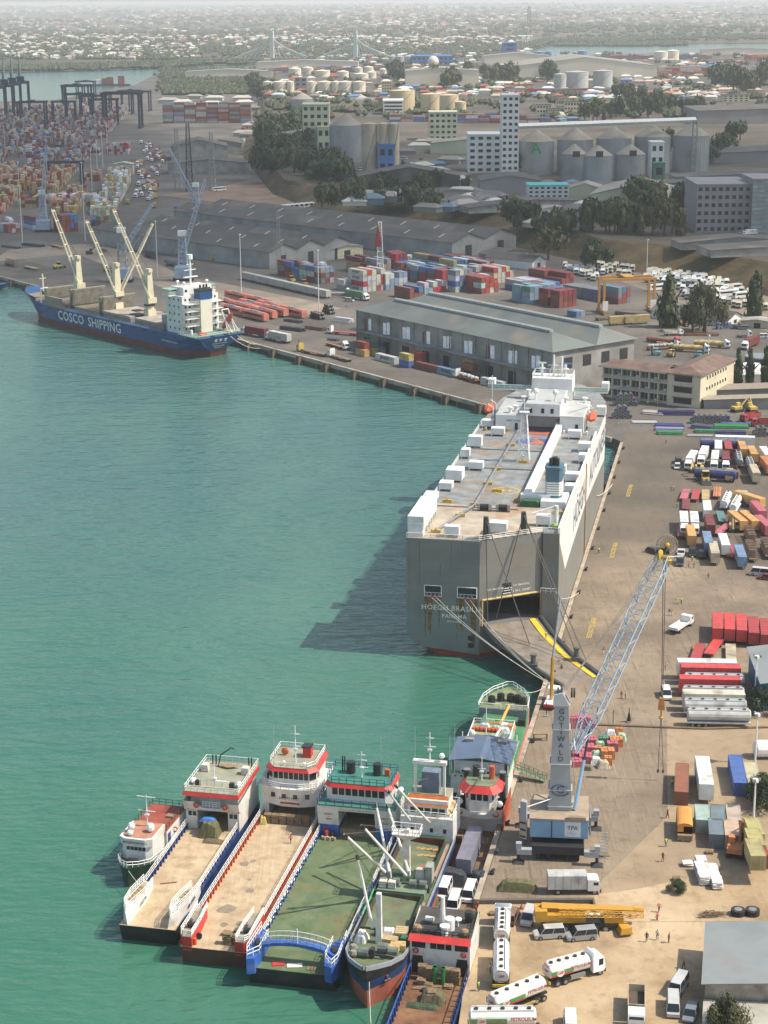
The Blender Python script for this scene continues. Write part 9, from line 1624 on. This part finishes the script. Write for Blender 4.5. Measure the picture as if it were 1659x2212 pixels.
for i,(k,x,y,w_,L_,dg_,e_,r_,z,m)in enumerate((('e',665,640,70,30,0,8,14,ZP,ROOFG),('f',495,780,48,60,15,9,15,ZP,LIME),('f',300,720,34,20,10,6,11,ZP,LIME),('f',330,700,150,26,3,7,9,ZP,GRB),('f',1060,650,130,30,0,8,11,ZP,GRB),('f',1200,230,300,90,0,14,17,ZP,GRB),('f',1300,480,200,50,0,8,11,ZP,GRB),('f',100,880,60,16,-30,4,7,ZP,WALLG),('f',340,890,60,14,-30,4,7,ZP,WALLG),('e',1000,740,60,14,-25,4,7,ZP,WALLG),('e',1380,810,90,16,-20,4,7,ZP,WALLG),('i',1090,140,60,16,-8,4,6,ZP,WALLG),('i',1290,190,90,20,-12,4,5,ZP,WALLG),('e',1450,680,40,30,0,9,12,ZP,GRB),('e',1130,420,60,40,8,9,12,ZP,LIME),('e',60,380,90,50,-8,8,13,ZP,BLW),('b',0,445,200,60,0,12,16,ZP,TW),('a',1200,515,160,50,0,14,18,3,TW),('c',0,510,240,200,0,20,34,ZP,TW),('b',1480,430,130,60,0,20,26,ZP,TW),('c',1235,355,160,40,0,12,16,ZP,TW),('b',970,565,110,80,0,24,28,ZP,TW))):
 o=gable('low_shed' if i<16 else 'far_shed',('grey','broad','long','pale','plain')[i%5]+' gabled shed on the plateau, %s from the dirt lot slope'%ORD[i],W(k,x,y,z),w_,L_,dg_,e_,r_,SROOF if m in(TW,LIME)else ROOFG,m,doors=False)
cv_=thing('conveyor','long pale overhead conveyor above the steel silos','conveyor',W('f',50,560,ZP));cA,cB=WY('f',40,242,1290)-cv_.location,WY('f',1190,200,1330)-cv_.location;MB().T(cA,cB,2,4).B('gallery',RAIL,cv_);MB().lattice((cB.x,cB.y,0),tuple(cB),4,3,8,.3).B('support_lattice',STEEL,cv_)
bp0,bp1=W('D',588,134,4),W('D',768,134,4);bd_=(bp1-bp0).normalized();br_=thing('cable_stayed_bridge','pale cable-stayed bridge with two pylons over the far channel','bridge',bp0);br_.rotation_euler=(0,0,math.atan2(bd_.y,bd_.x));sp_=(bp1-bp0).length
PYL=mat('pylon_pale',(.66,.64,.58),.7);MB().box(-175,sp_+95,-8,8,5,9).B('deck',GRB,br_)
for i in range(2):
 x=i*sp_;MB().box(x-5,x+5,-5,5,-8,71,.8,.8).B('pylon',PYL,br_)
 for s_ in(-1,1):
  for j in range(1,9):MB().T((x,0,68-j*3.2+3),(x+s_*j*11.5,0,9),.8,4).B('stay_cable',PYL,br_)
for x in range(-170,290,46):MB().box(x-3,x+3,-5,5,-6,5).B('pier',GRB,br_)
for i,(x,c)in enumerate(((615,'white'),(650,'white'),(685,'rust'),(718,'rust'),(790,'rust'))):o=thing('harbour_craft','small moored workboat in the far channel, %s from the cranes'%ORD[i],'boat',W('a',x,556,0),PI/2,'workboats in the far channel');MB().box(-6,6,-16,16,-1,3,1,2).B('hull',BLK,o);MB().box(-4,4,-5,6,3,9+i*2).B('deckhouse',mat('craft_'+c,C[c]),o)
LEAF=mat('leaf_green',None,.8,0,.25,.45);BARK=mat('bark',(.09,.07,.05),.95)
def crown_mesh(seed,kind,n_=34,q_=1.):
 r_=random.Random(seed);mb=MB();cl_=[(r_.uniform(-.6,.6),r_.uniform(-.6,.6),r_.uniform(.35,.95),r_.uniform(.28,.5))for _ in range(11)]if kind=='broad' else[(r_.uniform(-.12,.12)*(1.2-z),r_.uniform(-.12,.12),z,(.42 if kind=='fir' else .2)*(1.1-z)+.06)for z in[.12+.08*j for j in range(11)]]
 for x,y,z,r in cl_:
  for _ in range(n_):
   d=Vector((r_.gauss(0,1),r_.gauss(0,1),r_.gauss(0,1))).normalized();p=Vector((x,y,z))+Vector((d.x,d.y,d.z*.75))*r*r_.uniform(.45,1.25);s_=r_.uniform(.07,.15)*q_;u=d.orthogonal().normalized();v=d.cross(u);e=Vector((r_.uniform(-.5,.5),r_.uniform(-.5,.5),r_.uniform(-.5,.5)))*s_
   mb.quad(p+u*s_+e,p+v*s_,p-u*s_+e*.5,p-v*s_-e)
 return mb.mesh('crown',LEAF)
CRN=[crown_mesh(i,'broad')for i in range(4)]+[crown_mesh(9,'fir'),crown_mesh(10,'column'),crown_mesh(12,'broad',420,.34)]
TRK=MB().T((0,0,0),(0,0,.55),.05,6,.03).T((0,0,.3),(.3,.1,.7),.028,4,.012).T((0,0,.35),(-.28,.12,.75),.026,4,.012).T((0,0,.4),(.05,-.3,.7),.024,4,.01).mesh('trunk',BARK)
TG_=[(.045,.07,.027),(.065,.09,.033),(.035,.06,.03),(.09,.095,.04)]
def tree(p,h,w_,ki,label,group=None):
 t=thing('conifer_tree' if ki in(4,5)else 'tree',label,'tree',p,R.uniform(0,6),group);place(CRN[ki],'crown',t,color=R.choice(TG_),scale=(w_,w_,h));place(TRK,'trunk',t,scale=(h*.9,h*.9,h));return t
def grove(pts,n_,h0,h1,lb,g_,z=ZP,k='e',kinds=(0,1,2,3)):
 for i in range(n_):
  a,b_=R.choice(pts),R.choice(pts);s_=R.random();p=W(k,a[0]+(b_[0]-a[0])*s_+R.uniform(-25,25),a[1]+(b_[1]-a[1])*s_+R.uniform(-12,12),z);h=R.uniform(h0,h1);f_=R.uniform(.42,.62)if kinds[0]<4 else .5;q_=('taller' if h>(h0+h1)/2 else 'shorter')+(' broad-crowned' if f_>.52 else ' narrow-crowned');tree(p,h,h*f_,R.choice(kinds),q_+' '+lb,g_)
grove([(20,540),(420,600),(300,420),(100,440),(540,640),(250,500)],46,12,21,'dark green tree in the wooded slope below the lime mill','trees on the wooded slope',10);grove([(20,300),(280,260),(60,420),(250,330)],26,11,18,'dark tree in the wood beside the pale mill','trees by the pale mill')
grove([(800,780),(1150,830),(900,840)],20,11,18,'dense tree before the curved roof by the grey office','trees by the grey office',k='f');grove([(480,940),(1080,960),(700,950)],26,12,18,'dark upright tree in the row above the bank','row of trees above the bank',13,'f',(5,5,0));grove([(20,900),(380,930),(230,960)],14,9,15,'dark tree at the top of the bank by the low houses','trees by the low houses',12,'f')
grove([(480,200),(900,140),(1200,160),(700,60)],46,11,20,'dark tree among the hill apartments','trees on the apartment hill',k='f',kinds=(0,1,2,5));grove([(1350,560),(1659,520),(1500,600)],16,18,30,'large dark tree at the hill edge','trees at the hill edge',k='c');grove([(40,560),(1500,330),(1250,500),(1400,340)],14,10,16,'green tree beside the steel silos','trees by the steel silos',k='f');grove([(430,760),(560,740),(720,720),(1180,640),(1340,680),(1200,800),(900,760)],22,9,15,'round tree along the bank road','trees along the bank road',12)
grove([(20,620),(120,700),(-30,560)],22,14,22,'dark tree beside the terminal road','trees beside the terminal road',3,'b');grove([(1450,500),(1900,520),(1250,570),(900,520)],26,18,28,'dark tree among the far stacks','trees among the far stacks',k='b')
for k,x,y,h,w_,ki,lb,z in(('i',1005,640,22,10,4,'tall layered conifer behind the green warehouse',3),('y',935,460,20,9,6,'tall bright tree with thin trunk behind the office',3),('y',800,450,11,6,2,'small tree beside the street light pole',3),('i',1570,590,20,9,4,'thin conifer before the truck park at the frame edge',3),('i',235,205,15,10,0,'spreading tree above the white gabled house',7),('i',545,265,13,8,2,'tree at the corner of the truck park',5),('i',1460,1040,14,5,5,'first dark cypress beside the cream office',3),('i',1535,1040,14,5,5,'second dark cypress beside the cream office',3),('i',1640,1045,15,6,5,'third dark cypress beside the cream office',3),('t',1430,1125,6.5,3.2,6,'leafy green tree at the bottom edge before the lean-to roof',2.3),('o',1600,420,5,4,6,'green bush behind the silver tank trailers',3),('z',1640,330,6,4,6,'green bush by the yellow containers',3),('t',1150,300,2,1.6,6,'dry yellow bush on the apron near the sacks',3)):tree(W(k,x,y,z),h,w_,ki,lb)
HM=[MB().box(-1,1,-.7,.7,0,.7).add([(-1.1,-.8,.7),(1.1,-.8,.7),(1.1,.8,.7),(-1.1,.8,.7),(-.6,0,1.2),(.6,0,1.2)],[(0,1,5,4),(1,2,5),(2,3,4,5),(3,0,4)])][0]
hme=HM.mesh('house',mat('house_paint',None,.8,0,.02,.1));HC=[(.66,.62,.55),(.55,.48,.4),(.4,.36,.3),(.3,.24,.19),(.62,.62,.6),(.5,.4,.32),(.45,.22,.16),(.55,.6,.62),(.6,.5,.36)]
TM,WM_=MB(),MB()
def zfar(p):return far_z(p.x,p.y)
nh=0;ROWN=['waterside','second','third','upper']
def clus(p):return math.sin(p.x*.0031+1)+math.sin(p.y*.0023+p.x*.0011)+math.sin(p.x*.0017-p.y*.0007+2)
for i in range(6500):
 near=i<260;y=R.uniform(103,131)if near else R.choice((R.uniform(88,131),R.uniform(60,92),R.uniform(22,62),R.uniform(12,40)));x=R.uniform(0,430)if near else R.uniform(-40,1700)
 if not near and 430<x<1150 and y>100 and R.random()<.6:continue
 if not near and x>1150 and y>78:continue
 if y>62 and y<86 and R.random()<.75:continue
 p=W('D',x,y,1.);p.z=zfar(p)-.3
 if not near and R.random()>.72+.4*clus(p):continue
 s_=R.uniform(4,9)*(1+max(0,90-y)/75)
 if near:o=place(hme,'house',None,p,R.uniform(-.6,.6),R.choice(HC[:4]),scale=(s_,s_,s_));tag(o,'small pale house among trees in the %s row of the far shore village'%ROWN[min(3,int((131-y)/7))],'house','houses on the far shore')
 else:TM.col=R.choice(HC);TM.M=Matrix.Translation(p)@Matrix.Rotation(R.uniform(-.6,.6),4,'Z')@Matrix.Diagonal((s_*R.uniform(.7,1.6),s_,s_*R.uniform(.7,1.2),1));TM.add(HM.v,HM.f)
for i in range(520):x,y=R.uniform(560,1700),R.uniform(118,215);p=W('D',x,y,ZP);s_=R.uniform(3,5.5);TM.col=R.choice(HC+[(.3,.1,.07),(.1,.2,.4)]);TM.M=Matrix.Translation(p)@Matrix.Rotation(R.uniform(-.3,.3),4,'Z')@Matrix.Diagonal((s_*1.6,s_,s_,1));TM.add(HM.v,HM.f)
for zi,(k,pts,lb)in enumerate((('e',[(960,420),(1130,560),(1330,690),(1100,360),(1330,400)],'grey roofed store in the street by the white mill block'),('f',[(60,600),(300,800),(640,860),(120,880),(900,700)],'low roofed house along the road above the bank'),('f',[(480,60),(1200,100),(1600,60),(900,20),(300,200)],'low house among the hill trees'),('e',[(900,720),(1250,800),(1500,740),(640,740)],'small roofed house at the foot of the silo yard'))):
 for i in range(26):
  a,b_=R.choice(pts),R.choice(pts);s_=R.random();q=W(k,a[0]+(b_[0]-a[0])*s_+R.uniform(-40,40),a[1]+(b_[1]-a[1])*s_+R.uniform(-14,14),ZP);s_=R.uniform(4,7.5);tag(place(hme,'house',None,q,R.choice((.1,-.5,.9))+R.uniform(-.1,.1),R.choice(((.2,.19,.18),(.32,.3,.27),(.5,.48,.42),(.16,.15,.15),(.12,.2,.26))),scale=(s_*1.5,s_,s_*.8)),lb,'house',lb.replace('house','houses').replace('store','stores'))
for i in range(70):
 k,x,y=R.choice((('e',R.uniform(940,1250),R.uniform(380,680)),('f',R.uniform(1190,1640),R.uniform(880,950)),('e',R.uniform(560,700),R.uniform(490,660)),('f',R.uniform(60,760),R.uniform(780,830))));q=W(k,x,y,ZP+.03);vehicle(R.choice(('suv','car','van','lorry')),q,R.uniform(0,6),'small vehicle in the streets around the mills and offices',C[R.choice(('white','white','silver','dark','red','slate'))],None,'vehicles in the streets around the mills')
TM.M=None;TM.B('far_town',VCOL,kind='stuff')
def blob(p,s_):
 for _ in range(5):
  d=Vector((R.gauss(0,1),R.gauss(0,1),0))*s_*.5;c=p+d;c.z+=s_*.35;k=s_*R.uniform(.35,.6);WM_.col=R.choice(TG_+[(.085,.08,.045),(.06,.06,.04)]);a=R.uniform(0,6);WM_.add([c+Vector((math.cos(a+j*1.57)*k,math.sin(a+j*1.57)*k,R.uniform(-.3,.1)*k))for j in range(4)]+[c+Vector((0,0,k*.8)),c-Vector((0,0,k*.9))],[(0,1,4),(1,2,4),(2,3,4),(3,0,4),(1,0,5),(2,1,5),(3,2,5),(0,3,5)])
for i in range(4800):
 t_=R.random();y=R.uniform(86,132)if t_<.5 else R.uniform(14,86);x=R.uniform(-40,1700);p=W('D',x,y,1)
 if x>1120 and y>88 or(x>430 and y>128):continue
 p.z=zfar(p);blob(p,R.uniform(8,15)*(1+max(0,90-y)/60))
for i in range(1300):
 x=R.uniform(-40,1700);f_=[q for q in fsh];j=R.randrange(len(f_)-1);p=f_[j].lerp(f_[j+1],R.random())*(1+R.uniform(.002,.06));blob(Vector((p.x,p.y,zfar(p))),R.uniform(10,18))
for i in range(520):x=R.uniform(1200,1480);p=W('D',x,R.uniform(88,100)-(x-1200)*.0,1);blob(p,16)
for i in range(900):x,y=R.choice(((R.uniform(350,560),R.uniform(150,205)),(R.uniform(560,1700),R.uniform(115,260))));p=W('D',x,y,3 if x<560 else ZP);blob(p,R.uniform(7,12))
WM_.B('far_woods',mat('far_leaf','attr',.9,0,.02,.3),kind='stuff')
for i in range(46):
 x,y=R.uniform(352,545),R.uniform(212,250)if i%2 else R.uniform(212,330)
 if y>255:x=R.uniform(522,548)
 q=W('D',x,y,3.02)
 if i%3:vehicle(R.choice(('box','lorry','tractor')),q,R.choice((.3,1.6,-.4))+R.uniform(-.2,.2),'lorry parked among the stores behind the lattice pylons',C[R.choice(('white','silver','white','red'))],C[R.choice(('silver','tan','red','slate','white'))],'lorries behind the lattice pylons')
 else:s_=R.uniform(5,9);tag(place(hme,'house',None,q,R.uniform(-.3,.3),R.choice(((.5,.48,.42),(.35,.33,.3),(.2,.19,.18))),scale=(s_*1.6,s_,s_*.8)),'low pale store building behind the lattice pylons','building','stores behind the lattice pylons')
